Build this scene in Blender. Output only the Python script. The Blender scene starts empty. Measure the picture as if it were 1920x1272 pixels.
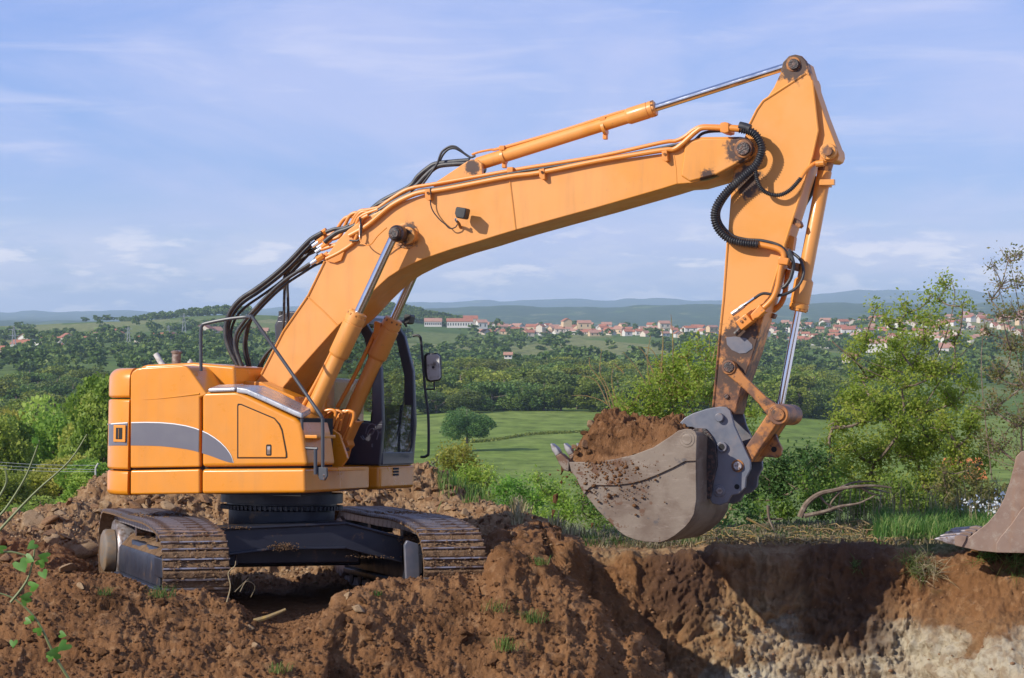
import bpy, math, random
import numpy as np
from mathutils import Matrix, Vector
rnd = random.Random(7)
R = np.random.RandomState(11)
SC = bpy.context.scene
COL = SC.collection
PI = math.pi
EYE = 2.5
FPX = 4500.0
# ---------------------------------------------------------------- camera, sky, sun, exposure
cam_d = bpy.data.cameras.new('camera'); cam = bpy.data.objects.new('camera', cam_d); COL.objects.link(cam)
cam.location = (0, 0, EYE); cam.rotation_euler = (math.radians(90) - math.atan(36 / FPX), 0, 0)
cam_d.lens = FPX / 1920 * 36; cam_d.sensor_width = 36; cam_d.clip_start = .1; cam_d.clip_end = 60000
SC.camera = cam
SUN_AZ, SUN_EL = math.radians(58), math.radians(30)      # travel azimuth from +Y towards +X, elevation
tdir = Vector((math.cos(SUN_EL) * math.sin(SUN_AZ), math.cos(SUN_EL) * math.cos(SUN_AZ), -math.sin(SUN_EL)))
sun_d = bpy.data.lights.new('sun', 'SUN'); sun = bpy.data.objects.new('sun', sun_d); COL.objects.link(sun)
sun_d.energy = 4.5; sun_d.angle = math.radians(.55); sun_d.color = (1, .94, .84)
sun.rotation_euler = tdir.to_track_quat('-Z', 'Y').to_euler()
world = bpy.data.worlds.new('World'); SC.world = world; world.use_nodes = True

def N(nt, t, **kw):
    n = nt.nodes.new(t)
    for k, v in kw.items():
        if k.startswith('i_'):
            key = k[2:]
            n.inputs[int(key) if key.isdigit() else key.replace('_', ' ')].default_value = v
        else: setattr(n, k, v)
    return n
def ramp(nt, stops, interp='LINEAR'):
    n = nt.nodes.new('ShaderNodeValToRGB'); n.color_ramp.interpolation = interp
    e = n.color_ramp.elements
    while len(e) < len(stops): e.new(.5)
    for el, (p, c) in zip(e, stops):
        el.position = p; el.color = tuple(c) + (1,) if len(c) == 3 else c
    return n
def g3(v): return (v, v, v)
def mixc(nt, fac, a, b, blend='MIX'):
    n = nt.nodes.new('ShaderNodeMix'); n.data_type = 'RGBA'; n.blend_type = blend
    for sock, val in ((n.inputs[0], fac), (n.inputs[6], a), (n.inputs[7], b)):
        if hasattr(val, 'is_output') or isinstance(val, bpy.types.NodeSocket): nt.links.new(val, sock)
        elif isinstance(val, tuple): sock.default_value = tuple(val) + (1,) if len(val) == 3 else val
        else: sock.default_value = val
    return n.outputs[2]

def build_sky():
    nt = world.node_tree; nt.nodes.clear(); L = nt.links.new
    out = N(nt, 'ShaderNodeOutputWorld'); bg = N(nt, 'ShaderNodeBackground'); bg.inputs[1].default_value = .13
    sky = N(nt, 'ShaderNodeTexSky', sky_type='NISHITA', sun_disc=False, sun_elevation=SUN_EL,
            sun_rotation=math.atan2(-tdir.x, -tdir.y), altitude=500, air_density=1.0, dust_density=.6, ozone_density=3.0)
    tc = N(nt, 'ShaderNodeTexCoord')
    sep = N(nt, 'ShaderNodeSeparateXYZ'); L(tc.outputs['Generated'], sep.inputs[0])
    # clear evening-side blue low over the horizon
    grad = ramp(nt, [(0, (5.2, 5.5, 6.8)), (.02, (4.3, 4.9, 6.9)), (.06, (2.2, 3.35, 6.7)), (.13, (1.95, 2.95, 6.6)), (.5, (1.0, 1.9, 4.6)), (1, (.6, 1.2, 3.4))])
    L(sep.outputs[2], grad.inputs[0])
    base = mixc(nt, .80, sky.outputs[0], grad.outputs[0])
    def cloud(scale, zs, lo, hi, detail, rot=0, dist=.3, loc=(0, 0, 0)):
        mp = N(nt, 'ShaderNodeMapping'); mp.inputs['Scale'].default_value = (scale, scale, scale * zs); mp.inputs['Rotation'].default_value = (0, rot, 0)
        mp.inputs['Location'].default_value = loc
        L(tc.outputs['Generated'], mp.inputs[0])
        no = N(nt, 'ShaderNodeTexNoise'); no.inputs['Scale'].default_value = 1; no.inputs['Detail'].default_value = detail
        no.inputs['Roughness'].default_value = .58; no.inputs['Distortion'].default_value = dist
        L(mp.outputs[0], no.inputs[0])
        mr = N(nt, 'ShaderNodeMapRange', interpolation_type='SMOOTHSTEP'); mr.inputs[1].default_value = lo; mr.inputs[2].default_value = hi
        L(no.outputs[0], mr.inputs[0]); return mr.outputs[0]
    def mul(a, b):
        m = N(nt, 'ShaderNodeMath', operation='MULTIPLY')
        for i, v in enumerate((a, b)):
            if isinstance(v, (int, float)): m.inputs[i].default_value = v
            else: L(v, m.inputs[i])
        return m.outputs[0]
    veil = cloud(4.2, 3.4, .40, .68, 8, .14, .7)
    wisps = cloud(9, 6.0, .52, .72, 9, .1, .9, (2.1, 1.6, .25))
    c1 = mixc(nt, mul(veil, .78), base, (4.3, 4.7, 7.0))
    hm = ramp(nt, [(0, g3(1)), (.10, g3(1)), (.2, g3(.5)), (.6, g3(.3))]); L(sep.outputs[2], hm.inputs[0])
    c2 = mixc(nt, mul(mul(wisps, .42), hm.outputs[0]), c1, (5.6, 5.7, 7.3))
    # low bank of soft cumulus close to the horizon
    cum = cloud(24, 3.4, .42, .56, 10, 0, .2, (1.7, .4, .2))
    band = ramp(nt, [(0, g3(.9)), (.016, g3(1)), (.028, g3(.8)), (.042, g3(0))]); L(sep.outputs[2], band.inputs[0])
    c3 = mixc(nt, mul(mul(cum, band.outputs[0]), .9), c2, (5.4, 5.6, 7.0))
    cum2 = cloud(28, 4.2, .50, .62, 10, 0, .2, (1.75, .38, .03))
    c4 = mixc(nt, mul(mul(cum2, band.outputs[0]), .9), c3, (7.9, 7.5, 7.9))
    L(c4, bg.inputs[0]); L(bg.outputs[0], out.inputs[0])
build_sky()
vs = SC.view_settings; vs.view_transform = 'Standard'; vs.look = 'None'; vs.exposure = .08; vs.gamma = 1; vs.use_curve_mapping = False
SC.cycles.volume_bounces = 2; SC.cycles.max_bounces = 8; SC.cycles.transparent_max_bounces = 16

# ---------------------------------------------------------------- helpers
_p = math.atan(36 / FPX); FWD = np.array((0, math.cos(_p), -math.sin(_p))); UP = np.array((0, math.sin(_p), math.cos(_p)))
def ray(px, row): return FWD + np.array((1., 0, 0)) * ((px - 960) / FPX) - UP * ((row - 636) / FPX)
def W(px, row, Y):
    r = ray(px, row); p = r * (Y / r[1]); return (p[0], p[1], p[2] + EYE)

def hash3(ix, iy, iz, seed):
    h = (ix * 374761393 + iy * 668265263 + iz * 2147483647 + seed * 1274126177) & 0xffffffff
    h = ((h ^ (h >> 13)) * 1274126177) & 0xffffffff
    h = ((h ^ (h >> 16)) * 2246822519) & 0xffffffff
    return ((h ^ (h >> 15)) & 0xffff) / 65535.0
def vn(P, seed=0):
    P = np.asarray(P, float); i = np.floor(P).astype(np.int64); f = P - i; f = f * f * f * (f * (f * 6 - 15) + 10)
    o = 0
    for dx in (0, 1):
        wx = f[:, 0] if dx else 1 - f[:, 0]
        for dy in (0, 1):
            wy = f[:, 1] if dy else 1 - f[:, 1]
            for dz in (0, 1):
                wz = f[:, 2] if dz else 1 - f[:, 2]
                o = o + wx * wy * wz * hash3(i[:, 0] + dx, i[:, 1] + dy, i[:, 2] + dz, seed)
    return o * 2 - 1
def fbm(P, octv=4, seed=0, gain=.5, ridged=False):
    P = np.asarray(P, float); a = 1; s = 0; o = 0
    for k in range(octv):
        v = vn(P * (2.03 ** k) + k * 17.3, seed + k)
        if ridged: v = 1 - 2 * np.abs(v)
        o = o + a * v; s += a; a *= gain
    return o / s

class MB:
    def __init__(s): s.v = []; s.f = []; s.m = []; s.cur = 0
    def add(s, vs_, fs):
        b = len(s.v); s.v += [tuple(map(float, q)) for q in vs_]
        s.f += [tuple(b + i for i in q) for q in fs]; s.m += [s.cur] * len(fs); return s
    def slot(s, i): s.cur = i; return s
    def box(s, a, b):
        (x0, y0, z0), (x1, y1, z1) = a, b
        return s.add([(x0, y0, z0), (x1, y0, z0), (x1, y1, z0), (x0, y1, z0), (x0, y0, z1), (x1, y0, z1), (x1, y1, z1), (x0, y1, z1)],
              [(0, 3, 2, 1), (4, 5, 6, 7), (0, 1, 5, 4), (1, 2, 6, 5), (2, 3, 7, 6), (3, 0, 4, 7)])
    def prism(s, pts, y0, y1, pts2=None):      # outline in (s,h), extruded across y
        n = len(pts); p2 = pts2 or pts
        ar = sum(pts[i][0] * pts[(i + 1) % n][1] - pts[(i + 1) % n][0] * pts[i][1] for i in range(n))
        vv = [(a, y0, b) for a, b in pts] + [(a, y1, b) for a, b in p2]
        if ar > 0: fs = [tuple(range(n)), tuple(range(2 * n - 1, n - 1, -1))] + [(i, n + i, n + (i + 1) % n, (i + 1) % n) for i in range(n)]
        else: fs = [tuple(range(n - 1, -1, -1)), tuple(range(n, 2 * n))] + [(i, (i + 1) % n, n + (i + 1) % n, n + i) for i in range(n)]
        return s.add(vv, fs)
    def plan(s, pts, h0, h1):                  # outline in (s,y), extruded up
        n = len(pts)
        vv = [(a, b, h0) for a, b in pts] + [(a, b, h1) for a, b in pts]
        ar = sum(pts[i][0] * pts[(i + 1) % n][1] - pts[(i + 1) % n][0] * pts[i][1] for i in range(n))
        if ar < 0: fs = [tuple(range(n)), tuple(range(2 * n - 1, n - 1, -1))] + [(i, n + i, n + (i + 1) % n, (i + 1) % n) for i in range(n)]
        else: fs = [tuple(range(n - 1, -1, -1)), tuple(range(n, 2 * n))] + [(i, (i + 1) % n, n + (i + 1) % n, n + i) for i in range(n)]
        return s.add(vv, fs)
    def tube(s, path, r, n=10, smooth=0, caps=True):
        P = [Vector(p) for p in path]
        if smooth and len(P) > 2:
            Q = []
            for i in range(len(P) - 1):
                p0 = P[max(i - 1, 0)]; p1 = P[i]; p2 = P[i + 1]; p3 = P[min(i + 2, len(P) - 1)]
                for k in range(smooth):
                    t = k / smooth
                    Q.append(.5 * ((2 * p1) + (p2 - p0) * t + (2 * p0 - 5 * p1 + 4 * p2 - p3) * t * t + (3 * p1 - p0 - 3 * p2 + p3) * t ** 3))
            Q.append(P[-1]); P = Q
        m = len(P); rr = r if callable(r) else ((lambda t: r[0] + (r[1] - r[0]) * t) if isinstance(r, tuple) else (lambda t: r))
        T = [(P[min(i + 1, m - 1)] - P[max(i - 1, 0)]).normalized() for i in range(m)]
        up = Vector((0, 0, 1)) if abs(T[0].z) < .9 else Vector((1, 0, 0)); a = T[0].cross(up).normalized()
        vv = []
        for i in range(m):
            a = (a - T[i] * a.dot(T[i])).normalized(); b = T[i].cross(a); q = rr(i / (m - 1))
            for k in range(n):
                w = 2 * PI * k / n; vv.append(P[i] + (a * math.cos(w) + b * math.sin(w)) * q)
        fs = [(i * n + k, i * n + (k + 1) % n, (i + 1) * n + (k + 1) % n, (i + 1) * n + k) for i in range(m - 1) for k in range(n)]
        if caps: fs += [tuple(range(n - 1, -1, -1)), tuple((m - 1) * n + k for k in range(n))]
        return s.add(vv, fs)
    def cyl(s, a, b, r, r2=None, n=24): return s.tube([a, b], (r, r if r2 is None else r2), n)
    def lathe(s, a, b, prof, n=24):            # prof: (t along a-b in metres, radius)
        a = Vector(a); b = Vector(b); d = (b - a).normalized()
        up = Vector((0, 0, 1)) if abs(d.z) < .9 else Vector((1, 0, 0)); u = d.cross(up).normalized(); w = d.cross(u)
        vv = []
        for t, r in prof:
            for k in range(n):
                q = 2 * PI * k / n; vv.append(a + d * t + (u * math.cos(q) + w * math.sin(q)) * max(r, 1e-4))
        m = len(prof)
        fs = [(i * n + k, i * n + (k + 1) % n, (i + 1) * n + (k + 1) % n, (i + 1) * n + k) for i in range(m - 1) for k in range(n)]
        fs += [tuple(range(n - 1, -1, -1)), tuple((m - 1) * n + k for k in range(n))]
        return s.add(vv, fs)
    def xf(s, M):
        s.v = [tuple(M @ Vector(p)) for p in s.v]; return s
    def build(s, name, mats, parent=None, bevel=0, seg=2, smooth=True, ang=35):
        me = bpy.data.meshes.new(name); me.from_pydata(s.v, [], s.f)
        mats = mats if isinstance(mats, (list, tuple)) else [mats]
        for m in mats: me.materials.append(m)
        if len(mats) > 1: me.polygons.foreach_set('material_index', s.m)
        if smooth:
            me.polygons.foreach_set('use_smooth', [True] * len(me.polygons))
            if not bevel: me.set_sharp_from_angle(angle=math.radians(ang))
        o = bpy.data.objects.new(name, me); COL.objects.link(o)
        if parent: o.parent = parent
        if bevel:
            b = o.modifiers.new('bevel', 'BEVEL'); b.width = bevel; b.segments = seg; b.limit_method = 'ANGLE'; b.angle_limit = math.radians(40)
            wn = o.modifiers.new('wn', 'WEIGHTED_NORMAL'); wn.keep_sharp = True
        return o

def mesh_np(name, V, F, mat, parent=None, smooth=False, attrs=None, k=4, colors=None):
    V = np.asarray(V, np.float32); F = np.asarray(F, np.int32)
    me = bpy.data.meshes.new(name); me.vertices.add(len(V)); me.vertices.foreach_set('co', V.ravel())
    me.loops.add(F.size); me.loops.foreach_set('vertex_index', F.ravel())
    me.polygons.add(len(F)); me.polygons.foreach_set('loop_start', np.arange(0, F.size, F.shape[1], dtype=np.int32))
    me.polygons.foreach_set('loop_total', np.full(len(F), F.shape[1], np.int32))
    if smooth: me.polygons.foreach_set('use_smooth', np.ones(len(F), bool))
    me.update(calc_edges=True)
    for m in (mat if isinstance(mat, list) else [mat]): me.materials.append(m)
    for nm, a in (attrs or {}).items():
        at = me.attributes.new(nm, 'FLOAT', 'POINT'); at.data.foreach_set('value', np.asarray(a, np.float32))
    me.validate()
    o = bpy.data.objects.new(name, me); COL.objects.link(o)
    if parent: o.parent = parent
    return o
def tag(o, label=None, cat=None, group=None, kind=None):
    if label: o['label'] = label
    if cat: o['category'] = cat
    if group: o['group'] = group
    if kind: o['kind'] = kind
    return o
def empty(name, loc=(0, 0, 0), rz=0):
    e = bpy.data.objects.new(name, None); COL.objects.link(e); e.location = loc; e.rotation_euler = (0, 0, rz); e.empty_display_size = .2
    return e

# ---------------------------------------------------------------- materials
def new_mat(name):
    m = bpy.data.materials.new(name); m.use_nodes = True; nt = m.node_tree; nt.nodes.clear()
    out = N(nt, 'ShaderNodeOutputMaterial'); b = N(nt, 'ShaderNodeBsdfPrincipled'); nt.links.new(b.outputs[0], out.inputs[0])
    return m, nt, b
def noise(nt, scale, detail=5, rough=.55, vec=None, dist=0):
    n = N(nt, 'ShaderNodeTexNoise'); n.inputs['Scale'].default_value = scale; n.inputs['Detail'].default_value = detail
    n.inputs['Roughness'].default_value = rough; n.inputs['Distortion'].default_value = dist
    if vec is None:
        vec = next((q for q in nt.nodes if q.type == 'TEX_COORD'), None) or N(nt, 'ShaderNodeTexCoord'); vec = vec.outputs['Object']
    nt.links.new(vec, n.inputs['Vector']); return n.outputs[0]
def smask(nt, val, lo, hi):
    mr = N(nt, 'ShaderNodeMapRange', interpolation_type='SMOOTHSTEP'); mr.inputs[1].default_value = lo; mr.inputs[2].default_value = hi
    nt.links.new(val, mr.inputs[0]); return mr.outputs[0]
def add_bump(nt, b, h, strength=.3, dist=.01):
    bu = N(nt, 'ShaderNodeBump'); bu.inputs['Strength'].default_value = strength; bu.inputs['Distance'].default_value = dist
    nt.links.new(h, bu.inputs['Height']); nt.links.new(bu.outputs[0], b.inputs['Normal'])
def pmat(name, col, rough=.5, metal=0, col2=None, vs_=3, lo=.45, hi=.65, dirt=None, ds=9, dlo=.6, dhi=.7, bump=0, bs=40, coat=0, rvar=0, spec=.5, streak=0):
    m, nt, b = new_mat(name); c = tuple(col)
    n1 = noise(nt, vs_, 6)
    if col2: c = mixc(nt, smask(nt, n1, lo, hi), tuple(col), tuple(col2))
    if streak:
        tq = next((q for q in nt.nodes if q.type == 'TEX_COORD'), None) or N(nt, 'ShaderNodeTexCoord')
        mq = N(nt, 'ShaderNodeMapping'); mq.inputs['Scale'].default_value = (9, 9, .9); nt.links.new(tq.outputs['Object'], mq.inputs[0])
        sm_ = N(nt, 'ShaderNodeMath', operation='MULTIPLY'); sm_.inputs[1].default_value = streak; nt.links.new(smask(nt, noise(nt, 1, 8, .6, vec=mq.outputs[0]), .45, .75), sm_.inputs[0])
        c = mixc(nt, sm_.outputs[0], c, (.36, .17, .06))
    if dirt:
        n2 = noise(nt, ds, 9, .7)
        c = mixc(nt, smask(nt, n2, dlo, dhi), c, tuple(dirt))
    if isinstance(c, tuple): b.inputs['Base Color'].default_value = c + (1,)
    else: nt.links.new(c, b.inputs['Base Color'])
    b.inputs['Roughness'].default_value = rough; b.inputs['Metallic'].default_value = metal
    b.inputs['Specular IOR Level'].default_value = spec
    if rvar:
        mr = N(nt, 'ShaderNodeMapRange'); mr.inputs[3].default_value = max(rough - rvar, .02); mr.inputs[4].default_value = rough + rvar
        mr.inputs[1].default_value = .35; mr.inputs[2].default_value = .65
        nt.links.new(noise(nt, vs_ * 2.7, 7, .65), mr.inputs[0]); nt.links.new(mr.outputs[0], b.inputs['Roughness'])
    if coat: b.inputs['Coat Weight'].default_value = coat; b.inputs['Coat Roughness'].default_value = .12
    if bump: add_bump(nt, b, noise(nt, bs, 6, .6), bump, .01)
    return m
M = {}
M['paint'] = pmat('orange_paint', (.74, .262, .012), .33, col2=(.70, .26, .022), vs_=2.2, coat=.35, rvar=.07, dirt=(.42, .20, .07), ds=14, dlo=.66, dhi=.76, streak=.16)
M['boom'] = pmat('boom_paint', (.74, .31, .070), .42, col2=(.72, .28, .038), vs_=1.3, coat=.12, rvar=.1, dirt=(.35, .18, .09), ds=17, dlo=.64, dhi=.73, bump=.05, bs=5, streak=.28)
M['pipe'] = pmat('pipe_paint', (.72, .25, .035), .4, dirt=(.3, .16, .08), ds=20, dlo=.6, dhi=.7, coat=.1)
M['chrome'] = pmat('chrome', (.72, .73, .75), .13, 1, rvar=.04)
M['rubber'] = pmat('rubber', (.022, .022, .026), .48, col2=(.05, .047, .045), vs_=12, bump=.1)
M['greydecal'] = pmat('grey_decal', (.135, .13, .155), .38, col2=(.15, .145, .165))
M['white'] = pmat('white_line', (.85, .83, .80), .4)
M['silver'] = pmat('silver_cover', (.50, .49, .50), .3, .55, col2=(.42, .42, .43), vs_=5, bump=.15, bs=5, dirt=(.35, .33, .3), dlo=.55, dhi=.72, rvar=.1)
M['black'] = pmat('black_gap', (.012, .011, .011), .8)
M['rail'] = pmat('rail_paint', (.055, .058, .068), .4, dirt=(.16, .14, .12), dlo=.6, dhi=.75)
M['cabgrey'] = pmat('cab_paint', (.040, .040, .055), .36, col2=(.055, .052, .065), coat=.2, dirt=(.12, .1, .09), dlo=.62, dhi=.78)
M['chassis'] = pmat('chassis_paint', (.022, .024, .036), .42, col2=(.035, .036, .048), dirt=(.16, .095, .05), ds=5, dlo=.58, dhi=.70, rvar=.08)
M['grease'] = pmat('greasy_pin', (.028, .020, .018), .35, col2=(.12, .06, .04), vs_=30, bump=.6, bs=60)
M['steel'] = pmat('worn_steel', (.42, .38, .38), .42, .6, col2=(.22, .16, .13), vs_=12, rvar=.12, dirt=(.2, .11, .06), ds=11, dlo=.53, dhi=.63)
M['tip'] = pmat('tooth_steel', (.36, .34, .33), .42, .5, col2=(.24, .21, .19), vs_=20)
M['motor'] = pmat('dusty_motor', (.20, .17, .14), .6, .2, col2=(.28, .20, .13), vs_=8, dirt=(.25, .16, .09), ds=12, dlo=.48, dhi=.6)
M['coupler'] = pmat('coupler_steel', (.135, .145, .175), .42, .25, col2=(.18, .17, .185), vs_=6, lo=.4, hi=.6, dirt=(.23, .14, .09), ds=7, dlo=.57, dhi=.72, rvar=.1)
M['lamp'] = pmat('lamp_black', (.03, .03, .03), .5)
M['mirror'] = pmat('mirror_back', (.55, .55, .52), .55, dirt=(.2, .17, .13), dlo=.5, dhi=.7)
M['seat'] = pmat('seat_cloth', (.02, .02, .024), .85)
M['exh'] = pmat('exhaust', (.20, .14, .11), .6, .4, col2=(.38, .34, .3), vs_=15)
def glass():
    m, nt, b = new_mat('cab_glass'); nt.nodes.remove(b)
    out = [n for n in nt.nodes if n.type == 'OUTPUT_MATERIAL'][0]
    t = N(nt, 'ShaderNodeBsdfTransparent'); t.inputs[0].default_value = (.90, .95, .93, 1)
    g = N(nt, 'ShaderNodeBsdfGlossy'); g.inputs['Roughness'].default_value = .03; g.inputs[0].default_value = (.9, .95, 1, 1)
    d = N(nt, 'ShaderNodeBsdfDiffuse'); d.inputs[0].default_value = (.35, .34, .3, 1)
    fr = N(nt, 'ShaderNodeFresnel'); fr.inputs[0].default_value = 1.5
    m1 = N(nt, 'ShaderNodeMixShader'); m2 = N(nt, 'ShaderNodeMixShader'); m2.inputs[0].default_value = .05
    nt.links.new(fr.outputs[0], m1.inputs[0]); nt.links.new(t.outputs[0], m1.inputs[1]); nt.links.new(g.outputs[0], m1.inputs[2])
    nt.links.new(m1.outputs[0], m2.inputs[1]); nt.links.new(d.outputs[0], m2.inputs[2]); nt.links.new(m2.outputs[0], out.inputs[0])
    return m
M['glass'] = glass()
def bucket_mat(name):      # pale worn steel with caked earth
    m, nt, b = new_mat(name)
    c = mixc(nt, smask(nt, noise(nt, 2.5, 8, .6), .4, .62), (.22, .172, .130), (.145, .100, .072))
    tc = [n for n in nt.nodes if n.type == 'TEX_COORD'][0]; mq = N(nt, 'ShaderNodeMapping'); mq.inputs['Scale'].default_value = (5, 3, 21); mq.inputs['Rotation'].default_value = (0, .75, 0); nt.links.new(tc.outputs['Object'], mq.inputs[0])
    c = mixc(nt, smask(nt, noise(nt, 1, 9, .7, vec=mq.outputs[0]), .50, .80), c, (.31, .25, .20))
    c = mixc(nt, smask(nt, noise(nt, 6.5, 9, .72), .60, .68), c, (.10, .085, .08))
    tc = [n for n in nt.nodes if n.type == 'TEX_COORD'][0]
    sp = N(nt, 'ShaderNodeSeparateXYZ'); nt.links.new(tc.outputs['Object'], sp.inputs[0])
    mk = N(nt, 'ShaderNodeMapRange', interpolation_type='SMOOTHSTEP'); mk.inputs[1].default_value = 4.35; mk.inputs[2].default_value = 3.1
    nt.links.new(sp.outputs[0], mk.inputs[0])
    a = N(nt, 'ShaderNodeMath', operation='MULTIPLY_ADD'); a.inputs[1].default_value = .17; nt.links.new(mk.outputs[0], a.inputs[0])
    nt.links.new(noise(nt, 9, 8, .62), a.inputs[2])
    c = mixc(nt, smask(nt, a.outputs[0], .66, .71), c, (.13, .065, .035))
    nt.links.new(c, b.inputs['Base Color']); b.inputs['Roughness'].default_value = .5; b.inputs['Metallic'].default_value = .2
    add_bump(nt, b, noise(nt, 14, 8, .65), .25, .01)
    return m
M['bucket'] = bucket_mat('bucket_steel')
def stick_mat():            # boom paint that turns to rust and dried earth towards the bucket end
    m, nt, b = new_mat('stick_paint')
    c = mixc(nt, smask(nt, noise(nt, 1.6, 5), .45, .65), (.74, .31, .070), (.71, .28, .04))
    tc = [n for n in nt.nodes if n.type == 'TEX_COORD'][0]
    sp = N(nt, 'ShaderNodeSeparateXYZ'); nt.links.new(tc.outputs['Object'], sp.inputs[0])
    mk = N(nt, 'ShaderNodeMapRange'); mk.inputs[1].default_value = 3.1; mk.inputs[2].default_value = 2.1
    nt.links.new(sp.outputs[2], mk.inputs[0])
    a = N(nt, 'ShaderNodeMath', operation='MULTIPLY_ADD'); a.inputs[1].default_value = .55; nt.links.new(mk.outputs[0], a.inputs[0])
    nt.links.new(noise(nt, 5, 9, .68), a.inputs[2])
    rust = mixc(nt, smask(nt, noise(nt, 16, 8, .7), .42, .6), (.10, .042, .022), (.30, .12, .04))
    c = mixc(nt, smask(nt, a.outputs[0], .74, .92), c, rust)
    c = mixc(nt, smask(nt, noise(nt, 19, 8, .7), .69, .76), c, (.25, .12, .06))
    nt.links.new(c, b.inputs['Base Color']); b.inputs['Roughness'].default_value = .46
    add_bump(nt, b, noise(nt, 30, 5, .6), .06, .01)
    return m
M['stick'] = stick_mat()
M['rusty'] = pmat('rusty_link', (.42, .16, .035), .5, col2=(.16, .07, .035), vs_=9, lo=.42, hi=.6, dirt=(.07, .035, .02), ds=16, dlo=.52, dhi=.65, bump=.15)
def soil_mat(name, c1, c2, c3, s=1.0, zones=False, bump=1.0):
    m, nt, b = new_mat(name)
    c = mixc(nt, smask(nt, noise(nt, .9 * s, 8, .62), .38, .64), c1, c2)
    c = mixc(nt, smask(nt, noise(nt, 9 * s, 8, .7), .5, .72), c, c3)
    c = mixc(nt, smask(nt, noise(nt, 55 * s, 4, .7), .62, .74), c, tuple(x * 1.5 for x in c3))
    c = mixc(nt, smask(nt, noise(nt, 1.7 * s, 9, .7, dist=.5), .52, .66), c, tuple(x * .55 for x in c1))
    if zones:
        def at(nm):
            a = N(nt, 'ShaderNodeAttribute', attribute_name=nm); return a.outputs['Fac']
        def zone(nm, ns, amp, col, lo=.45, hi=.6):
            a = N(nt, 'ShaderNodeMath', operation='MULTIPLY_ADD'); a.inputs[1].default_value = amp
            nt.links.new(noise(nt, ns, 8, .68, dist=.6), a.inputs[0]); nt.links.new(at(nm), a.inputs[2])
            mm = N(nt, 'ShaderNodeMath', operation='MULTIPLY'); mm.inputs[1].default_value = 1
            nt.links.new(smask(nt, a.outputs[0], lo + amp * .5, hi + amp * .5), mm.inputs[0]); nt.links.new(at(nm), mm.inputs[1])
            return mm.outputs[0]
        tan = mixc(nt, smask(nt, noise(nt, 6, 8, .65), .4, .65), (.27, .155, .075), (.36, .24, .125))
        c = mixc(nt, zone('tan', 1.5, .9, None, .25, .7), c, tan)
        rub = mixc(nt, smask(nt, noise(nt, 8, 8, .65), .4, .62), (.26, .145, .07), (.38, .24, .13))
        c = mixc(nt, zone('rubble', 1.5, .6, None, .25, .7), c, rub)
        ch = mixc(nt, smask(nt, noise(nt, 7, 9, .7, dist=.4), .42, .6), (.50, .43, .31), (.34, .26, .17))
        c = mixc(nt, zone('chalk', 2.1, 1.3, None, .42, .62), c, ch)
        gr = mixc(nt, smask(nt, noise(nt, 12, 8, .65), .4, .62), (.075, .10, .03), (.22, .20, .09))
        c = mixc(nt, zone('shaded', 3.5, .8, None, .3, .55), c, (.095, .050, .030))  # darkens the pit wall colour to stand in for shade
        c = mixc(nt, zone('grassy', 3, 1.0, None, .35, .6), c, gr)
    nt.links.new(c, b.inputs['Base Color']); b.inputs['Roughness'].default_value = .95; b.inputs['Specular IOR Level'].default_value = .15
    add_bump(nt, b, noise(nt, 30 * s, 10, .72), bump, .03)
    return m
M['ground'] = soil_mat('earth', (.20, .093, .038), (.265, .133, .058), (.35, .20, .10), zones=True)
M['soil'] = soil_mat('load_soil', (.185, .085, .035), (.25, .125, .056), (.33, .18, .09), s=1.6)
M['clod'] = soil_mat('clod_soil', (.20, .093, .040), (.26, .132, .060), (.32, .18, .095), s=2)
M['rock'] = soil_mat('pale_rock', (.33, .21, .115), (.42, .29, .175), (.5, .38, .25), s=2, bump=.6)
M['darkrock'] = soil_mat('brown_rock', (.23, .125, .065), (.32, .18, .095), (.33, .22, .14), s=2, bump=.6)
M['trackdirt'] = soil_mat('track_mud', (.24, .14, .075), (.32, .2, .115), (.42, .28, .18), s=3)
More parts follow.
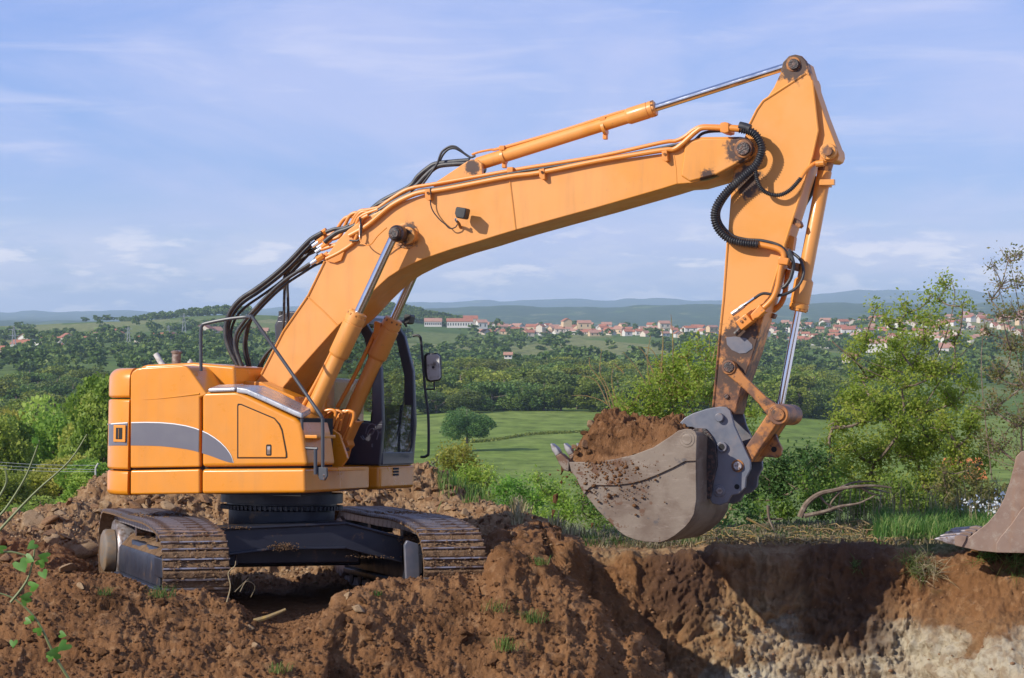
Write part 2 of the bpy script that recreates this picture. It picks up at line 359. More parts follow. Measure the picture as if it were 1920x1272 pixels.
def leaf_mat(name, stops, trans=.42, rough=.55, vary=True):
    m, nt, b = new_mat(name); out = [n for n in nt.nodes if n.type == 'OUTPUT_MATERIAL'][0]
    a = N(nt, 'ShaderNodeAttribute', attribute_name='tint'); rp = ramp(nt, stops); nt.links.new(a.outputs['Fac'], rp.inputs[0])
    oi = N(nt, 'ShaderNodeObjectInfo'); hsv = N(nt, 'ShaderNodeHueSaturation')
    mr = N(nt, 'ShaderNodeMapRange'); mr.inputs[3].default_value = .478; mr.inputs[4].default_value = .515; nt.links.new(oi.outputs['Random'], mr.inputs[0])
    mr2 = N(nt, 'ShaderNodeMapRange'); mr2.inputs[3].default_value = .72 if vary else 1; mr2.inputs[4].default_value = 1.3 if vary else 1.05
    ml = N(nt, 'ShaderNodeMath', operation='FRACT'); mm = N(nt, 'ShaderNodeMath', operation='MULTIPLY'); mm.inputs[1].default_value = 7.13
    nt.links.new(oi.outputs['Random'], mm.inputs[0]); nt.links.new(mm.outputs[0], ml.inputs[0]); nt.links.new(ml.outputs[0], mr2.inputs[0])
    nt.links.new(mr.outputs[0], hsv.inputs['Hue']); nt.links.new(mr2.outputs[0], hsv.inputs['Value']); nt.links.new(rp.outputs[0], hsv.inputs['Color'])
    nt.links.new(hsv.outputs[0], b.inputs['Base Color']); b.inputs['Roughness'].default_value = rough; b.inputs['Specular IOR Level'].default_value = .3
    tr = N(nt, 'ShaderNodeBsdfTranslucent'); hs2 = N(nt, 'ShaderNodeHueSaturation'); hs2.inputs['Value'].default_value = 1.5
    nt.links.new(hsv.outputs[0], hs2.inputs['Color']); nt.links.new(hs2.outputs[0], tr.inputs[0])
    mx = N(nt, 'ShaderNodeMixShader'); mx.inputs[0].default_value = trans
    nt.links.new(b.outputs[0], mx.inputs[1]); nt.links.new(tr.outputs[0], mx.inputs[2]); nt.links.new(mx.outputs[0], out.inputs[0])
    return m
M['leaf_mid'] = leaf_mat('leaf_mid', [(0, (0.12, 0.2, 0.028)), (.5, (0.2, 0.31, 0.045)), (1, (0.33, 0.4, 0.08))])
M['leaf_dark'] = leaf_mat('leaf_dark', [(0, (0.05, 0.11, 0.03)), (.5, (0.085, 0.17, 0.04)), (1, (0.15, 0.23, 0.06))], .25)
M['leaf_yellow'] = leaf_mat('leaf_yellow', [(0, (0.17, 0.21, 0.028)), (.5, (0.27, 0.31, 0.045)), (1, (0.42, 0.4, 0.08))])
M['leaf_bright'] = leaf_mat('leaf_bright', [(0, (0.12, 0.23, 0.035)), (.5, (0.19, 0.34, 0.05)), (1, (0.32, 0.45, 0.08))])
M['leaf_brown'] = leaf_mat('leaf_brown', [(0, (0.15, 0.18, 0.04)), (.5, (0.24, 0.25, 0.07)), (1, (0.33, 0.25, 0.1))])
M['leaf_ash'] = leaf_mat('leaf_ash', [(0, (.15, .23, .03)), (.5, (.24, .35, .05)), (1, (.40, .44, .09))], .5, vary=False)
M['petals'] = leaf_mat('petals', [(0, (.8, .8, .78)), (1, (.9, .9, .88))], .5, vary=False)
M['straw'] = leaf_mat('straw', [(0, (.16, .17, .07)), (.5, (.30, .25, .12)), (1, (.42, .36, .22))], .2)
M['grass'] = leaf_mat('grass', [(0, (.05, .12, .025)), (.5, (.11, .22, .04)), (1, (.25, .28, .09))])
M['far_leaf'] = leaf_mat('far_leaf', [(0, (0.062, 0.115, 0.022)), (.5, (0.11, 0.175, 0.034)), (1, (0.19, 0.24, 0.055))], .2)
M['far_leaf_light'] = leaf_mat('far_leaf_light', [(0, (0.12, 0.165, 0.022)), (.5, (0.19, 0.24, 0.033)), (1, (0.29, 0.31, 0.055))], .25)
M['bark'] = pmat('bark', (.17, .12, .085), .9, col2=(.28, .22, .16), vs_=14, bump=.5)
M['bark_ochre'] = pmat('bark_ochre', (.24, .17, .08), .9, col2=(.34, .22, .06), vs_=14, bump=.5)
M['petal'] = pmat('petal', (.85, .85, .82), .6)
M['wall'] = pmat('house_wall', (.62, .54, .45), .9, col2=(.55, .45, .36), vs_=.2)
M['wall2'] = pmat('white_wall', (.66, .62, .57), .9)
M['wall3'] = pmat('ochre_wall', (.62, .45, .28), .9)
M['roof'] = pmat('tile_roof', (.42, .155, .085), .85, col2=(.33, .13, .08), vs_=.7)
M['roof2'] = pmat('pale_tile_roof', (.46, .24, .16), .85, col2=(.38, .2, .14), vs_=.7)
M['pane'] = pmat('dark_window', (.05, .06, .07), .2)
M['concrete'] = pmat('concrete', (.5, .48, .44), .9)

# ---------------------------------------------------------------- near ground: one sheet, a profile (distance, image row) per column
KEY = {  # px: list of 9 (Y, row)
 -500:[(13,1560),(18.2,1330),(20.2,1115),(22,1085),(25,1015),(28.5,990),(34,1150),(44,1115),(60,1090)],
 0:   [(13,1560),(18.2,1330),(20.2,1112),(22,1082),(25,1012),(28.5,985),(34,1150),(44,1115),(60,1090)],
 100: [(13,1560),(18.3,1330),(20.2,1106),(22,1080),(25.2,1035),(28.6,945),(34,1150),(44,1115),(60,1090)],
 190: [(13,1560),(18.3,1330),(20.25,1104),(21.9,1096),(25.7,1098),(28.8,893),(35,1150),(44,1115),(60,1090)],
 290: [(13,1560),(18.4,1330),(20.3,1120),(21.8,1135),(25.9,1095),(29,862),(35,1150),(44,1115),(60,1090)],
 380: [(13,1560),(18.5,1330),(20.3,1106),(21.6,1150),(26,1092),(29,850),(35,1150),(44,1115),(60,1090)],
 440: [(13,1560),(18.5,1330),(20.1,1128),(21.5,1160),(26,1090),(29,850),(35,1150),(44,1115),(60,1090)],
 520: [(13,1560),(18.3,1340),(19.8,1182),(21.5,1165),(26.1,1090),(29,850),(35,1150),(44,1115),(60,1090)],
 600: [(13,1560),(18.4,1360),(19.9,1178),(21.5,1160),(26.2,1090),(29,852),(35,1150),(44,1115),(60,1090)],
 650: [(13,1560),(19.0,1340),(20.5,1122),(21.7,1150),(26.3,1088),(29,855),(35,1150),(44,1115),(60,1090)],
 800: [(13,1560),(19.3,1320),(20.9,1098),(22.2,1140),(26.3,1060),(29,872),(35,1150),(44,1115),(60,1090)],
 900: [(13,1560),(19.4,1320),(21.0,1086),(22.1,1105),(25.8,1003),(28.5,930),(35,1150),(44,1115),(60,1090)],
 945: [(13,1560),(19.4,1320),(20.9,1046),(22.2,1040),(25.6,998),(27.8,962),(34,1150),(44,1115),(60,1090)],
 1000:[(13,1560),(19.4,1320),(20.9,1066),(22.2,1042),(25.2,994),(26.6,986),(32,1150),(44,1115),(60,1090)],
 1060:[(13,1560),(19.4,1330),(20.7,1108),(21.6,1100),(22.9,1030),(25.6,1003),(32,1130),(44,1115),(60,1090)],
 1110:[(13,1560),(19.5,1340),(20.7,1140),(22.5,1160),(23.2,1045),(25.5,1010),(31,1110),(44,1105),(60,1090)],
 1180:[(13,1580),(19.7,1370),(20.7,1205),(22.45,1225),(23.1,1048),(25.4,1008),(31,1110),(44,1105),(60,1090)],
 1250:[(13,1620),(19.9,1430),(20.6,1275),(22.45,1300),(23.1,1047),(25.3,1004),(31,1100),(44,1105),(60,1090)],
 1400:[(13,1700),(19.9,1560),(20.7,1440),(22.4,1340),(23.05,1046),(25.5,990),(30,1090),(44,1105),(60,1090)],
 1500:[(13,1700),(19.9,1600),(20.6,1450),(22.35,1340),(23.0,1045),(25.8,985),(30,1080),(44,1105),(60,1090)],
 1690:[(13,1700),(19.9,1600),(20.6,1450),(22.25,1330),(22.85,1049),(25.8,985),(30,1080),(44,1105),(60,1090)],
 1920:[(13,1700),(19.9,1600),(20.5,1450),(20.95,1330),(22.45,1048),(25.8,985),(30,1080),(44,1105),(60,1090)],
 2500:[(13,1700),(19.9,1600),(20.4,1450),(20.9,1330),(22.4,1048),(25.8,985),(30,1080),(44,1105),(60,1090)]}
def near_profile(px):
    ks = sorted(KEY); kk = np.array(ks, float)
    A = np.array([KEY[k] for k in ks], float)      # n,9,2
    A[:, :, 1] = 2.5 - (A[:, :, 1] - 600) / FPX * A[:, :, 0]
    px = np.asarray(px, float)
    i = np.clip(np.searchsorted(kk, px) - 1, 0, len(ks) - 2); t = (px - kk[i]) / (kk[i + 1] - kk[i]); t = np.clip(t, 0, 1); t = t * t * (3 - 2 * t)
    return A[i] * (1 - t)[:, None, None] + A[i + 1] * t[:, None, None]
def terrain_near_z(px, Y):
    P = near_profile([px])[0]; return float(np.interp(Y, P[:, 0], P[:, 1]))
def sstep(a, b, x):
    t = np.clip((x - a) / (b - a), 0, 1); return t * t * (3 - 2 * t)
def build_ground():
    pxs = np.concatenate([np.arange(-500, -60, 12), np.arange(-60, 1990, 2.3), np.arange(1990, 2500, 12)])
    PR = near_profile(pxs)
    cnt = [14, 86, 70, 80, 80, 60, 22, 10]        # samples per segment
    ts = []
    for k, c in enumerate(cnt): ts += [(k, j / c) for j in range(c)]
    ts.append((7, 1.0))
    seg = np.array([a for a, b in ts]); fr = np.array([b for a, b in ts])
    # corner rounding: quadratic blend through smoothing along the profile
    Pn = PR[:, seg] * (1 - fr)[None, :, None] + PR[:, seg + 1] * fr[None, :, None]
    K = 7; ker = np.hanning(K + 2)[1:-1]; ker /= ker.sum(); sm = Pn.copy()
    pad = np.concatenate([Pn[:, :1].repeat(K // 2, 1), Pn, Pn[:, -1:].repeat(K // 2, 1)], 1)
    sm = sum(pad[:, i:i + Pn.shape[1]] * ker[i] for i in range(K)); sm[:, 0] = Pn[:, 0]; sm[:, -1] = Pn[:, -1]; Pn = sm
    Y = Pn[..., 0]; Z = Pn[..., 1]; X = (pxs[:, None] - 960) / FPX * Y
    V = np.stack([X, Y, Z], -1)
    du = np.gradient(V, axis=0); dv = np.gradient(V, axis=1); nrm = np.cross(du, dv); nrm /= np.linalg.norm(nrm, axis=-1, keepdims=True) + 1e-9
    flat = V.reshape(-1, 3); nf = nrm.reshape(-1, 3); PX = np.repeat(pxs, Y.shape[1]); Yf = flat[:, 1]; Zf = flat[:, 2]
    fade = 1 - sstep(30, 42, Yf)
    steep = 1 - np.clip(nf[:, 2], 0, 1)
    big = fbm(flat * .9, 3, 3) * .16; mid = fbm(flat * 3.2, 4, 9) * .068; rid = np.clip(fbm(flat * 5.5, 4, 21, ridged=True), -.2, 1) * .05
    fine = np.abs(fbm(flat * 15, 3, 33)) * .022 + fbm(np.floor(flat * 14 + fbm(flat * 11, 2, 6)[:, None] * 1.2) * 3.7, 1, 78) * .013 + fbm(np.floor(flat * 27 + fbm(flat * 20, 2, 7)[:, None] * 1.2) * 3.7, 1, 79) * .010; ff = fbm(flat * 42, 2, 40) * .012
    wx_ = fbm(flat * 2.1, 3, 61) * .8
    gul = fbm(np.stack([flat[:, 0] * 3.3 + wx_, flat[:, 1] * .5, flat[:, 2] * .35], 1), 3, 50) * .10 * sstep(.15, .5, steep)
    under = np.exp(-((flat[:, 0] + 2.3) / 1.3) ** 4) * np.exp(-((Yf - 23) / 1.6) ** 4)
    pit = sstep(1120, 1260, PX) * (Yf < 23.4)
    amp = np.where(PX > 1050, 1 - .6 * sstep(23.0, 24.2, Yf), 1.0)
    d = ((big + mid + rid + fine + ff) * amp * (1 - .75 * under) + gul * (1 - .3 * pit)) * fade
    # rubble on the mound: sharp broken stones
    rubz = sstep(24.6, 26.0, Yf) * (1 - sstep(930, 1030, PX)) * fade
    stone = fbm(np.floor(flat * 8 + fbm(flat * 6, 2, 5)[:, None] * .8) / 8 * 9.7, 1, 77) * .05
    d = d + rubz * stone
    strat = (fbm(np.stack([flat[:, 0] * 1.4 + wx_, flat[:, 1] * 1.4, flat[:, 2] * 8 + wx_ * 1.5 + flat[:, 0] * .8], 1), 4, 60, ridged=True)) * .06 * pit * sstep(.1, -.4, Zf)
    face = pit * sstep(.25, .6, steep)
    blk = fbm(np.floor(flat * np.array((5, 5, 9)) + fbm(flat * 5, 3, 16)[:, None] * 1.4) * 3.7, 1, 178) * .05 * sstep(.0, -.5, Zf) + fbm(np.floor(flat * 11 + fbm(flat * 9, 2, 26)[:, None] * 1.3) * 3.7, 1, 179) * .022
    d = d + strat + face * (fbm(flat * 2.4, 4, 90) * .12 + np.clip(fbm(flat * 6, 4, 91, ridged=True), -.4, 1) * .05 + blk)
    flat[:, 2] += (fbm(np.stack([PX / 45, PX * 0, PX * 0], 1), 4, 19) * .10) * sstep(1080, 1200, PX) * np.exp(-((Yf - 22.95) / .35) ** 2)
    flat = flat + nf * d[:, None]
    chalk = pit * sstep(-.02, -.62, Zf + fbm(flat * 1.3, 3, 71) * .32) * sstep(1180, 1420, PX + fbm(flat * 2, 2, 5) * 60)
    chalk = chalk * (.55 + .45 * sstep(-.1, .25, fbm(flat * 2.0, 3, 91)))
    tan = sstep(24.2, 25.4, Yf) * sstep(880, 960, PX) * (1 - sstep(1120, 1250, PX)) + .5 * sstep(22.95, 23.2, Yf) * sstep(1000, 1150, PX) \
          + .55 * pit * sstep(.15, -.35, Zf) + .6 * pit * np.exp(-((PX - 1470) / 130) ** 2)
    grassy = sstep(24.3, 25.3, Yf + fbm(flat * 1.2, 3, 13) * 1.3) * sstep(1060, 1200, PX) + sstep(1500, 1800, PX) * sstep(22.7, 23.6, Yf + fbm(flat * 2, 2, 14)) + sstep(29.3, 31, Yf)
    tan = tan + sstep(23.0, 23.3, Yf) * (1 - sstep(24.4, 25.2, Yf)) * sstep(1050, 1200, PX) * .8
    shaded = pit * np.exp(-((PX - 1265) / 90) ** 4) * sstep(-.75, -.2, Zf) * sstep(.42, .1, Zf) + pit * np.exp(-((PX - 1590) / 100) ** 4) * sstep(-.9, -.5, Zf) * .8  # painted shade: dark patches where the bucket shadow falls on the pit wall
    n0, n1 = Y.shape; idx = np.arange(n0 * n1).reshape(n0, n1)
    F = np.stack([idx[:-1, :-1], idx[1:, :-1], idx[1:, 1:], idx[:-1, 1:]], -1).reshape(-1, 4)
    o = mesh_np('ground', flat, F, M['ground'], smooth=True, attrs=dict(chalk=chalk, tan=np.clip(tan, 0, 1), rubble=rubz, grassy=np.clip(grassy, 0, 1), shaded=shaded))
    tag(o, kind='structure'); return o, flat.reshape(n0, n1, 3), nf.reshape(n0, n1, 3), pxs
ground, GV, GN, GPX = build_ground()
def gz(px, Y):             # surface point near (px, Y)
    i = int(np.clip(np.searchsorted(GPX, px), 0, len(GPX) - 1)); col = GV[i]; j = int(np.argmin(np.abs(col[:, 1] - Y)))
    return Vector(col[j])
def ground_at(px, row):    # nearest visible surface point that lands on that image position
    i = int(np.clip(np.searchsorted(GPX, px), 0, len(GPX) - 1)); col = GV[i]
    rows = 600 - (col[:, 2] - EYE) / col[:, 1] * FPX
    vis = rows < np.minimum.accumulate(np.concatenate([[1e9], rows[:-1]])) + 2
    e = np.abs(rows - row) + (~vis) * 500 + (col[:, 1] > 33) * 500
    j = int(np.argmin(e)); return Vector(col[j]), Vector(GN[i, j])

# ground around and behind the camera (out of frame): joins the near edge
def build_forecourt():
    xs = np.linspace(-14, 14, 40); ys = np.linspace(-30, 13.2, 50); X, Y = np.meshgrid(xs, ys, indexing='ij')
    zz = np.interp(Y, [-30, 1, 6, 13.2], [.8, .8, -.35, -.45]) + fbm(np.stack([X.ravel(), Y.ravel(), 0 * X.ravel()], 1) * .7, 4, 8).reshape(X.shape) * .15
    zz = zz - sstep(1, 4, X) * sstep(4, 10, Y) * .9
    V = np.stack([X, Y, zz], -1).reshape(-1, 3); idx = np.arange(V.shape[0]).reshape(40, 50)
    F = np.stack([idx[:-1, :-1], idx[1:, :-1], idx[1:, 1:], idx[:-1, 1:]], -1).reshape(-1, 4)
    o = mesh_np('ground', V, F, M['ground'], smooth=True, attrs=dict(chalk=V[:, 0] * 0, tan=V[:, 0] * 0, rubble=V[:, 0] * 0, grassy=V[:, 0] * 0)); tag(o, kind='structure')
build_forecourt()

# ---------------------------------------------------------------- far land
TX = [-900, 0, 200, 430, 600, 720, 870, 1000, 1200, 1400, 1600, 1800, 2000, 2900]
TY = [40, 80, 150, 300, 420, 660, 900, 1200, 1600, 2000, 2400, 2700, 3200, 4500, 6500, 8500, 9500, 12000, 16000, 19000, 23000]
G0 = [1110, 1060, 1010, 930, 870, 772, 735, 705, 665, 640, 624, 614, 624, 630, 612, 575, 582, 600, 580, 563, 596]
TR = {-900: [1110,1060,1010,925,865,800,745,695,655,638,622,612,622,628,618,603,606,603,594,585,600],
 0: [1110,1060,1010,925,865,800,745,695,655,636,620,611,622,628,618,602,606,603,593,585,600],
 200:[1110,1060,1010,925,865,800,745,695,650,630,613,603,618,628,620,602,606,603,592,584,600],
 430:[1110,1060,1010,925,865,800,745,695,645,624,600,590,600,628,620,598,606,603,590,582,600],
 600:[1110,1060,1010,928,868,790,740,700,650,628,604,592,604,628,618,590,600,603,585,575,600],
 720:[1110,1060,1010,930,870,780,738,702,655,632,604,579,600,628,614,582,590,603,583,570,598],
 870:[1110,1060,1010,930,870,774,736,704,662,636,618,604,616,630,612,577,586,602,581,566,598],
 1000:G0, 1200: G0[:], 1400: [1110,1060,1010,930,870,776,740,712,672,646,626,615,624,630,610,572,580,600,578,562,596],
 1600:[1110,1060,1010,930,872,790,748,716,676,648,620,604,616,626,606,567,576,600,572,552,596],
 1800:[1110,1060,1010,930,872,795,750,716,674,644,612,596,610,624,602,570,578,600,570,552,596],
 2000:[1110,1060,1010,930,872,795,750,716,672,640,608,592,606,622,600,568,576,600,570,552,596],
 2900:[1110,1060,1010,930,872,795,750,716,672,640,608,592,606,622,600,568,576,600,570,552,596]}
TT = np.array([TR[x] for x in TX], float)
def far_row(px, Y):
    px = np.atleast_1d(np.asarray(px, float)); Y = np.atleast_1d(np.asarray(Y, float))
    i = np.clip(np.searchsorted(TX, px) - 1, 0, len(TX) - 2); x = np.array(TX, float); t = np.clip((px - x[i]) / (x[i + 1] - x[i]), 0, 1); t = t * t * (3 - 2 * t)
    ly = np.log(np.array(TY, float)); q = np.log(np.clip(Y, 40, 23000)); j = np.clip(np.searchsorted(ly, q) - 1, 0, len(TY) - 2); s = (q - ly[j]) / (ly[j + 1] - ly[j])
    r = (TT[i, j] * (1 - s) + TT[i, j + 1] * s) * (1 - t) + (TT[i + 1, j] * (1 - s) + TT[i + 1, j + 1] * s) * t
    pk = np.exp(-((px - 1020) / 75) ** 2) * 5 + np.exp(-((px - 1195) / 55) ** 2) * 3.5 + np.exp(-((px - 1640) / 110) ** 2) * 6 + np.exp(-((px - 1800) / 70) ** 2) * 7
    r = r - pk * sstep(15500, 18500, Y)
    ns = fbm(np.stack([px / 60., np.log(Y) * 6, 0 * px], 1), 4, 101)
    return r - ns * (1.2 + 4.5 * sstep(6500, 8500, Y))
def far_z(px, Y): return 2.5 - (far_row(px, Y) - 600) / FPX * np.atleast_1d(Y)
def land_mat():
    m, nt, b = new_mat('far_land')
    geo = N(nt, 'ShaderNodeNewGeometry'); mp = N(nt, 'ShaderNodeMapping'); mp.inputs['Scale'].default_value = (.01, .0032, 0); nt.links.new(geo.outputs['Position'], mp.inputs[0])
    vo = N(nt, 'ShaderNodeTexVoronoi'); vo.inputs['Scale'].default_value = 1.0; nt.links.new(mp.outputs[0], vo.inputs[0])
    sp = N(nt, 'ShaderNodeSeparateColor'); nt.links.new(vo.outputs['Color'], sp.inputs[0])
    fields = ramp(nt, [(0, (.12, .19, .045)), (.3, (.15, .22, .05)), (.55, (.2, .24, .07)), (.8, (.34, .32, .13)), (1, (.13, .2, .045))]); nt.links.new(sp.outputs[0], fields.inputs[0])
    def sc(x, y):
        q = N(nt, 'ShaderNodeMapping'); q.inputs['Scale'].default_value = (x, y, 0); nt.links.new(geo.outputs['Position'], q.inputs[0]); return q.outputs[0]
    mead = mixc(nt, smask(nt, noise(nt, 1, 8, .62, vec=sc(.012, .006)), .38, .62), (.21, .295, .052), (.26, .32, .078))
    mead = mixc(nt, smask(nt, noise(nt, 1, 7, .6, vec=sc(.006, .018)), .60, .72), mead, (.24, .22, .10))
    a = N(nt, 'ShaderNodeAttribute', attribute_name='meadow'); c = mixc(nt, a.outputs['Fac'], fields.outputs[0], mead)
    wd = N(nt, 'ShaderNodeAttribute', attribute_name='wood')
    wc = mixc(nt, smask(nt, noise(nt, 1, 8, .7, vec=sc(.02, .01)), .4, .6), (.035, .065, .02), (.07, .105, .03))
    wf = N(nt, 'ShaderNodeMath', operation='MULTIPLY_ADD'); wf.inputs[1].default_value = .9; nt.links.new(noise(nt, 1, 8, .65, vec=sc(.006, .0016)), wf.inputs[0]); nt.links.new(wd.outputs['Fac'], wf.inputs[2])
    c = mixc(nt, smask(nt, wf.outputs[0], .92, 1.02), c, wc)
    c = mixc(nt, smask(nt, noise(nt, 1, 9, .7, vec=sc(.15, .08)), .3, .8), c, (.06, .09, .02))
    nt.links.new(c, b.inputs['Base Color']); b.inputs['Roughness'].default_value = 1; b.inputs['Specular IOR Level'].default_value = .05
    return m
M['land'] = land_mat()
def build_far():
    pxs = np.arange(-900, 2901, 9.); Ys = np.exp(np.linspace(math.log(44), math.log(23000), 260))
    A, B = np.meshgrid(pxs, Ys, indexing='ij'); a = A.ravel(); bb = B.ravel()
    z = far_z(a, bb); V = np.stack([(a - 960) / FPX * bb, bb, z], 1)
    idx = np.arange(len(a)).reshape(A.shape); F = np.stack([idx[:-1, :-1], idx[1:, :-1], idx[1:, 1:], idx[:-1, 1:]], -1).reshape(-1, 4)
    meadow = sstep(250, 330, bb) * (1 - sstep(700, 760, bb))
    wood = .25 * sstep(700, 760, bb) + .35 * sstep(3000, 4500, bb) - .25 * (np.abs(a - 200) < 330) * sstep(1500, 1900, bb) * (1 - sstep(2750, 2900, bb)) + .5 * (1 - sstep(200, 260, bb)) \
         + .35 * (a > 640) * (a < 860) * sstep(2350, 2500, bb) * (1 - sstep(2800, 3000, bb))
    o = mesh_np('valley_terrain', V, F, M['land'], smooth=True, attrs=dict(meadow=meadow, wood=wood)); tag(o, kind='structure')
build_far()

# ---------------------------------------------------------------- foliage meshes
def leaf_cards(C, size, up=.25, seed=0, tint=None, narrow=.62, squash=None):
    """diamond leaves (two triangles folded) at the points C"""
    rs = np.random.RandomState(seed); n = len(C)
    a = rs.normal(size=(n, 3)); a[:, 2] *= .8; a /= np.linalg.norm(a, axis=1, keepdims=True)
    t = rs.normal(size=(n, 3)); t[:, 2] += up; b = np.cross(a, t); b /= np.linalg.norm(b, axis=1, keepdims=True) + 1e-9
    nn = np.cross(a, b); s = (size * (0.65 + .7 * rs.rand(n)))[:, None] if np.ndim(size) == 0 else (size * (0.65 + .7 * rs.rand(n)))[:, None]
    V = np.stack([C - a * s * .5, C + b * s * narrow * .5 + nn * s * .1, C + a * s * .5, C - b * s * narrow * .5 + nn * s * .1], 1).reshape(-1, 3)
    F = np.arange(4 * n).reshape(-1, 4)
    tt = rs.rand(n) if tint is None else tint
    return V, F, np.repeat(tt, 4)
def tree_crown_points(rs, n, nclump=26, shape='round', spread=.30):
    """points for a crown in a unit-high tree (trunk base at 0, top at 1)"""
    cl = []
    for k in range(nclump):
        while True:
            p = rs.uniform(-1, 1, 3)
            if np.dot(p, p) < 1: break
        p = p / max(np.linalg.norm(p), 1e-3) * (rs.uniform(.25, 1) ** .5)
        if shape == 'round': c = np.array((p[0] * .36, p[1] * .36, .56 + p[2] * .32))
        elif shape == 'tall': c = np.array((p[0] * .23, p[1] * .23, .54 + p[2] * .38))
        else: c = np.array((p[0] * .46, p[1] * .46, .45 + p[2] * .30))
        cl.append((c, rs.uniform(.07, .15) * (1.1 if shape != 'tall' else .85)))
    w = np.array([r ** 2 for c, r in cl]); w /= w.sum(); pick = rs.choice(len(cl), n, p=w)
    d = rs.normal(size=(n, 3)); d /= np.linalg.norm(d, axis=1, keepdims=True); rad = rs.uniform(.55, 1.08, n) ** .7
    C = np.array([cl[i][0] for i in pick]) + d * (np.array([cl[i][1] for i in pick]) * rad)[:, None] * np.array((1, 1, .85))
    ct = rs.rand(len(cl)); tint = np.clip(ct[pick] * .6 + rs.rand(n) * .45 - .05 + d[:, 2] * .08, 0, 1)
    return C, tint, cl
def make_tree_mesh(name, seed, n, size, mat, shape='round', nclump=26):
    rs = np.random.RandomState(seed); C, tint, cl = tree_crown_points(rs, n, nclump, shape); C[:, 2] = np.maximum(C[:, 2], .06)
    V, F, t = leaf_cards(C, size, seed=seed, tint=tint, narrow=.8); o = mesh_np(name, V, F, mat, attrs=dict(tint=t)); me = o.data; bpy.data.objects.remove(o)
    mb = MB(); mb.tube([(0, 0, -.03), (.004, 0, .2), (0, .01, .45), (.01, 0, .8)], (.028, .006), 6, 2)
    for c, r in cl[:7]: mb.tube([(0, 0, .25 + .2 * rs.rand()), tuple(c * .6 + np.array((0, 0, .15))), tuple(c)], (.011, .003), 4, 2)
    t = mb.build('trunk', M['bark']); tm = t.data; bpy.data.objects.remove(t)
    return me, tm
TREES = {}
for i in range(4): TREES['near', i] = make_tree_mesh('crown', 300 + i, 15000, .030, M['leaf_mid'] if i % 2 else M['leaf_yellow'], ['round', 'tall', 'round', 'wide'][i], 60)
for i in range(5): TREES['mid', i] = make_tree_mesh('crown', 400 + i, 5200, .040, M['far_leaf_light'] if i % 2 else M['far_leaf'], ['round', 'round', 'wide', 'tall', 'wide'][i], 34)
for i in range(4): TREES['far', i] = make_tree_mesh('crown', 500 + i, 900, .085, M['far_leaf'] if i != 2 else M['far_leaf_light'], ['round', 'wide', 'wide', 'tall'][i], 16)
TREES['lone', 0] = make_tree_mesh('crown', 611, 16000, .026, M['leaf_dark'], 'wide', 70)
def put_tree(kind, px, Y, hpx, label, group=None, name='tree', wx=1.0, mats=None, row=None, var=None):
    keys = [k for k in TREES if k[0] == kind]; key = keys[(var if var is not None else rnd.randrange(99)) % len(keys)]
    me, tm = TREES[key]; h = hpx / FPX * Y
    z = float(far_z(px, Y)[0]) if row is None else 2.5 - (row - 600) / FPX * Y
    e = empty(name, ((px - 960) / FPX * Y, Y, z - (.13 if kind == 'mid' else .02) * h), rnd.uniform(0, 2 * PI)); e.scale = (h * wx, h * wx, h); tag(e, label, 'tree', group)
    c = bpy.data.objects.new('crown', me); COL.objects.link(c); c.parent = e
    t = bpy.data.objects.new('trunk', tm); COL.objects.link(t); t.parent = e
    return e

# ================================================================ EXCAVATOR
TH = math.radians(20)
_d = Vector((math.cos(TH), -math.sin(TH), 0)); _w = Vector((math.sin(TH), math.cos(TH), -.044)).normalized(); _k = _d.cross(_w)
CX = Vector((-2.28, 23.58, -.22))
UM = Matrix(((_d.x, _w.x, _k.x, CX.x), (_d.y, _w.y, _k.y, CX.y), (_d.z, _w.z, _k.z, CX.z), (0, 0, 0, 1)))
UI = UM.inverted()
_eye = UI @ Vector((0, 0, EYE))
def P3(px, row, y):
    r = UI.to_3x3() @ Vector(ray(px, row)); t = (y - _eye.y) / r.y; p = _eye + r * t; return (p.x, y, p.z)
def L(px, row, y):
    p = P3(px, row, y); return (p[0], p[2])
def LL(pts, y): return [L(a, b, y) for a, b in pts]
def zz(pts, k, ox, oy): return [(ox + a / k, oy + b / k) for a, b in pts]
exc = empty('excavator'); exc.matrix_world = UM
tag(exc, 'large orange tracked excavator holding a loaded bucket over the pit edge', 'excavator')
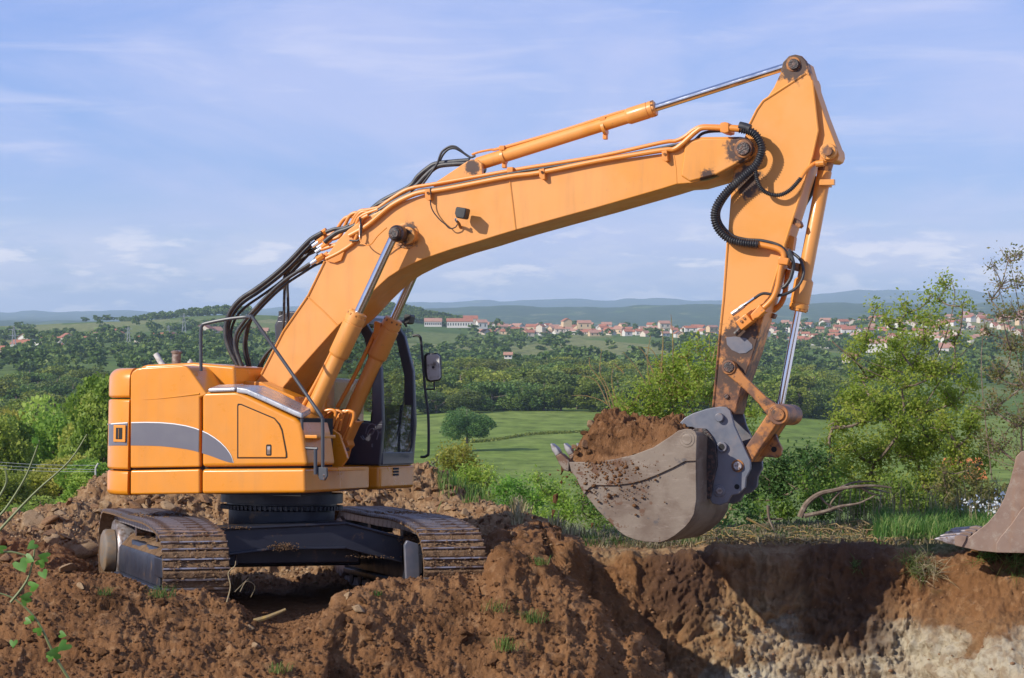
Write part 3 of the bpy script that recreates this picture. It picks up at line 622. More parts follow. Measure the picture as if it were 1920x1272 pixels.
# ---- undercarriage frame: lateral u, backwards b, up h
A2 = math.radians(17.5)
_u = Vector((math.cos(A2), math.sin(A2), -.013)).normalized(); _b = Vector((-math.sin(A2), math.cos(A2), -.042)); _b = (_b - _u * _b.dot(_u)).normalized(); _h = _u.cross(_b)
TM = Matrix(((_u.x, _b.x, _h.x, CX.x), (_u.y, _b.y, _h.y, CX.y), (_u.z, _b.z, _h.z, CX.z - .06), (0, 0, 0, 1)))
TU = UI @ TM          # track frame -> excavator local
_eyeT = TM.inverted() @ Vector((0, 0, EYE))
def PT(px, row, b):   # point on plane b = const of the track frame
    r = TM.inverted().to_3x3() @ Vector(ray(px, row)); t = (b - _eyeT.y) / r.y; p = _eyeT + r * t; return (p.x, b, p.z)
def shoe_mesh():
    mb = MB(); w = .300; p = .084
    mb.slot(1).box((-w, -p, -.006), (w, p, .008)).slot(0)                     # plate (y along travel, z outwards)
    for y in (-.041, .043):
        mb.slot(0).prism([(-w, .008), (w, .008), (w, .034), (-w, .034)], y - .007, y + .007)
    mb.slot(1)
    n = 14; vv = []; ff = []
    for a, wd in ((-.033, .068), (.051, .068)):                                           # earth packed between the grousers
        for i in range(n + 1):
            x = -w + .012 + (2 * w - .024) * i / n; q = .017 + .016 * abs(vn([[x * 14, a * 31, 3.3]])[0])
            if .35 < i / n < .62 and a < 0: q = .009
            b0 = len(vv); vv += [(x, a, .006), (x, a + .012, q + .003 * math.cos(i * 2)), (x, a + wd - .016, q + .004 * math.sin(i)), (x, a + wd, .006)]
            if i: ff += [(b0 - 4 + k, b0 + k, b0 + k + 1, b0 - 3 + k) for k in range(3)]
    mb.add(vv, ff)
    mb.slot(0).box((-.16, -p, -.10), (-.10, p, -.006)).box((.10, -p, -.10), (.16, p, -.006))   # chain links
    o = mb.build('track_shoe', [M['steel'], M['trackdirt']], smooth=False); me = o.data; bpy.data.objects.remove(o); return me
SHOE = shoe_mesh()
def track(uc):
    side = -1 if uc < 0 else 1
    r0 = .35; hb = .45; bn, bf = -1.70, 1.72
    fr = MB()
    # side frame beam with sloped roof
    sec = [(uc - .20, .26), (uc + .20, .26), (uc + .20, .50), (uc + .13, .60), (uc - .13, .60), (uc - .20, .50)]
    n = len(sec); vv = [(a, -1.25, b) for a, b in sec] + [(a, 1.30, b) for a, b in sec]
    fr.add(vv, [tuple(range(n)), tuple(range(2 * n - 1, n - 1, -1))] + [(i, n + i, n + (i + 1) % n, (i + 1) % n) for i in range(n)])
    fr.box((uc - .26, -1.40, .20), (uc + .26, 1.25, .26))             # lower rail with flange
    fr.box((uc - .24, -1.62, .36), (uc - .19, -1.2, .54)).box((uc + .19, -1.62, .36), (uc + .24, -1.2, .54))
    fr.xf(TU); f = fr.build('track_frame', M['chassis'], exc, bevel=.012)
    # shoes round the loop (top run sags a little)
    per = []; st = 26
    def P(t):  # loop parameter -> (b,h, nb, nh)
        return t
    pts = []; rn = .355; hn = .405; rf = r0 + .045
    for i in range(61):
        q = i / 60; b = bn + (bf - bn) * q; pts.append((b, hn + rn + (hb + rf - hn - rn) * q + .075 * math.sin(q * PI) ** .8 * (1 - q) + .008 * math.sin(3 * PI * q)))
    for i in range(1, 30):
        a = PI / 2 - PI * i / 30; pts.append((bf + math.cos(a) * rf, hb + math.sin(a) * rf))
    for i in range(61): q = i / 60; pts.append((bf + (bn - bf) * q, (hb - rf) + (hn - rn - hb + rf) * q))
    for i in range(1, 30):
        a = -PI / 2 - PI * i / 30; pts.append((bn + math.cos(a) * rn, hn + math.sin(a) * rn))
    pts.append(pts[0]); pa = np.array(pts); dl = np.hypot(*np.diff(pa, axis=0).T); cum = np.concatenate([[0], np.cumsum(dl)]); tot = cum[-1]
    ns = int(round(tot / .170)); off = rnd.random()
    for k in range(ns):
        s = (k + off) / ns * tot; b = np.interp(s, cum, pa[:, 0]); h = np.interp(s, cum, pa[:, 1])
        b2 = np.interp((s + .05) % tot, cum, pa[:, 0]); h2 = np.interp((s + .05) % tot, cum, pa[:, 1]); b1 = np.interp((s - .05) % tot, cum, pa[:, 0]); h1 = np.interp((s - .05) % tot, cum, pa[:, 1])
        t = Vector((0, b2 - b1, h2 - h1)).normalized(); x = Vector((1, 0, 0)); nn = x.cross(t)
        Mx = Matrix(((x.x, t.x, nn.x, uc), (x.y, t.y, nn.y, b), (x.z, t.z, nn.z, h), (0, 0, 0, 1)))
        o = bpy.data.objects.new('track_shoe', SHOE); COL.objects.link(o); o.parent = f; o.matrix_local = TU @ Mx
    w = MB(); w.lathe((uc - .19, bf, hb), (uc + .19, bf, hb), [(0, .10), (0, .31), (.03, .33), (.14, .34), (.24, .34), (.35, .33), (.38, .31), (.38, .1)], 32)
    w.xf(TU); w.build('sprocket', M['steel'], f)
    w = MB(); s0 = uc + side * .2; w.lathe((s0, bf - .02, hb), (s0 + side * .16, bf - .02, hb), [(0, .22), (.08, .22), (.10, .21), (.12, .17)], 36)
    w.xf(TU); w.build('travel_motor', M['motor'] if side < 0 else M['chassis'], f)
    w = MB(); w.lathe((uc - .10, bn, hn), (uc + .10, bn, hn), [(0, .1), (0, .31), (.05, .29), (.06, .33), (.14, .33), (.15, .29), (.2, .31), (.2, .1)], 32)
    w.xf(TU); w.build('idler_wheel', M['steel'], f)
    for i in range(8):
        b = -1.25 + i * .36; w = MB(); w.lathe((uc - .17, b, .17), (uc + .17, b, .17), [(0, .05), (0, .085), (.06, .085), (.07, .11), (.1, .11), (.11, .075), (.23, .075), (.24, .11), (.27, .11), (.28, .085), (.34, .085), (.34, .05)], 16)
        w.xf(TU); w.build('track_roller', M['grease'], f)
    for b in (-.6, .7):
        w = MB(); w.cyl((uc - .12, b, .70), (uc + .12, b, .70), .06, n=16); w.box((uc - .03, b - .04, .55), (uc + .03, b + .04, .70)); w.xf(TU); w.build('carrier_roller', M['grease'], f)
    # earth lying on the frame and the top run
    ns_ = 46; vv = []; ff = []
    for i in range(ns_):
        for j in range(9):
            b = -1.2 + 2.4 * i / (ns_ - 1); a = -1 + 2 * j / 8; q = (1 - abs(a) ** 2.2)
            hh = .585 + q * (.055 + .07 * fbm([[b * 3, a * 2, uc]], 3, 8)[0]) - .05 * (1 - q); vv.append((uc + a * .19, b, hh))
    for i in range(ns_ - 1):
        for j in range(8): k = i * 9 + j; ff.append((k, k + 1, k + 10, k + 9))
    w = MB(); w.add(vv, ff); w.xf(TU); tag(w.build('caked_earth', M['trackdirt'], f), kind='stuff')
    rs = np.random.RandomState(int(uc * 10) + 50); cl = MB()
    for i in range(620):                                              # crumbs on the top run
        q = rs.rand() ** .8; b = bn + (bf - bn) * q; h = hn + rn + (hb + rf - hn - rn) * q + .075 * math.sin(q * PI) ** .8 * (1 - q) + .026
        if rs.rand() < .42: a = rs.uniform(.2, 1.75); b = bn - math.sin(a) * .378; h = hn + math.cos(a) * .378
        a0 = uc + rs.uniform(-.30, .30) * (1 if rs.rand() < .4 else .8); s = rs.uniform(.006, .017) * (1.5 if rs.rand() < .12 else 1)
        cl.add([(a0 + s * x * (1 + .3 * rs.rand()), b + s * y * (1 + .3 * rs.rand()), h + s * z * .7) for x, y, z in ((1, 0, 0), (-1, 0, 0), (0, 1, 0), (0, -1, 0), (0, 0, 1), (0, 0, -1), (.7, .7, .5))], [(0, 2, 4), (2, 1, 4), (1, 3, 4), (3, 0, 4), (2, 0, 5), (1, 2, 5), (3, 1, 5), (0, 3, 5)])
    cl.xf(TU); tag(cl.build('earth_crumbs', M['trackdirt'], f), kind='stuff')
    return f
tf1 = track(-1.195); tf2 = track(1.195)
tf1['label'] = 'nearer left track caked in dry earth'; tf2['label'] = 'right track beneath the cab, half sunk in soil'
# guard plate at the inner end of the right track
_bp = -1.80
mb = MB(); pl = [PT(a, b, _bp) for a, b in ((757, 1022), (762, 1013), (784, 1020), (786, 1094), (760, 1094))]
mb.prism([(p[0], p[2]) for p in pl], _bp - .03, _bp + .02); mb.xf(TU); mb.build('guard_plate', M['coupler'], exc, bevel=.01)
# car body beams
def beam(b0, pts, th):
    q = [PT(a, r, b0) for a, r in pts]; mb = MB(); o2 = [(p[0], p[2]) for p in q]; mb.prism(o2, b0, b0 + th)
    # proud flanges along the top and bottom
    for i, j in ((0, 1), (1, 2), (4, 5), (5, 6)):
        (x0, z0), (x1, z1) = o2[i], o2[j]; mb.prism([(x0, z0 - .004), (x1, z1 - .004), (x1, z1 + .022), (x0, z0 + .022)], b0 - .035, b0 + th)
    mb.xf(TU); return mb.build('cross_beam', M['chassis'], exc, bevel=.008)
beam(-1.05, [(413, 994), (649, 983), (756, 1011), (755, 1056), (647, 1029), (511, 1031), (421, 1042)], .5)
mb = MB(); mb.prism([(-.95, .32), (.95, .32), (.95, .50), (.5, .72), (-.5, .72), (-.95, .5)], .55, 1.05); mb.xf(TU); mb.build('cross_beam', M['chassis'], exc, bevel=.01)
mb = MB(); mb.box((-.62, -.75, .42), (.62, .75, .70)); mb.xf(TU); mb.build('car_body', M['chassis'], exc, bevel=.02)
mb = MB(); cc = (0, 0, 0); mb.lathe((0, 0, .68), (0, 0, 1.02), [(0, .52), (.17, .52), (.19, .58), (.22, .58), (.225, .54), (.24, .54), (.245, .60), (.34, .60)], 48)
for i in range(72):
    a = 2 * PI * i / 72; mb.box((math.cos(a) * .585 - .012, math.sin(a) * .585 - .012, .86), (math.cos(a) * .585 + .012, math.sin(a) * .585 + .012, .90))
mb.build('turntable', M['black'] if False else M['chassis'], exc)
mb = MB(); mb.cyl((-.05, -.50, .62), (-.05, -1.0, .62), .05); mb.box((-.05, -1.02, .36), (.02, -.99, .66)); mb.xf(TU @ TU.inverted()); mb.build('centre_bracket', M['coupler'], exc)

# ---- upper structure: panels
YN = -1.25
s240 = L(241, 800, YN)[0]
AX = .60
def ell(phi, off=0): return (s240 - (AX - off) * math.sin(phi), -(1.25 - off) * math.cos(phi))
def cw_plan(off=0, far=True, n=26):
    ph = [(-0) + PI * i / n for i in range(n + 1)] if far else [0 + PI * i / n for i in range(n // 2)]
    return [ell(p, off) for p in ph]
def cw_piece(r0, r1, name, rt=.03, rb=.03, off=0):      # rows bottom, top on the near plane
    h0 = L(241, r0, YN)[1]; h1 = L(241, r1, YN)[1]; mb = MB(); n = 40; rings = []
    def prof(rt, rb):
        P = []
        for i in range(5): a = PI / 2 * i / 4; P.append((h0 + rb * (1 - math.sin(a)), rb * (1 - math.cos(a))))
        P = [(h0 + rb - rb * math.cos(PI / 2 * i / 4), rb - rb * math.sin(PI / 2 * i / 4)) for i in range(5)]
        P += [(h1 - rt + rt * math.sin(PI / 2 * i / 6), rt - rt * math.cos(PI / 2 * i / 6)) for i in range(7)]
        return P
    for h, o in prof(rt, rb):
        rings.append([(s240 - (AX - o - off) * math.sin(PI * i / n), -(1.25 - o - off) * math.cos(PI * i / n), h) for i in range(n + 1)])
    vv = [p for r in rings for p in r]; m = n + 1
    ff = [(j * m + i, (j + 1) * m + i, (j + 1) * m + i + 1, j * m + i + 1) for j in range(len(rings) - 1) for i in range(n)]
    ff += [tuple(range(m)), tuple((len(rings) - 1) * m + i for i in range(m - 1, -1, -1))]
    ff += [tuple([j * m for j in range(len(rings))][::-1] + [j * m + n for j in range(len(rings))])]
    mb.add(vv, ff); return mb.build(name, M['paint'], exc, ang=50)
cwt = cw_piece(746, 690, 'counterweight_cap', .11, .03)
cwd = cw_piece(881, 749, 'rear_door', .025, .025)
cwb = cw_piece(930, 884, 'counterweight', .025, .05)
core = MB(); core.plan([(p[0] + .02, p[1] * .985) for p in cw_plan(.035)] + [(.3, 1.2), (.3, -.5), (L(560, 900, YN)[0], -.5), (L(560, 900, YN)[0], -1.20)], L(300, 926, YN)[1] + .01, L(300, 780, YN)[1])
core.build('inner_shell', M['black'], exc)
def panel(pts, name, y0=YN, th=.5, bev=.022, mat='paint', par=None, seg=3):
    mb = MB(); mb.prism(LL(pts, y0), y0, y0 + th); return mb.build(name, M[mat], par or exc, bevel=bev, seg=seg)
door = panel([(244, 878), (244, 705), (248, 697), (256, 691), (269, 689), (341, 685), (349, 687), (357, 695), (388, 739), (386, 742), (374.5, 746), (374.5, 876)], 'side_door', bev=.034)
mb = MB(); mb.tube([P3(a, b_, YN - .001) for a, b_ in ((268, 750), (300, 747.5), (340, 743), (374, 738.5))], (.002, .009), 6); mb.build('door_crease', M['paint'], door)
low1 = panel([(244, 928), (244, 882), (374.5, 879.5), (374.5, 926)], 'lower_door', bev=.02)
low2 = panel([(378, 926.5), (378, 880), (572, 878.5), (573, 925)], 'front_skirt', th=.82, bev=.03)
tbox = panel([(378, 876), (378, 741), (382, 735), (440, 733.5), (452, 736), (552, 784), (563, 793), (568, 812), (577, 874)], 'tool_box', th=.64, bev=.05)
# hatch of the tool box and its recessed slot
hp = [(444.6, 860), (444.6, 761), (446, 757), (452, 757.5), (515, 784), (525, 795), (530, 806), (538.5, 850), (539, 858), (536, 860)]
hp2 = [(446.6, 858), (446.6, 762.5), (447.5, 760), (452, 760), (514, 786), (523, 797), (528, 808), (536, 850), (536, 858)]
mb = MB(); mb.prism(LL(hp, YN - .002), YN - .002, YN + .02); mb.build('hatch_gap', M['black'], tbox)
mb = MB(); mb.prism(LL([(a + (0 if a < 500 else -.2), b) for a, b in hp2], YN - .009), YN - .009, YN + .02); hatch = mb.build('hatch', M['paint'], tbox, bevel=.006)
mb = MB(); mb.prism(LL([(500, 855), (498.6, 853), (498.6, 836), (500, 833.6), (507.5, 833.6), (509, 836), (509, 853), (507.5, 855)], YN - .012), YN - .012, YN + .01); mb.build('hatch_handle', M['black'], tbox, bevel=.003)
mb = MB(); mb.prism(LL([(501, 852), (501, 837), (506.5, 837), (506.5, 852)], YN - .014), YN - .014, YN + .01); mb.build('hatch_latch', M['steel'], tbox)
# grey swoosh with its white line: thin films on the panels
up_ = zz([(122, 748), (190, 742), (262, 738), (360, 736), (450, 738), (530, 745), (600, 757), (650, 770), (690, 785), (730, 803), (770, 828), (805, 855), (835, 885), (858, 915), (873, 942), (883, 978)], 3.18, 160, 560)
lo_ = zz([(122, 878), (190, 876), (262, 876), (360, 877), (450, 880), (530, 888), (600, 898), (650, 908), (690, 920), (730, 932), (770, 946), (805, 960), (835, 970), (858, 977), (873, 979), (883, 979)], 3.18, 160, 560)
upx, upy = zip(*up_); lox, loy = zip(*lo_)
def decal(x0, x1, name, yoff, par, edge=0, mat='greydecal'):
    mb = MB(); n = 26; vv = []
    for i in range(n + 1):
        x = x0 + (x1 - x0) * i / n; a = np.interp(x, upx, upy); b = np.interp(x, lox, loy)
        if edge: a, b = a - .1, a + edge
        else: a = a + .2
        if x <= 241.5:
            # on the rounded corner: march round the plan ellipse
            best = None
            for ph in np.linspace(0, .95, 60):
                s, y = ell(ph, yoff); pxx = proj(s, y, 1.7)
                if best is None or abs(pxx - x) < best[0]: best = (abs(pxx - x), s, y)
            _, s, y = best; ha = hrow(s, y, a); hb_ = hrow(s, y, b)
        else:
            y = YN + yoff; s, ha = L(x, a, y); _, hb_ = L(x, b, y)
        vv += [(s, y, ha), (s, y, hb_)]
    ff = [(2 * i, 2 * i + 1, 2 * i + 3, 2 * i + 2) for i in range(n)]
    mb.add(vv, ff); return mb.build(name, M[mat], par)
def topx(p):
    q = UM @ Vector(p); v = np.array((q.x, q.y, q.z - EYE)); f = v @ FWD; return 960 + v[0] / f * FPX, 636 - (v @ UP) / f * FPX
def proj(s, y, h): return topx((s, y, h))[0]
def hrow(s, y, row):
    a, b = 0., 4.
    for _ in range(30):
        m = (a + b) / 2
        if topx((s, y, m))[1] > row: a = m
        else: b = m
    return m
for (a, b, par) in ((246, 373, door), (379.5, 437.6, tbox)):
    decal(a, b, 'stripe_decal', -.003, par); decal(a, b, 'white_line', -.005, par, 1.7, 'white')
for a, b in ((200.0, 239.5),):
    decal(a, b, 'stripe_decal', -.004, cwd); decal(a, b, 'white_line', -.006, cwd, 1.7, 'white')
hs, hy = ell(.30, -.012)
def ellp(px):
    best = min(((abs(proj(*ell(ph), 1.7) - px), ph) for ph in np.linspace(0, .95, 200))); return ell(best[1], -.01)
(sa, ya), (sb, yb) = ellp(216), ellp(238)
def quadbox(r0, r1, inset, dep, name, mat, par):
    f = lambda t: (sa + (sb - sa) * t, ya + (yb - ya) * t)
    (s0, y0), (s1, y1) = f(inset), f(1 - inset); h0 = hrow(s0, y0, r0); h1 = hrow(s0, y0, r1); nx, ny = (yb - ya), -(sb - sa); l = math.hypot(nx, ny); nx, ny = nx / l * dep, ny / l * dep
    if ny > 0: nx, ny = -nx, -ny
    mb = MB(); mb.plan([(s0, y0), (s1, y1), (s1 + nx, y1 + ny), (s0 + nx, y0 + ny)], h0, h1); return mb.build(name, M[mat], par, bevel=.005)
quadbox(829, 797, 0, .012, 'latch_frame', 'paint', cwd); quadbox(824, 802, .22, .016, 'latch_recess', 'black', cwd); quadbox(823, 804, .48, .022, 'latch_handle', 'paint', cwd)
# deck, hood top, far side of the house
mb = MB(); mb.prism(LL([(262, 750), (262, 688), (275, 684), (363, 680), (440, 687), (441, 716), (441, 760), (300, 760)], -.80), -.80, .35); mb.build('engine_hood', M['paint'], exc, bevel=.03, seg=3)
mb = MB(); mb.box((s240, .2, L(300, 926, YN)[1]), (.35, 1.22, L(300, 700, YN)[1])); mb.build('far_house', M['paint'], exc, bevel=.05)
mb = MB(); mb.prism(LL([(440, 770), (440, 714), (488, 716), (500, 722), (552, 744), (560, 770)], -.62), -.62, -.36); mb.build('inner_cover', M['paint'], exc, bevel=.012)
# silver top covers
y1, y2 = YN - .012, -.74
def loft(near, far, yn, yf, name, mat, drop=.03):
    mb = MB(); a = [P3(x, r, yn) for x, r in near]; b = [P3(x, r, yf) for x, r in far]; n = len(a)
    c = [(p[0], p[1], p[2] - drop) for p in a]; d = [(p[0], p[1], p[2] - drop) for p in b]
    vv = a + b + c + d
    ff = []
    for i in range(n - 1):
        ff += [(i, i + 1, n + i + 1, n + i), (i, 2 * n + i, 2 * n + i + 1, i + 1), (n + i, n + i + 1, 3 * n + i + 1, 3 * n + i), (2 * n + i, 3 * n + i, 3 * n + i + 1, 2 * n + i + 1)]
    ff += [(0, n, 3 * n, 2 * n), (n - 1, 3 * n - 1, 4 * n - 1, 2 * n - 1)]
    mb.add(vv, ff); return mb.build(name, M[mat], exc, bevel=.014, seg=3)
loft([(390, 728.5), (441, 726.5)], [(410, 721.5), (458, 720)], y1, -.95, 'silver_cover', 'silver', .04)
loft([(443.5, 726), (462, 728.5), (500, 745), (550, 768), (567, 775)], [(452, 721), (496, 723.5), (523, 735), (560, 754), (583, 767)], y1, -.80, 'silver_cover', 'silver', .055)
# front face of the tool box: steps, brackets
mb = MB(); (s0, h0) = L(566, 818, YN); mb.box((s0 - .03, YN + .03, h0 - .02), (s0 + .14, -.80, h0 + .012)); mb.build('step_plate', M['paint'], exc, bevel=.006)
mb = MB(); (s0, h0) = L(578, 880, YN); mb.box((s0 - .05, -.95, h0 - .02), (s0 + .17, -.30, h0 + .014)); mb.build('step_plate', M['paint'], exc, bevel=.006)
# deck between tool box and cab base, far base
h0 = L(600, 919, YN)[1]; h1 = L(600, 877, YN)[1]
mb = MB(); a = P3(636, 920, -.45); s_c = P3(712, 922, .42)[0]
hb0 = P3(712, 919, .42)[2]; hb1 = P3(712, 873, .42)[2]
mb.box((-.9, -.46, hb0 + .02), (P3(640, 900, -.46)[0] - .04, .30, hb1 - .01)); mb.build('centre_deck', M['paint'], exc, bevel=.01)
mb = MB(); mb.plan([(-.8, .34), (s_c, .42), (s_c + .01, 1.30), (-.8, 1.32)], hb0, hb1); cbase = mb.build('cab_base', M['paint'], exc, bevel=.04, seg=3)
for i in range(3):
    r = 879.5 + i * 5.6; pA = P3(742.5, r, .74); mb = MB(); mb.box((s_c + .0, .74, pA[2] - .010), (s_c + .014, .87, pA[2] + .010)); mb.build('vent_slot', M['black'], cbase)
mb = MB(); mb.box((s_c - .8, .415, hb0 + .015), (s_c - .45, .425, hb1)); mb.build('seam_plate', M['paint'], cbase)
# exhaust, canister, cap
mb = MB(); mb.tube([P3(306, 686, -.1), P3(299, 676, -.1), P3(292, 664, -.1)], .028, 14); mb.build('exhaust_pipe', M['mirror'], exc)
mb = MB(); q = P3(330.5, 686, -.3); hh = P3(330.5, 657, -.3)[2]; mb.lathe(q, (q[0], q[1], hh), [(0, .045), (hh - q[2] - .03, .045), (hh - q[2] - .028, .055), (hh - q[2] - .012, .055), (hh - q[2], .03)], 20); mb.build('pre_cleaner', M['exh'], exc)
mb = MB(); q = P3(357, 684, -.3); mb.lathe(q, (q[0], q[1], q[2] + .06), [(0, .03), (.03, .03), (.035, .02), (.055, .008)], 14); mb.build('filler_cap', M['mirror'], exc)
# dark column seen behind the hoses
mb = MB(); mb.prism(LL([(516, 668), (513, 610), (518, 599), (545, 598), (560, 602), (560, 660)], .36), .36, .75); mb.build('far_mirror', M['cabgrey'], exc, bevel=.03)
mb = MB(); mb.cyl(P3(528, 600, .45), P3(528, 584, .45), .032, n=14); mb.build('beacon_stub', M['lamp'], exc)
# hand rails
def tubes(name, mat, pts, y, r, smooth=5, n=10, par=None, k=None):
    if k: pts = zz(pts, *k)
    ys = y if isinstance(y, (list, tuple)) else [y] * len(pts); mb = MB()
    if isinstance(y, tuple): ys = [y[0] + (y[1] - y[0]) * i / (len(pts) - 1) for i in range(len(pts))]
    mb.tube([P3(a, b, yy) for (a, b), yy in zip(pts, ys)], r, n, smooth); return mb.build(name, M[mat], par or exc)
tubes('hand_rail', 'rail', [(377, 696), (376.5, 640), (377, 618), (379, 611), (385, 607), (424, 599), (462, 594.5), (471, 595), (476, 599), (540, 690), (597, 773), (603, 783), (605, 796), (605, 886)], [-1.1] * 7 + [-1.15] * 3 + [-1.2] * 4, .0165, 4)
tubes('hand_rail', 'rail', [(566, 785), (567, 826), (569, 836), (575, 840.5), (595.5, 841.5)], -1.22, .014, 4)
tubes('rail_post', 'rail', [(591.5, 842), (591.5, 890)], -1.24, .017, 1)
mb = MB(); mb.prism(LL([(594, 876), (613, 877), (614, 893), (609, 901), (600, 900), (596, 890)], -1.22), -1.23, -1.2); br = mb.build('rail_bracket', M['rail'], exc, bevel=.004)
for px, r in ((607, 891), (607.5, 897)):
    mb = MB(); mb.cyl(P3(px, r, -1.235), P3(px, r, -1.215), .011, n=8); mb.build('bolt', M['steel'], br)

# ---- boom
YB0, YB1 = -.34, .26
top_ = [(487, 706), (530, 624), (577, 556.5), (608, 492), (618, 472), (632, 451), (652, 431), (680, 411), (720, 391), (760, 376), (800, 363), (880, 346), (960, 332), (1080, 311), (1200, 294), (1243, 288), (1262, 278), (1286, 265), (1315, 257), (1388, 256.5), (1402, 259), (1411, 267), (1415, 279), (1411, 291), (1402, 300)]
bot_ = [(1375, 314), (1342, 331), (1296, 344), (1269, 346), (1240, 355), (1122, 389), (1040, 411.5), (967, 432), (930, 443), (897, 453.5), (850, 467), (812, 480), (790, 488), (770, 497), (748, 508), (728, 521), (706, 541), (684, 563), (660, 589), (634, 611.5), (585, 666), (533, 725), (515, 755), (492, 768), (470, 758), (465, 735)]
mb = MB(); mb.prism(LL(top_ + bot_, YB0), YB0, YB1); boom = mb.build('boom', M['boom'], exc, bevel=.012, seg=2)
# top plate overhang lip along the upper side edge, weld seams
def ribbon(pts, y, wpx, name, mat, t=.006, par=None):   # thin raised bead following image points
    mb = MB(); mb.tube([P3(a, b, y) for a, b in pts], wpx, 6); return mb.build(name, M[mat], par or boom)
ribbon(zz([(910, 425), (930, 590), (948, 750)], 3.555, 700, 220), YB0, .010, 'weld_seam', 'boom')
ribbon([(577, 556.5), (608, 585), (634, 611.5)], YB0, .009, 'weld_seam', 'boom')
ribbon([(490, 702), (531, 622), (578, 554), (609, 490)], YB0 - .004, .010, 'edge_lip', 'boom')
ribbon([(1264, 292), (1268, 318), (1269, 345)], YB0, .004, 'weld_seam', 'boom')
# cast tip: proud cheek, pin with greasy boss
mb = MB(); mb.prism(LL([(1284, 268), (1316, 259), (1386, 259), (1399, 262), (1409, 271), (1411, 281), (1405, 293), (1375, 311), (1341, 329), (1293, 341), (1276, 330)], YB0 - .02), YB0 - .02, YB0 + .02); mb.build('tip_casting', M['boom'], boom, bevel=.018, seg=3)
def disc(px, row, y0, y1, r, name, mat, par, r2=None, n=28, bev=0):
    mb = MB(); mb.cyl(P3(px, row, y0)[0:1] + (y0,) + P3(px, row, y0)[2:], (P3(px, row, y0)[0], y1, P3(px, row, y0)[2]), r, r2, n); return mb.build(name, M[mat], par, bevel=bev)
disc(1393, 279, YB0 - .035, YB0, .085, 'boss', 'rusty', boom, bev=.008); disc(1393, 279, YB0 - .055, YB0, .062, 'tip_pin', 'grease', boom, bev=.008)
disc(886, 313, -.17, .1, .045, 'cylinder_pin', 'grease', boom, bev=.006)
disc(762, 442, YB0 - .012, YB0 + .01, .125, 'boss_ring', 'boom', boom, bev=.006); disc(762, 442, YB0 - .10, YB0, .085, 'boss', 'boom', boom, bev=.01)
def dax(q, y0, y1, r, name, mat, par, bev=0, n=28):
    mb = MB(); mb.cyl((q[0], y0, q[2]), (q[0], y1, q[2]), r, n=n); return mb.build(name, M[mat], par, bevel=bev)
q = P3(743, 438, YB0 - .22)
dax(q, YB0 - .285, YB0, .05, 'lift_pin', 'grease', boom, .008); dax(q, YB0 - .10, YB0 - .004, .082, 'pin_boss', 'rusty', boom, .008)
mb = MB(); mb.lathe((q[0], YB0 - .12, q[2]), (q[0], YB0 - .30, q[2]), [(0, .070), (.03, .082), (.10, .080), (.12, .06), (.155, .055)], 22); mb.build('rod_eye', M['grease'], boom)
for y in (-.19, .04):
    mb = MB(); mb.prism(LL([(806, 361), (818, 341), (875, 303), (884, 299), (895, 300), (903, 307), (904, 327), (903, 345), (850, 355)], y), y, y + .05); mb.build('cylinder_lug', M['boom'], boom, bevel=.006)
# work lamp on the boom with its cable
mb = MB(); a = P3(862, 404, YB0 - .17); mb.prism(LL(zz([(541, 640), (548, 602), (556, 597), (612, 606), (619, 612), (607, 668), (600, 678), (550, 670)], 3.555, 700, 220), YB0 - .21), YB0 - .21, YB0 - .09)
wl = mb.build('work_lamp', M['lamp'], boom, bevel=.012, seg=3)
tubes('lamp_stem', 'chrome', [(548, 672), (552, 690), (566, 702)], (YB0 - .14, YB0 - .12), .012, 3, par=wl, k=(3.555, 700, 220))
tubes('lamp_bracket', 'rusty', [(560, 698), (572, 712), (580, 735)], (YB0 - .12, YB0), .014, 3, par=wl, k=(3.555, 700, 220))
tubes('lamp_cable', 'rubber', [(382, 470), (383, 520), (382, 580), (400, 630), (440, 680), (480, 715), (510, 742), (545, 735), (560, 715)], (YB0 - .05, YB0 - .06), .006, 5, 6, par=wl, k=(3.555, 700, 220))
tubes('grease_line', 'pipe', [(1160, 215), (1110, 260), (1070, 310), (1040, 318), (1010, 300), (1000, 270), (1000, 200), (1020, 160)], (YB0 - .20, YB0 - .03), .006, 5, 6, par=boom, k=(3.18, 360, 360))
# ---- hydraulic cylinders
def hyd(name, base, gl0, gl1, rodend, y, rb, rg, rr, eye=.09, mat='boom', par=None):
    B = Vector(P3(*base, y)); G0 = Vector(P3(*gl0, y)); G1 = Vector(P3(*gl1, y)); E = Vector(P3(*rodend, y)); d = (E - B).normalized()
    g0 = (G0 - B).dot(d); g1 = (G1 - B).dot(d); ln = (E - B).length
    mb = MB(); mb.lathe(B, E, [(0, rb * .8), (.02, rb), (g0 - .02, rb), (g0, rg * .96), (g0 + .01, rg), (g0 + (g1 - g0) * .72, rg), (g0 + (g1 - g0) * .73, rg * .93), (g1 - .01, rg * .93), (g1, rg * .8)], 32)
    c = mb.build(name, M[mat], exc)
    mb = MB(); mb.lathe(B, E, [(g1 - .05, rr), (ln - .04, rr)], 24); mb.build('piston_rod', M['chrome'], c)
    u = d.cross(Vector((0, 1, 0))).normalized(); v = d.cross(u)
    mb = MB(); mb.lathe(B + d * 0, E, [(g0 + (g1 - g0) * .76, rg * 1.0), (g0 + (g1 - g0) * .9, rg * 1.0)], 28); mb.build('gland', M[mat], c, bevel=.003)
    for k in range(10):
        a = 2 * PI * k / 10; p = B + d * (g0 + (g1 - g0) * .9) + (u * math.cos(a) + v * math.sin(a)) * rg * .86; mb = MB(); mb.cyl(p, p + d * .02, .012, n=6); mb.build('bolt', M['rusty'], c, smooth=False)
    return c, B, d, u
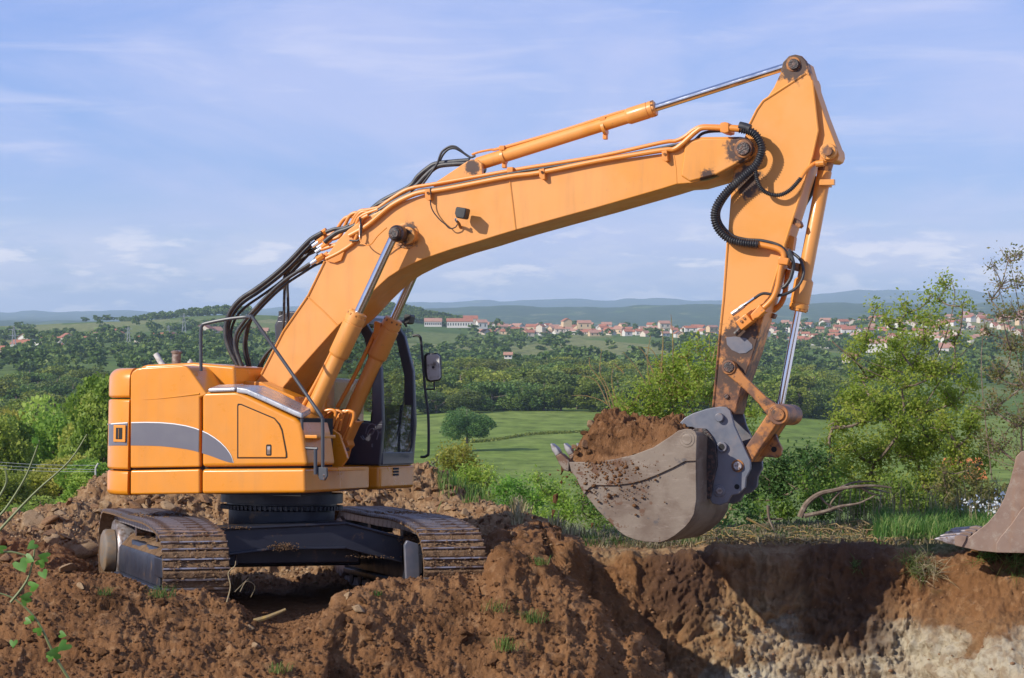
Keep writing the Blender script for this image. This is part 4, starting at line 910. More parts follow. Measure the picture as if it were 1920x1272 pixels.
near_c, B, d, u = hyd('boom_cylinder', (565, 815), (627, 662), (675, 587), (741, 438), YB0 - .18, .076, .098, .042)
far_c, B2, d2, u2 = hyd('boom_cylinder', (634, 833), (699, 666), (741, 599), (805, 450), YB1 + .14, .076, .098, .042)
tubes('cylinder_pipe', 'pipe', [(648, 604), (640, 625), (600, 705), (569, 760)], YB0 - .22, .020, 4, par=near_c)
tubes('cylinder_pipe', 'pipe', [(712, 606), (706, 618), (670, 695), (632, 765)], YB1 + .10, .020, 4, par=far_c)
mb = MB(); mb.prism(LL([(641, 600), (646, 592), (656, 595), (650, 612), (642, 612)], YB0 - .24), YB0 - .24, YB0 - .16); mb.build('port_block', M['pipe'], near_c, bevel=.006)
mb = MB(); mb.prism(LL([(701, 604), (704, 602), (714, 606), (708, 640), (700, 636)], YB1 + .06), YB1 + .06, YB1 + .14); mb.build('port_block', M['pipe'], far_c, bevel=.006)
disc(634, 836, YB1 + .04, YB1 + .24, .085, 'rod_eye', 'pipe', far_c, bev=.01)
# foot bracket of the boom and pipe loops at the foot of the cylinders
for y in (YB0 - .06, YB1 + .03):
    mb = MB(); mb.prism(LL([(500, 800), (515, 752), (560, 760), (640, 815), (655, 860), (640, 880), (520, 880)], y), y - .04, y); mb.build('foot_plate', M['paint'], exc, bevel=.008)
for i, pts in enumerate([[(338, 830), (330, 770), (345, 740), (375, 728), (405, 735), (410, 760), (385, 830), (370, 860)], [(350, 840), (345, 790), (362, 758), (395, 735), (430, 735), (445, 752), (425, 790), (400, 870)],
        [(430, 850), (445, 790), (455, 760), (480, 735), (505, 738), (520, 752), (512, 800), (470, 905)], [(412, 830), (425, 780), (440, 752), (462, 735), (490, 738), (500, 760), (480, 830), (450, 900)]]):
    tubes('hydraulic_pipe', 'pipe', pts, -.12 + .06 * i, .017, 5, par=exc, k=(3.18, 500, 540))
mb = MB(); mb.prism(LL(zz([(395, 960), (420, 900), (460, 880), (520, 790), (535, 800), (520, 820), (480, 910), (490, 940), (470, 960), (455, 1015), (430, 1030), (400, 1000)], 3.18, 500, 540), .1), .1, .26); mb.build('valve_block', M['pipe'], exc, bevel=.01)
for px, r in ((652, 843), (645, 855), (640, 866)):
    mb = MB(); mb.cyl(P3(px, r, .06), P3(px, r, .12), .022, n=6); mb.build('fitting', M['rusty'], exc)
# arm (stick) cylinder above the boom
YC = -.05
arm_c, B, d, u = hyd('arm_cylinder', (893, 309), (1180, 224), (1232, 212), (1487, 121), YC, .064, .078, .036)
for t in (910 / 1, ):
    pass
disc(1487, 120, YC - .10, YC + .10, .07, 'rod_eye', 'rusty', arm_c, bev=.01)
for px, r, s in ((944, 294, .075), (1133, 240, .072)):
    q = Vector(P3(px, r, YC)); mb = MB(); mb.lathe(q - d * .015, q + d, [(0, .067), (0.001, s), (.03, s), (.031, .067)], 28); cl = mb.build('clamp_band', M['boom'], arm_c)
    mb = MB(); mb.box((q.x - .025, YC - .06, q.z + .055), (q.x + .03, YC + .02, q.z + .10)); mb.build('pipe_clamp', M['pipe'], arm_c, bevel=.006)
    mb = MB(); mb.box((q.x - .01, YC - .02, q.z - .11), (q.x + .03, YC + .03, q.z - .06)); mb.build('clamp_foot', M['pipe'], arm_c, bevel=.006)
for dy, off in ((-.035, 0), (.02, 1.5)):
    tubes('cylinder_pipe', 'pipe', [(885, 290), (900, 285), (920, 281), (938, 279 - off), (1040, 250 - off), (1128, 222 - off), (1160, 212 - off), (1180, 208 - off), (1183, 214)], YC + dy, .011, 4, 8, par=arm_c)
# pipes along the boom, clamps
Kp = (3.555, 700, 220)
pA = zz([(-140, 720), (-60, 665), (0, 630), (120, 545), (240, 478), (400, 447), (700, 395), (1000, 342), (1500, 262), (1920, 170)], *Kp) + zz([(200, 560), (255, 535), (300, 500), (345, 478), (400, 476), (470, 478)], 3.03, 1200, 80)
pB = zz([(-160, 790), (-60, 735), (0, 690), (120, 590), (250, 522), (340, 497), (460, 483), (900, 398), (1100, 372), (1500, 292), (1920, 222)], *Kp) + zz([(190, 608), (235, 580), (280, 540), (320, 505), (360, 485), (470, 487)], 3.03, 1200, 80)
tubes('boom_pipe', 'pipe', pA, YB0 + .12, .019, 4, par=boom); tubes('boom_pipe', 'pipe', pB, YB0 - .03, .024, 4, par=boom)
pC = zz([(-120, 745), (-30, 690), (60, 630), (200, 545), (300, 490), (450, 468), (900, 378), (1500, 283), (1920, 205)], *Kp)
tubes('boom_hose', 'rubber', pC + zz([(190, 585), (300, 560), (350, 520), (400, 506), (470, 503)], 3.03, 1200, 80), YB0 + .03, .014, 4, par=boom)
for a in ((802, 358), (1016, 319), (1246, 285)):
    mb = MB(); mb.prism(LL([(a[0] - 5, a[1] - 1), (a[0] + 5, a[1] - 3), (a[0] + 7, a[1] + 17), (a[0] + 2, a[1] + 19), (a[0] - 4, a[1] + 14)], YB0 - .045), YB0 - .06, YB0 + .0); c_ = mb.build('pipe_clamp', M['pipe'], boom, bevel=.005)
    mb = MB(); mb.cyl(P3(a[0], a[1] + 4, YB0 - .075), P3(a[0], a[1] + 4, YB0 - .05), .013, n=6); mb.build('bolt', M['rusty'], boom, smooth=False)
for a in ((958, 320),):
    mb = MB(); mb.box(tuple(np.array(P3(a[0], a[1], YB0 + .1)) - (.03, .03, .03)), tuple(np.array(P3(a[0], a[1], YB0 + .1)) + (.03, .03, .03))); mb.build('pipe_clamp', M['pipe'], boom, bevel=.006)
mb = MB(); mb.prism(LL(zz([(463, 460), (490, 455), (512, 460), (512, 512), (488, 518), (462, 512)], 3.03, 1200, 80), YB0 - .05), YB0 - .10, YB0 + .12); mb.build('pipe_clamp', M['pipe'], boom, bevel=.008)
tubes('pipe_elbow', 'pipe', [(505, 486), (540, 488), (580, 492)], YB0 - .06, .032, 3, 12, par=boom, k=(3.03, 1200, 80))
# manifold pipes on the boom shoulder
Kh = (3.18, 360, 360)
for i, pts in enumerate([[(760, 250), (800, 262), (850, 240), (900, 170), (930, 150), (960, 150), (985, 170), (1010, 190)], [(740, 300), (800, 290), (860, 275), (890, 250), (930, 160), (960, 130), (1000, 125), (1050, 130)],
        [(760, 335), (830, 320), (880, 300), (930, 240), (960, 170), (985, 130), (1010, 112), (1050, 108), (1110, 95)], [(770, 345), (850, 320), (910, 305), (935, 250), (985, 150), (1020, 120), (1060, 125)],
        [(780, 390), (850, 355), (920, 320), (950, 290), (985, 180), (1005, 150), (1040, 130), (1110, 105)], [(800, 400), (880, 360), (955, 310), (980, 270), (1010, 170), (1050, 140)]]):
    tubes('hydraulic_pipe', 'pipe', pts, YB0 + .25 - .055 * i, .018, 5, par=boom, k=Kh)
for i, (a, b) in enumerate([(780, 245), (770, 290), (800, 300), (790, 325), (790, 385), (760, 395)]):
    q = P3(360 + a / 3.18, 360 + b / 3.18, YB0 + .24 - .05 * i); mb = MB(); dd = Vector((.82, 0, .5)); mb.cyl(Vector(q) - dd * .03, Vector(q) + dd * .05, .03, n=6); mb.build('hose_fitting', M['pipe'], boom, smooth=False)
    mb = MB(); mb.cyl(Vector(q) - dd * .11, Vector(q) - dd * .03, .022, n=10); mb.build('hose_ferrule', M['chrome'], boom)
mb = MB(); mb.prism(LL(zz([(790, 400), (830, 395), (900, 340), (910, 360), (890, 410), (850, 425), (810, 415)], *Kh), YB0 - .02), YB0 - .03, YB0 + .02); mb.build('pipe_bracket', M['pipe'], boom, bevel=.005)
HO = [([(310, 1125), (275, 1040), (232, 960), (205, 880), (202, 800), (228, 715), (290, 640), (380, 580), (480, 505), (580, 415), (680, 310), (720, 275), (775, 245)], -.16, .030),
      ([(332, 1125), (300, 1040), (252, 965), (222, 880), (215, 800), (245, 722), (300, 660), (390, 597), (490, 525), (590, 440), (690, 335), (760, 298)], -.05, .030),
      ([(350, 1125), (345, 1040), (325, 955), (322, 880), (345, 775), (400, 690), (470, 620), (545, 560), (562, 500), (590, 430), (650, 375), (740, 330), (790, 318)], .02, .024),
      ([(325, 1125), (288, 1020), (258, 930), (262, 850), (305, 780), (360, 715), (450, 620), (550, 530), (640, 470), (720, 420), (790, 392)], -.26, .024),
      ([(388, 1115), (398, 1040), (440, 970), (500, 905), (535, 840), (547, 760), (550, 640), (556, 540), (580, 470), (650, 400), (760, 345)], .10, .018),
      ([(400, 1110), (430, 1000), (500, 900), (552, 830), (572, 750), (572, 640), (570, 540), (596, 470), (680, 380), (760, 300)], .16, .018),
      ([(345, 740), (430, 640), (500, 590), (600, 500), (690, 450), (750, 372)], -.2, .012)]
HO += [([(a + dx, b_ + dy) for a, b_ in HO[k][0]], HO[k][1] + dq, .017) for k, dx, dy, dq in ((0, 16, 22, .05), (1, 20, 26, .04), (3, 14, 18, .05), (2, -12, 10, -.05))]
for pts, y, r in HO: tubes('hydraulic_hose', 'rubber', pts, y, r * .78, 6, 12, k=Kh)
for pts, y, r in (([(800, 240), (850, 222), (905, 215), (960, 185), (1010, 150), (1060, 110), (1110, 75), (1200, 40), (1300, -10)], -.16, .018), ([(790, 300), (860, 245), (940, 215), (1040, 165), (1120, 110), (1200, 62), (1310, 5)], -.30, .024), ([(1000, 150), (1008, 210), (1005, 260), (990, 290), (940, 290)], YB0 - .06, .009)):
    tubes('hydraulic_hose', 'rubber', pts, y, r, 5, 10, k=Kh)
for pts, y, r in (([(-20, 625), (60, 560), (240, 465), (300, 395), (380, 330), (430, 310), (540, 298), (640, 290)], .06, .026), ([(0, 640), (120, 560), (270, 470), (340, 400), (400, 345), (450, 322), (560, 312), (620, 312)], .0, .024),
                  ([(330, 445), (400, 350), (430, 300), (455, 235), (500, 200), (540, 195), (575, 215), (610, 245), (650, 268), (680, 255)], -.02, .011), ([(440, 300), (465, 250), (500, 215), (540, 208), (580, 225), (650, 272)], .05, .011)):
    tubes('hydraulic_hose', 'rubber', pts, y, r, 6, 10, k=Kp)

# ---- stick
YS0, YS1 = -.225, .135
Ks = (3.03, 1200, 80); K6 = (3.347, 1300, 440)
left_ = zz([(940, 175), (700, 330), (665, 380), (615, 478), (575, 590), (540, 700), (520, 790), (515, 870), (500, 1070)], *Ks) + zz([(212, 50), (185, 400), (160, 650), (138, 900), (118, 1100)], *K6)
right_ = zz([(255, 1130), (300, 950), (380, 720), (425, 560), (570, 90)], *K6) + zz([(820, 1150), (900, 900), (980, 640), (1010, 500), (978, 215), (968, 190)], *Ks)
mb = MB(); mb.prism(LL(left_ + right_, YS0), YS0, YS1); stick = mb.build('stick', M['stick'], exc, bevel=.010)
for pth in (zz([(940, 177), (700, 332), (665, 381), (617, 476)], *Ks), zz([(978, 215), (1010, 500), (980, 640), (900, 900), (820, 1150)], *Ks) + zz([(570, 90), (425, 560), (380, 720), (300, 950), (258, 1120)], *K6), zz([(503, 1070), (497, 1150)], *Ks) + zz([(190, 400), (164, 650), (142, 900), (124, 1080)], *K6)):
    ribbon(pth, YS0 - .001, .011, 'edge_weld', 'stick', par=stick)
lug = zz([(700, 345), (760, 255), (795, 180), (812, 112), (846, 76), (880, 68), (915, 76), (942, 104), (960, 160), (968, 215), (900, 260)], *Ks)
mb = MB(); mb.prism(LL(lug, YC - .155), YC - .155, YC - .105); mb.prism(LL([(a + 1, b) for a, b in lug], YC + .1), YC + .1, YC + .15); lg = mb.build('upper_lug', M['rusty'] if False else M['stick'], stick, bevel=.008)
disc(1487.5, 120.5, YC - .19, YC + .16, .050, 'lug_pin', 'grease', lg, bev=.008); disc(1487.5, 120.5, YC - .165, YC - .1, .068, 'lug_boss', 'rusty', lg, bev=.006)
wedge = zz([(950, 112), (985, 230), (1050, 420), (1110, 575), (1132, 640), (1122, 668), (1100, 680), (1010, 672), (975, 660), (1000, 500), (960, 200)], *Ks)
mb = MB(); mb.prism(LL(wedge, YS0 + .05), YS0 + .05, YS1 - .05); wd = mb.build('cylinder_bracket', M['stick'], stick, bevel=.008)
disc(1551.5, 284, YS0 - .02, YS1 + .02, .075, 'bracket_boss', 'stick', wd, bev=.008); disc(1551.5, 284, YS0 - .055, YS1, .042, 'bracket_pin', 'rusty', wd, bev=.006)
mb = MB(); mb.prism(LL([(1486, 470), (1470, 462), (1478, 440), (1490, 445)], YS0 + .1), YS0 + .1, YS0 + .2); mb.build('pipe_clamp', M['stick'], stick, bevel=.006)
mb = MB(); mb.prism(LL([(1485, 406), (1500, 415), (1503, 423), (1498, 428), (1484, 418)], YS0 + .02), YS0 + .02, YS0 + .12); mb.build('pipe_clamp', M['rusty'], stick, bevel=.006)
# wear patch, lower pin holes
mb = MB(); mb.prism(LL(zz([(205, 645), (260, 640), (330, 650), (370, 690), (372, 715), (330, 745), (290, 748), (240, 725), (210, 690)], *K6), YS0 - .006), YS0 - .006, YS0); mb.build('wear_plate', M['coupler'], stick, bevel=.003)
disc(1362, 744, YS0 - .02, YS0, .022, 'plug', 'grease', stick, bev=.004)
# valve on the stick and its plumbing
tubes('hydraulic_pipe', 'pipe', zz([(670, 1145), (740, 1160), (790, 1175), (815, 1200), (818, 1240)], *Ks) + zz([(572, 160), (550, 200), (530, 320), (505, 390), (470, 435), (430, 470)], *K6), YS0 - .07, .026, 4, 12, par=stick)
mb = MB(); mb.prism(LL(zz([(530, 150), (545, 138), (600, 150), (590, 192), (530, 185)], *K6), YS0 - .11), YS0 - .11, YS0 + .0); mb.build('pipe_clamp', M['pipe'], stick, bevel=.008)
mb = MB(); mb.prism(LL(zz([(262, 545), (330, 495), (370, 545), (300, 600)], *K6), YS0 - .13), YS0 - .13, YS0); vb = mb.build('valve_block', M['pipe'], stick, bevel=.008)
mb = MB(); mb.prism(LL(zz([(355, 505), (400, 455), (415, 435), (455, 480), (430, 500), (410, 520), (385, 530), (375, 545)], *K6), YS0 - .11), YS0 - .11, YS0); mb.build('port_block', M['pipe'], vb, bevel=.010)
for a in ((300, 545), (317, 525)):
    px, r = zz([a], *K6)[0]; disc(px, r, YS0 - .145, YS0 - .12, .012, 'bolt', 'rusty', vb, n=8)
tubes('valve_stub', 'grease', [(300, 588), (262, 625)], YS0 - .07, .026, 1, 12, par=vb, k=K6)
tubes('hydraulic_pipe', 'pipe', [(600, 220), (585, 300), (572, 380), (545, 440), (500, 480)], YS1 - .05, .026, 4, 12, par=stick, k=K6)
mb = MB(); mb.prism(LL(zz([(480, 490), (515, 500), (500, 530), (475, 520)], *K6), YS1 - .08), YS1 - .08, YS1 + .02); mb.build('port_block', M['rusty'], stick, bevel=.008)
mb = MB(); mb.prism(LL(zz([(590, 170), (655, 178), (650, 228), (590, 215)], *K6), YS0 + .05), YS0 + .05, YS1); mb.build('pipe_clamp', M['rusty'], stick, bevel=.008)
tubes('hose_fitting', 'chrome', [(385, 400), (350, 425), (325, 440), (300, 458)], YS0 - .09, .017, 1, 8, par=stick, k=K6)
tubes('hose_fitting', 'steel', [(318, 445), (280, 475), (243, 500)], YS0 - .09, .022, 1, 8, par=stick, k=K6)
# corrugated hose: rings modelled
def corr(name, pts, y, r, k, amp, pitch=.022):
    if k: pts = zz(pts, *k)
    ys = [y[0] + (y[1] - y[0]) * i / (len(pts) - 1) for i in range(len(pts))]; P = [Vector(P3(a, b, q)) for (a, b), q in zip(pts, ys)]
    Q = []
    for i in range(len(P) - 1):
        p0, p1, p2, p3 = P[max(i - 1, 0)], P[i], P[i + 1], P[min(i + 2, len(P) - 1)]
        for j in range(12):
            t = j / 12; Q.append(.5 * ((2 * p1) + (p2 - p0) * t + (2 * p0 - 5 * p1 + 4 * p2 - p3) * t * t + (3 * p1 - p0 - 3 * p2 + p3) * t ** 3))
    Q.append(P[-1]); A = np.array([tuple(q) for q in Q]); l = np.concatenate([[0], np.cumsum(np.linalg.norm(np.diff(A, axis=0), axis=1))])
    n = int(l[-1] / (pitch / 3)); S = np.linspace(0, l[-1], n); path = [(np.interp(s, l, A[:, 0]), np.interp(s, l, A[:, 1]), np.interp(s, l, A[:, 2])) for s in S]
    mb = MB(); mb.tube(path, lambda t: r + amp * (1 if int(round(t * (n - 1))) % 3 == 0 else -1), 14); o = mb.build(name, M['rubber'], exc, ang=80); return o
corr('corrugated_hose', [(570, 490), (640, 512), (680, 560), (692, 615), (662, 690), (600, 752), (520, 822), (450, 905), (424, 975), (440, 1050), (500, 1112), (580, 1138), (672, 1147)], (YB0 - .06, YS0 - .09), .038, Ks, .0055)
corr('corrugated_hose', [(655, 715), (668, 790), (705, 845), (780, 868), (850, 840), (915, 770)], (YB0 - .03, YS0 - .06), .020, Ks, .004, .016)
tubes('hose_sleeve', 'rubber', [(565, 474), (600, 482), (625, 492)], YB0 - .06, .041, 2, 12, k=Ks)
tubes('hydraulic_pipe', 'pipe', [(915, 770), (945, 725), (980, 695), (1010, 682), (1060, 692)], (YS0 - .06, YS0 + .02), .018, 4, 10, par=stick, k=Ks)
tubes('hose_collar', 'pipe', [(1000, 690), (1045, 685)], YS0 - .03, .03, 1, 10, par=stick, k=Ks)
tubes('hydraulic_hose', 'rubber', zz([(640, 720), (560, 800), (490, 880), (448, 960), (460, 1030), (520, 1095), (600, 1120), (700, 1128), (800, 1160), (855, 1230)], *Ks) + zz([(600, 100), (628, 180), (612, 270), (580, 320), (555, 335)], *K6), YS0 - .05, .017, 5, 10)
tubes('hydraulic_hose', 'rubber', [(605, 105), (660, 145), (685, 190), (690, 255), (660, 320), (600, 365), (530, 382), (440, 370), (385, 400)], (YS0 + .1, YS0 - .09), .014, 5, 10, k=K6)
tubes('hydraulic_hose', 'rubber', [(1000, 760), (985, 830), (960, 880), (930, 930)], YS1, .022, 4, 10, k=Ks)
# ---- bucket cylinder
buc_c, B, d, u = hyd('bucket_cylinder', (1547, 318), (1512, 527), (1500, 585), (1460, 777), YC, .066, .088, .034)
mb = MB(); q = Vector(P3(1551.5, 290, YC)); mb.lathe(q, q + d, [(0, .05), (.02, .072), (.09, .07), (.2, .058)], 24); mb.build('cylinder_head', M['rusty'], buc_c)
q = Vector(P3(1545, 343, YC)); mb = MB(); mb.lathe(q - d * .02, q + d, [(0, .067), (.001, .078), (.05, .078), (.051, .067)], 28); mb.box((q.x - .02, YC - .11, q.z - .03), (q.x + .115, YC - .05, q.z + .02)); mb.build('clamp_band', M['boom'], buc_c)
# ---- linkage
def bar(p, q, y, wd, th, name, mat, par=None, ends=None, bev=.01):
    a = Vector(P3(*p, y)); b = Vector(P3(*q, y)); dd = (b - a); dd.y = 0; dd.normalize(); n = Vector((-dd.z, 0, dd.x)); r0, r1 = ends or (wd, wd)
    def arc(c, r, s): return [(c + dd * (r * math.sin(t) * s) + n * (r * math.cos(t))) for t in np.linspace(0, PI, 12)]
    P = arc(b, r1, 1) + [a + (b - a) * .7 - n * wd, a + (b - a) * .3 - n * wd] + [c for c in arc(a, r0, -1)[::-1]] + [a + (b - a) * .3 + n * wd, a + (b - a) * .7 + n * wd]
    mb = MB(); mb.prism([(c.x, c.z) for c in P], y - th / 2, y + th / 2); return mb.build(name, M[mat], par or exc, bevel=bev)
for y in (YS0 - .05, YS1 + .05): bar((1368, 690), (1457, 777), y, .046, .05, 'link_arm', 'rusty', ends=(.062, .075))
disc(1366, 689, YS0 - .10, YS1 + .09, .050, 'link_pin', 'grease', exc, bev=.01); disc(1366, 689, YS0 - .09, YS0, .066, 'pin_collar', 'rusty', exc, bev=.006)
disc(1458.5, 777.5, YS0 - .11, YS1 + .11, .095, 'pin_collar', 'rusty', exc, bev=.01); disc(1458.5, 777.5, YS0 - .13, YS1 + .12, .058, 'link_pin', 'rusty', exc, bev=.008)
mb = MB(); p1 = [(1444, 768), (1460, 790), (1408, 868), (1393, 845)]; mb.prism(LL(p1, YS0 - .02), YS0 - .02, YS1 + .02); hl = mb.build('h_link', M['rusty'], exc, bevel=.012)
K7 = (3.69, 1000, 720)
mb = MB(); mb.prism(LL(zz([(1560, 500), (1620, 420), (1680, 345), (1700, 400), (1725, 450), (1715, 495), (1690, 512), (1600, 505)], *K7), YC), YC - .03, YC + .03); mb.build('lift_eye', M['rusty'], hl, bevel=.008)
disc(1451, 843, YC - .034, YC + .034, .026, 'eye_hole', 'black', hl)
# ---- coupler
cp = zz([(1012, 270), (1045, 235), (1100, 205), (1200, 172), (1290, 156), (1335, 160), (1362, 185), (1390, 290), (1440, 400), (1500, 530), (1503, 590), (1472, 650), (1465, 720), (1420, 762), (1372, 772), (1345, 820), (1292, 841), (1240, 830), (1215, 790), (1220, 700), (1245, 600), (1250, 480), (1225, 400), (1170, 335), (1100, 300), (1025, 300)], *K7)
for y, nm in ((YS0 - .06, 0), (YS1 + .02, 1)):
    mb = MB(); mb.prism(LL(cp, YS0 - .06) , y, y + .045) ; cpl = mb.build('coupler_plate', M['coupler'], exc, bevel=.008)
    if not nm: cp0 = cpl
mb = MB(); mb.prism(LL(zz([(1290, 330), (1400, 420), (1440, 560), (1400, 700), (1300, 760), (1240, 700), (1260, 560)], *K7), YS0), YS0 - .01, YS1 + .02); mb.build('coupler_core', M['grease'], exc, bevel=.02)
def disc7(a, y0, y1, r, name, mat, par, bev=.006, n=26):
    px, rr = zz([a], *K7)[0]; return disc(px, rr, y0, y1, r, name, mat, par, bev=bev, n=n)
yc = YS0 - .06
disc7((1283, 233), yc - .05, yc, .040, 'pivot_pin', 'coupler', cp0); disc7((1412, 568), yc - .035, yc, .040, 'pivot_pin', 'steel', cp0); disc7((1412, 568), yc - .01, yc, .058, 'pin_ring', 'rusty', cp0, .002)
disc7((1302, 437), yc - .035, yc + .02, .048, 'bore_ring', 'coupler', cp0); disc7((1302, 437), yc - .038, yc, .028, 'bore', 'black', cp0, 0)
disc7((1408, 712), yc - .003, yc + .02, .024, 'bore', 'black', cp0, 0)
disc7((1285, 740), yc - .012, yc, .056, 'boss', 'coupler', cp0); disc7((1285, 740), yc - .03, yc, .034, 'pivot_pin', 'steel', cp0, n=6)
# ---- bucket
YK0, YK1 = -.68, .50
side = zz([(245, 540), (440, 541), (560, 520), (690, 492), (830, 440), (960, 355), (1000, 325), (1045, 312), (1090, 312), (1120, 330), (1132, 360), (1130, 400), (1125, 530), (1128, 800), (1112, 900), (1085, 950), (1050, 992), (980, 1050), (930, 1080), (880, 1097), (780, 1095), (700, 1078), (640, 1055), (600, 1028), (560, 990), (500, 930), (440, 870), (390, 805), (340, 740), (290, 640), (262, 610)], *K7)
S = LL(side, YK0)
mb = MB(); mb.prism(S, YK0, YK0 + .03); bk = mb.build('bucket', M['bucket'], exc, bevel=.006)
mb = MB(); mb.prism(S, YK1 - .03, YK1); mb.build('side_plate', M['bucket'], bk, bevel=.006)
cut = zz([(245, 540), (440, 541), (560, 520), (690, 492), (830, 440), (960, 355), (1000, 325), (1045, 312), (1090, 312), (1120, 330), (1132, 360), (1130, 400), (1126, 534), (1050, 537), (960, 584), (850, 634), (760, 668), (680, 690), (550, 704), (420, 702), (385, 722), (350, 768), (290, 640), (262, 610)], *K7)
mb = MB(); mb.prism(LL(cut, YK0 - .022), YK0 - .022, YK0 + .005); mb.build('side_cutter', M['bucket'], bk, bevel=.006)
# shell between the side plates: from the lip round the back to the hinge
sh = S[10:]; inn = []
c0 = np.mean(np.array(S), axis=0)
def shell(P, y0, y1, th, name):
    n = len(P); A = np.array(P); T = np.gradient(A, axis=0); Nn = np.stack([-T[:, 1], T[:, 0]], 1); Nn /= np.linalg.norm(Nn, axis=1, keepdims=True)
    if ((A + Nn * .1 - c0) ** 2).sum() > ((A - c0) ** 2).sum(): Nn = -Nn
    I = A + Nn * th; poly = [tuple(a) for a in A] + [tuple(a) for a in I[::-1]]; vv = []; ff = []
    vv = [(a[0], y0, a[1]) for a in A] + [(a[0], y1, a[1]) for a in A] + [(a[0], y0, a[1]) for a in I] + [(a[0], y1, a[1]) for a in I]
    for i in range(n - 1): ff += [(i, n + i, n + i + 1, i + 1), (2 * n + i, 2 * n + i + 1, 3 * n + i + 1, 3 * n + i)]
    ff += [(0, 2 * n, 3 * n, n), (n - 1, 2 * n - 1, 4 * n - 1, 3 * n - 1)]
    mb = MB(); mb.add(vv, ff); o = mb.build(name, M['bucket'], bk, ang=40); return o
shell(sh, YK0 + .01, YK1 - .01, .03, 'shell')
for y in (YK0 + .36, YK1 - .50):    # hinge ears
    mb = MB(); mb.prism(LL(zz([(1040, 330), (1090, 305), (1160, 310), (1200, 360), (1230, 420), (1240, 560), (1210, 680), (1190, 800), (1128, 800), (1100, 560)], *K7), YK0 + .2), y, y + .04); mb.build('hinge_ear', M['grease'], bk, bevel=.008)
mb = MB(); q0 = P3(*zz([(1062, 384)], *K7)[0], YK0 - .03); mb.cyl((q0[0], YK0 - .03, q0[2]), (q0[0], YK0 + .05, q0[2]), .050, n=28); mb.build('hinge_boss', M['bucket'], bk, bevel=.008)
mb = MB(); q0 = P3(*zz([(1062, 384)], *K7)[0], YK0 - .03); mb.cyl((q0[0], YK0 - .026, q0[2]), (q0[0], YK1 + .03, q0[2]), .072, n=28); mb.build('hinge_tube', M['bucket'], bk, bevel=.004)
tp = zz([(250, 535), (244, 610), (212, 600), (180, 560), (150, 500), (190, 478)], *K7); tt_ = zz([(186, 483), (152, 503), (122, 455), (113, 412), (126, 413), (160, 440)], *K7)
ya = YK0 - .02; Tp = LL(tp, ya); Tt = LL(tt_, ya)
for k in range(4):
    y = YK0 - .02 + k * (YK1 - YK0 - .06) / 3
    mb = MB(); mb.prism(Tp, y, y + .10); a_ = mb.build('tooth_adapter', M['bucket'], bk, bevel=.012)
    mb = MB(); mb.prism(Tt, y + .005, y + .095, None); mb.build('tooth_tip', M['tip'], a_, bevel=.015)
mb = MB(); lp = LL(zz([(244, 540), (244, 612), (300, 640), (330, 600), (300, 545)], *K7), ya); mb.prism(lp, YK0 + .01, YK1 - .01); mb.build('lip', M['bucket'], bk, bevel=.01)

# ---- cab
cab_y0, cab_y1 = .40, 1.30
def PF(px, row, s=None):   # point on the front plane of the cab (s const)
    s = s if s is not None else s_c + .005
    r = UI.to_3x3() @ Vector(ray(px, row)); t = (s - _eye.x) / r.x; p = _eye + r * t; return (s, p.y, p.z)
fz = lambda pts: zz(pts, 3.18, 500, 540)
hc0 = hb1 + .004
ht = P3(712, 590, .42)[2]
cb = MB(); cabp = cb
def side_poly(y):  # cab silhouette in (s,h)
    return [(-.30, hc0), (s_c, hc0), (s_c + .03, hc0 + .45), (s_c + .0, hc0 + .95), (s_c - .10, hc0 + 1.30), (s_c - .22, ht - .02), (s_c - .34, ht + .02), (-.16, ht + .03), (-.28, ht - .04), (-.30, ht - .3)]
def frame_side(y0, y1, name, mat):
    SP = side_poly(y0); mb = MB()
    mb.prism([(-.30, hc0), (s_c, hc0), (s_c + .03, hc0 + .41), (s_c - .30, hc0 + .42), (-.30, hc0 + .48)], y0, y1)          # lower panel
    mb.prism([(s_c - .09, hc0 + .40), (s_c + .03, hc0 + .40), (s_c, hc0 + .95), (s_c - .10, hc0 + 1.30), (s_c - .22, ht - .02), (s_c - .30, ht - .06), (s_c - .19, hc0 + 1.25), (s_c - .10, hc0 + .9)], y0, y1)
    mb.prism([(-.30, hc0 + .5), (-.22, hc0 + .5), (-.21, ht - .08), (-.30, ht - .2)], y0, y1)
    mb.prism([(-.28, ht - .1), (s_c - .25, ht - .1), (s_c - .22, ht - .02), (s_c - .34, ht + .02), (-.16, ht + .03), (-.28, ht - .02)], y0, y1)
    return mb.build(name, M[mat], exc, bevel=.012)
cab = frame_side(cab_y0, cab_y0 + .07, 'cab', 'cabgrey')
fs = frame_side(cab_y1 - .07, cab_y1, 'cab_side', 'cabgrey')
mb = MB(); mb.prism([(-.29, ht - .05), (s_c - .24, ht - .05), (s_c - .22, ht - .02), (s_c - .34, ht + .02), (-.16, ht + .035), (-.28, ht - .02)], cab_y0 + .04, cab_y1 - .04); mb.build('roof', M['cabgrey'], cab, bevel=.02)
mb = MB(); mb.box((-.30, cab_y0 + .05, hc0), (-.28, cab_y1 - .05, hc0 + .75)); mb.build('rear_wall', M['cabgrey'], cab)
mb = MB(); mb.box((-.28, cab_y0 + .05, hc0 - .01), (s_c - .02, cab_y1 - .05, hc0 + .03)); mb.build('floor_plate', M['cabgrey'], cab)
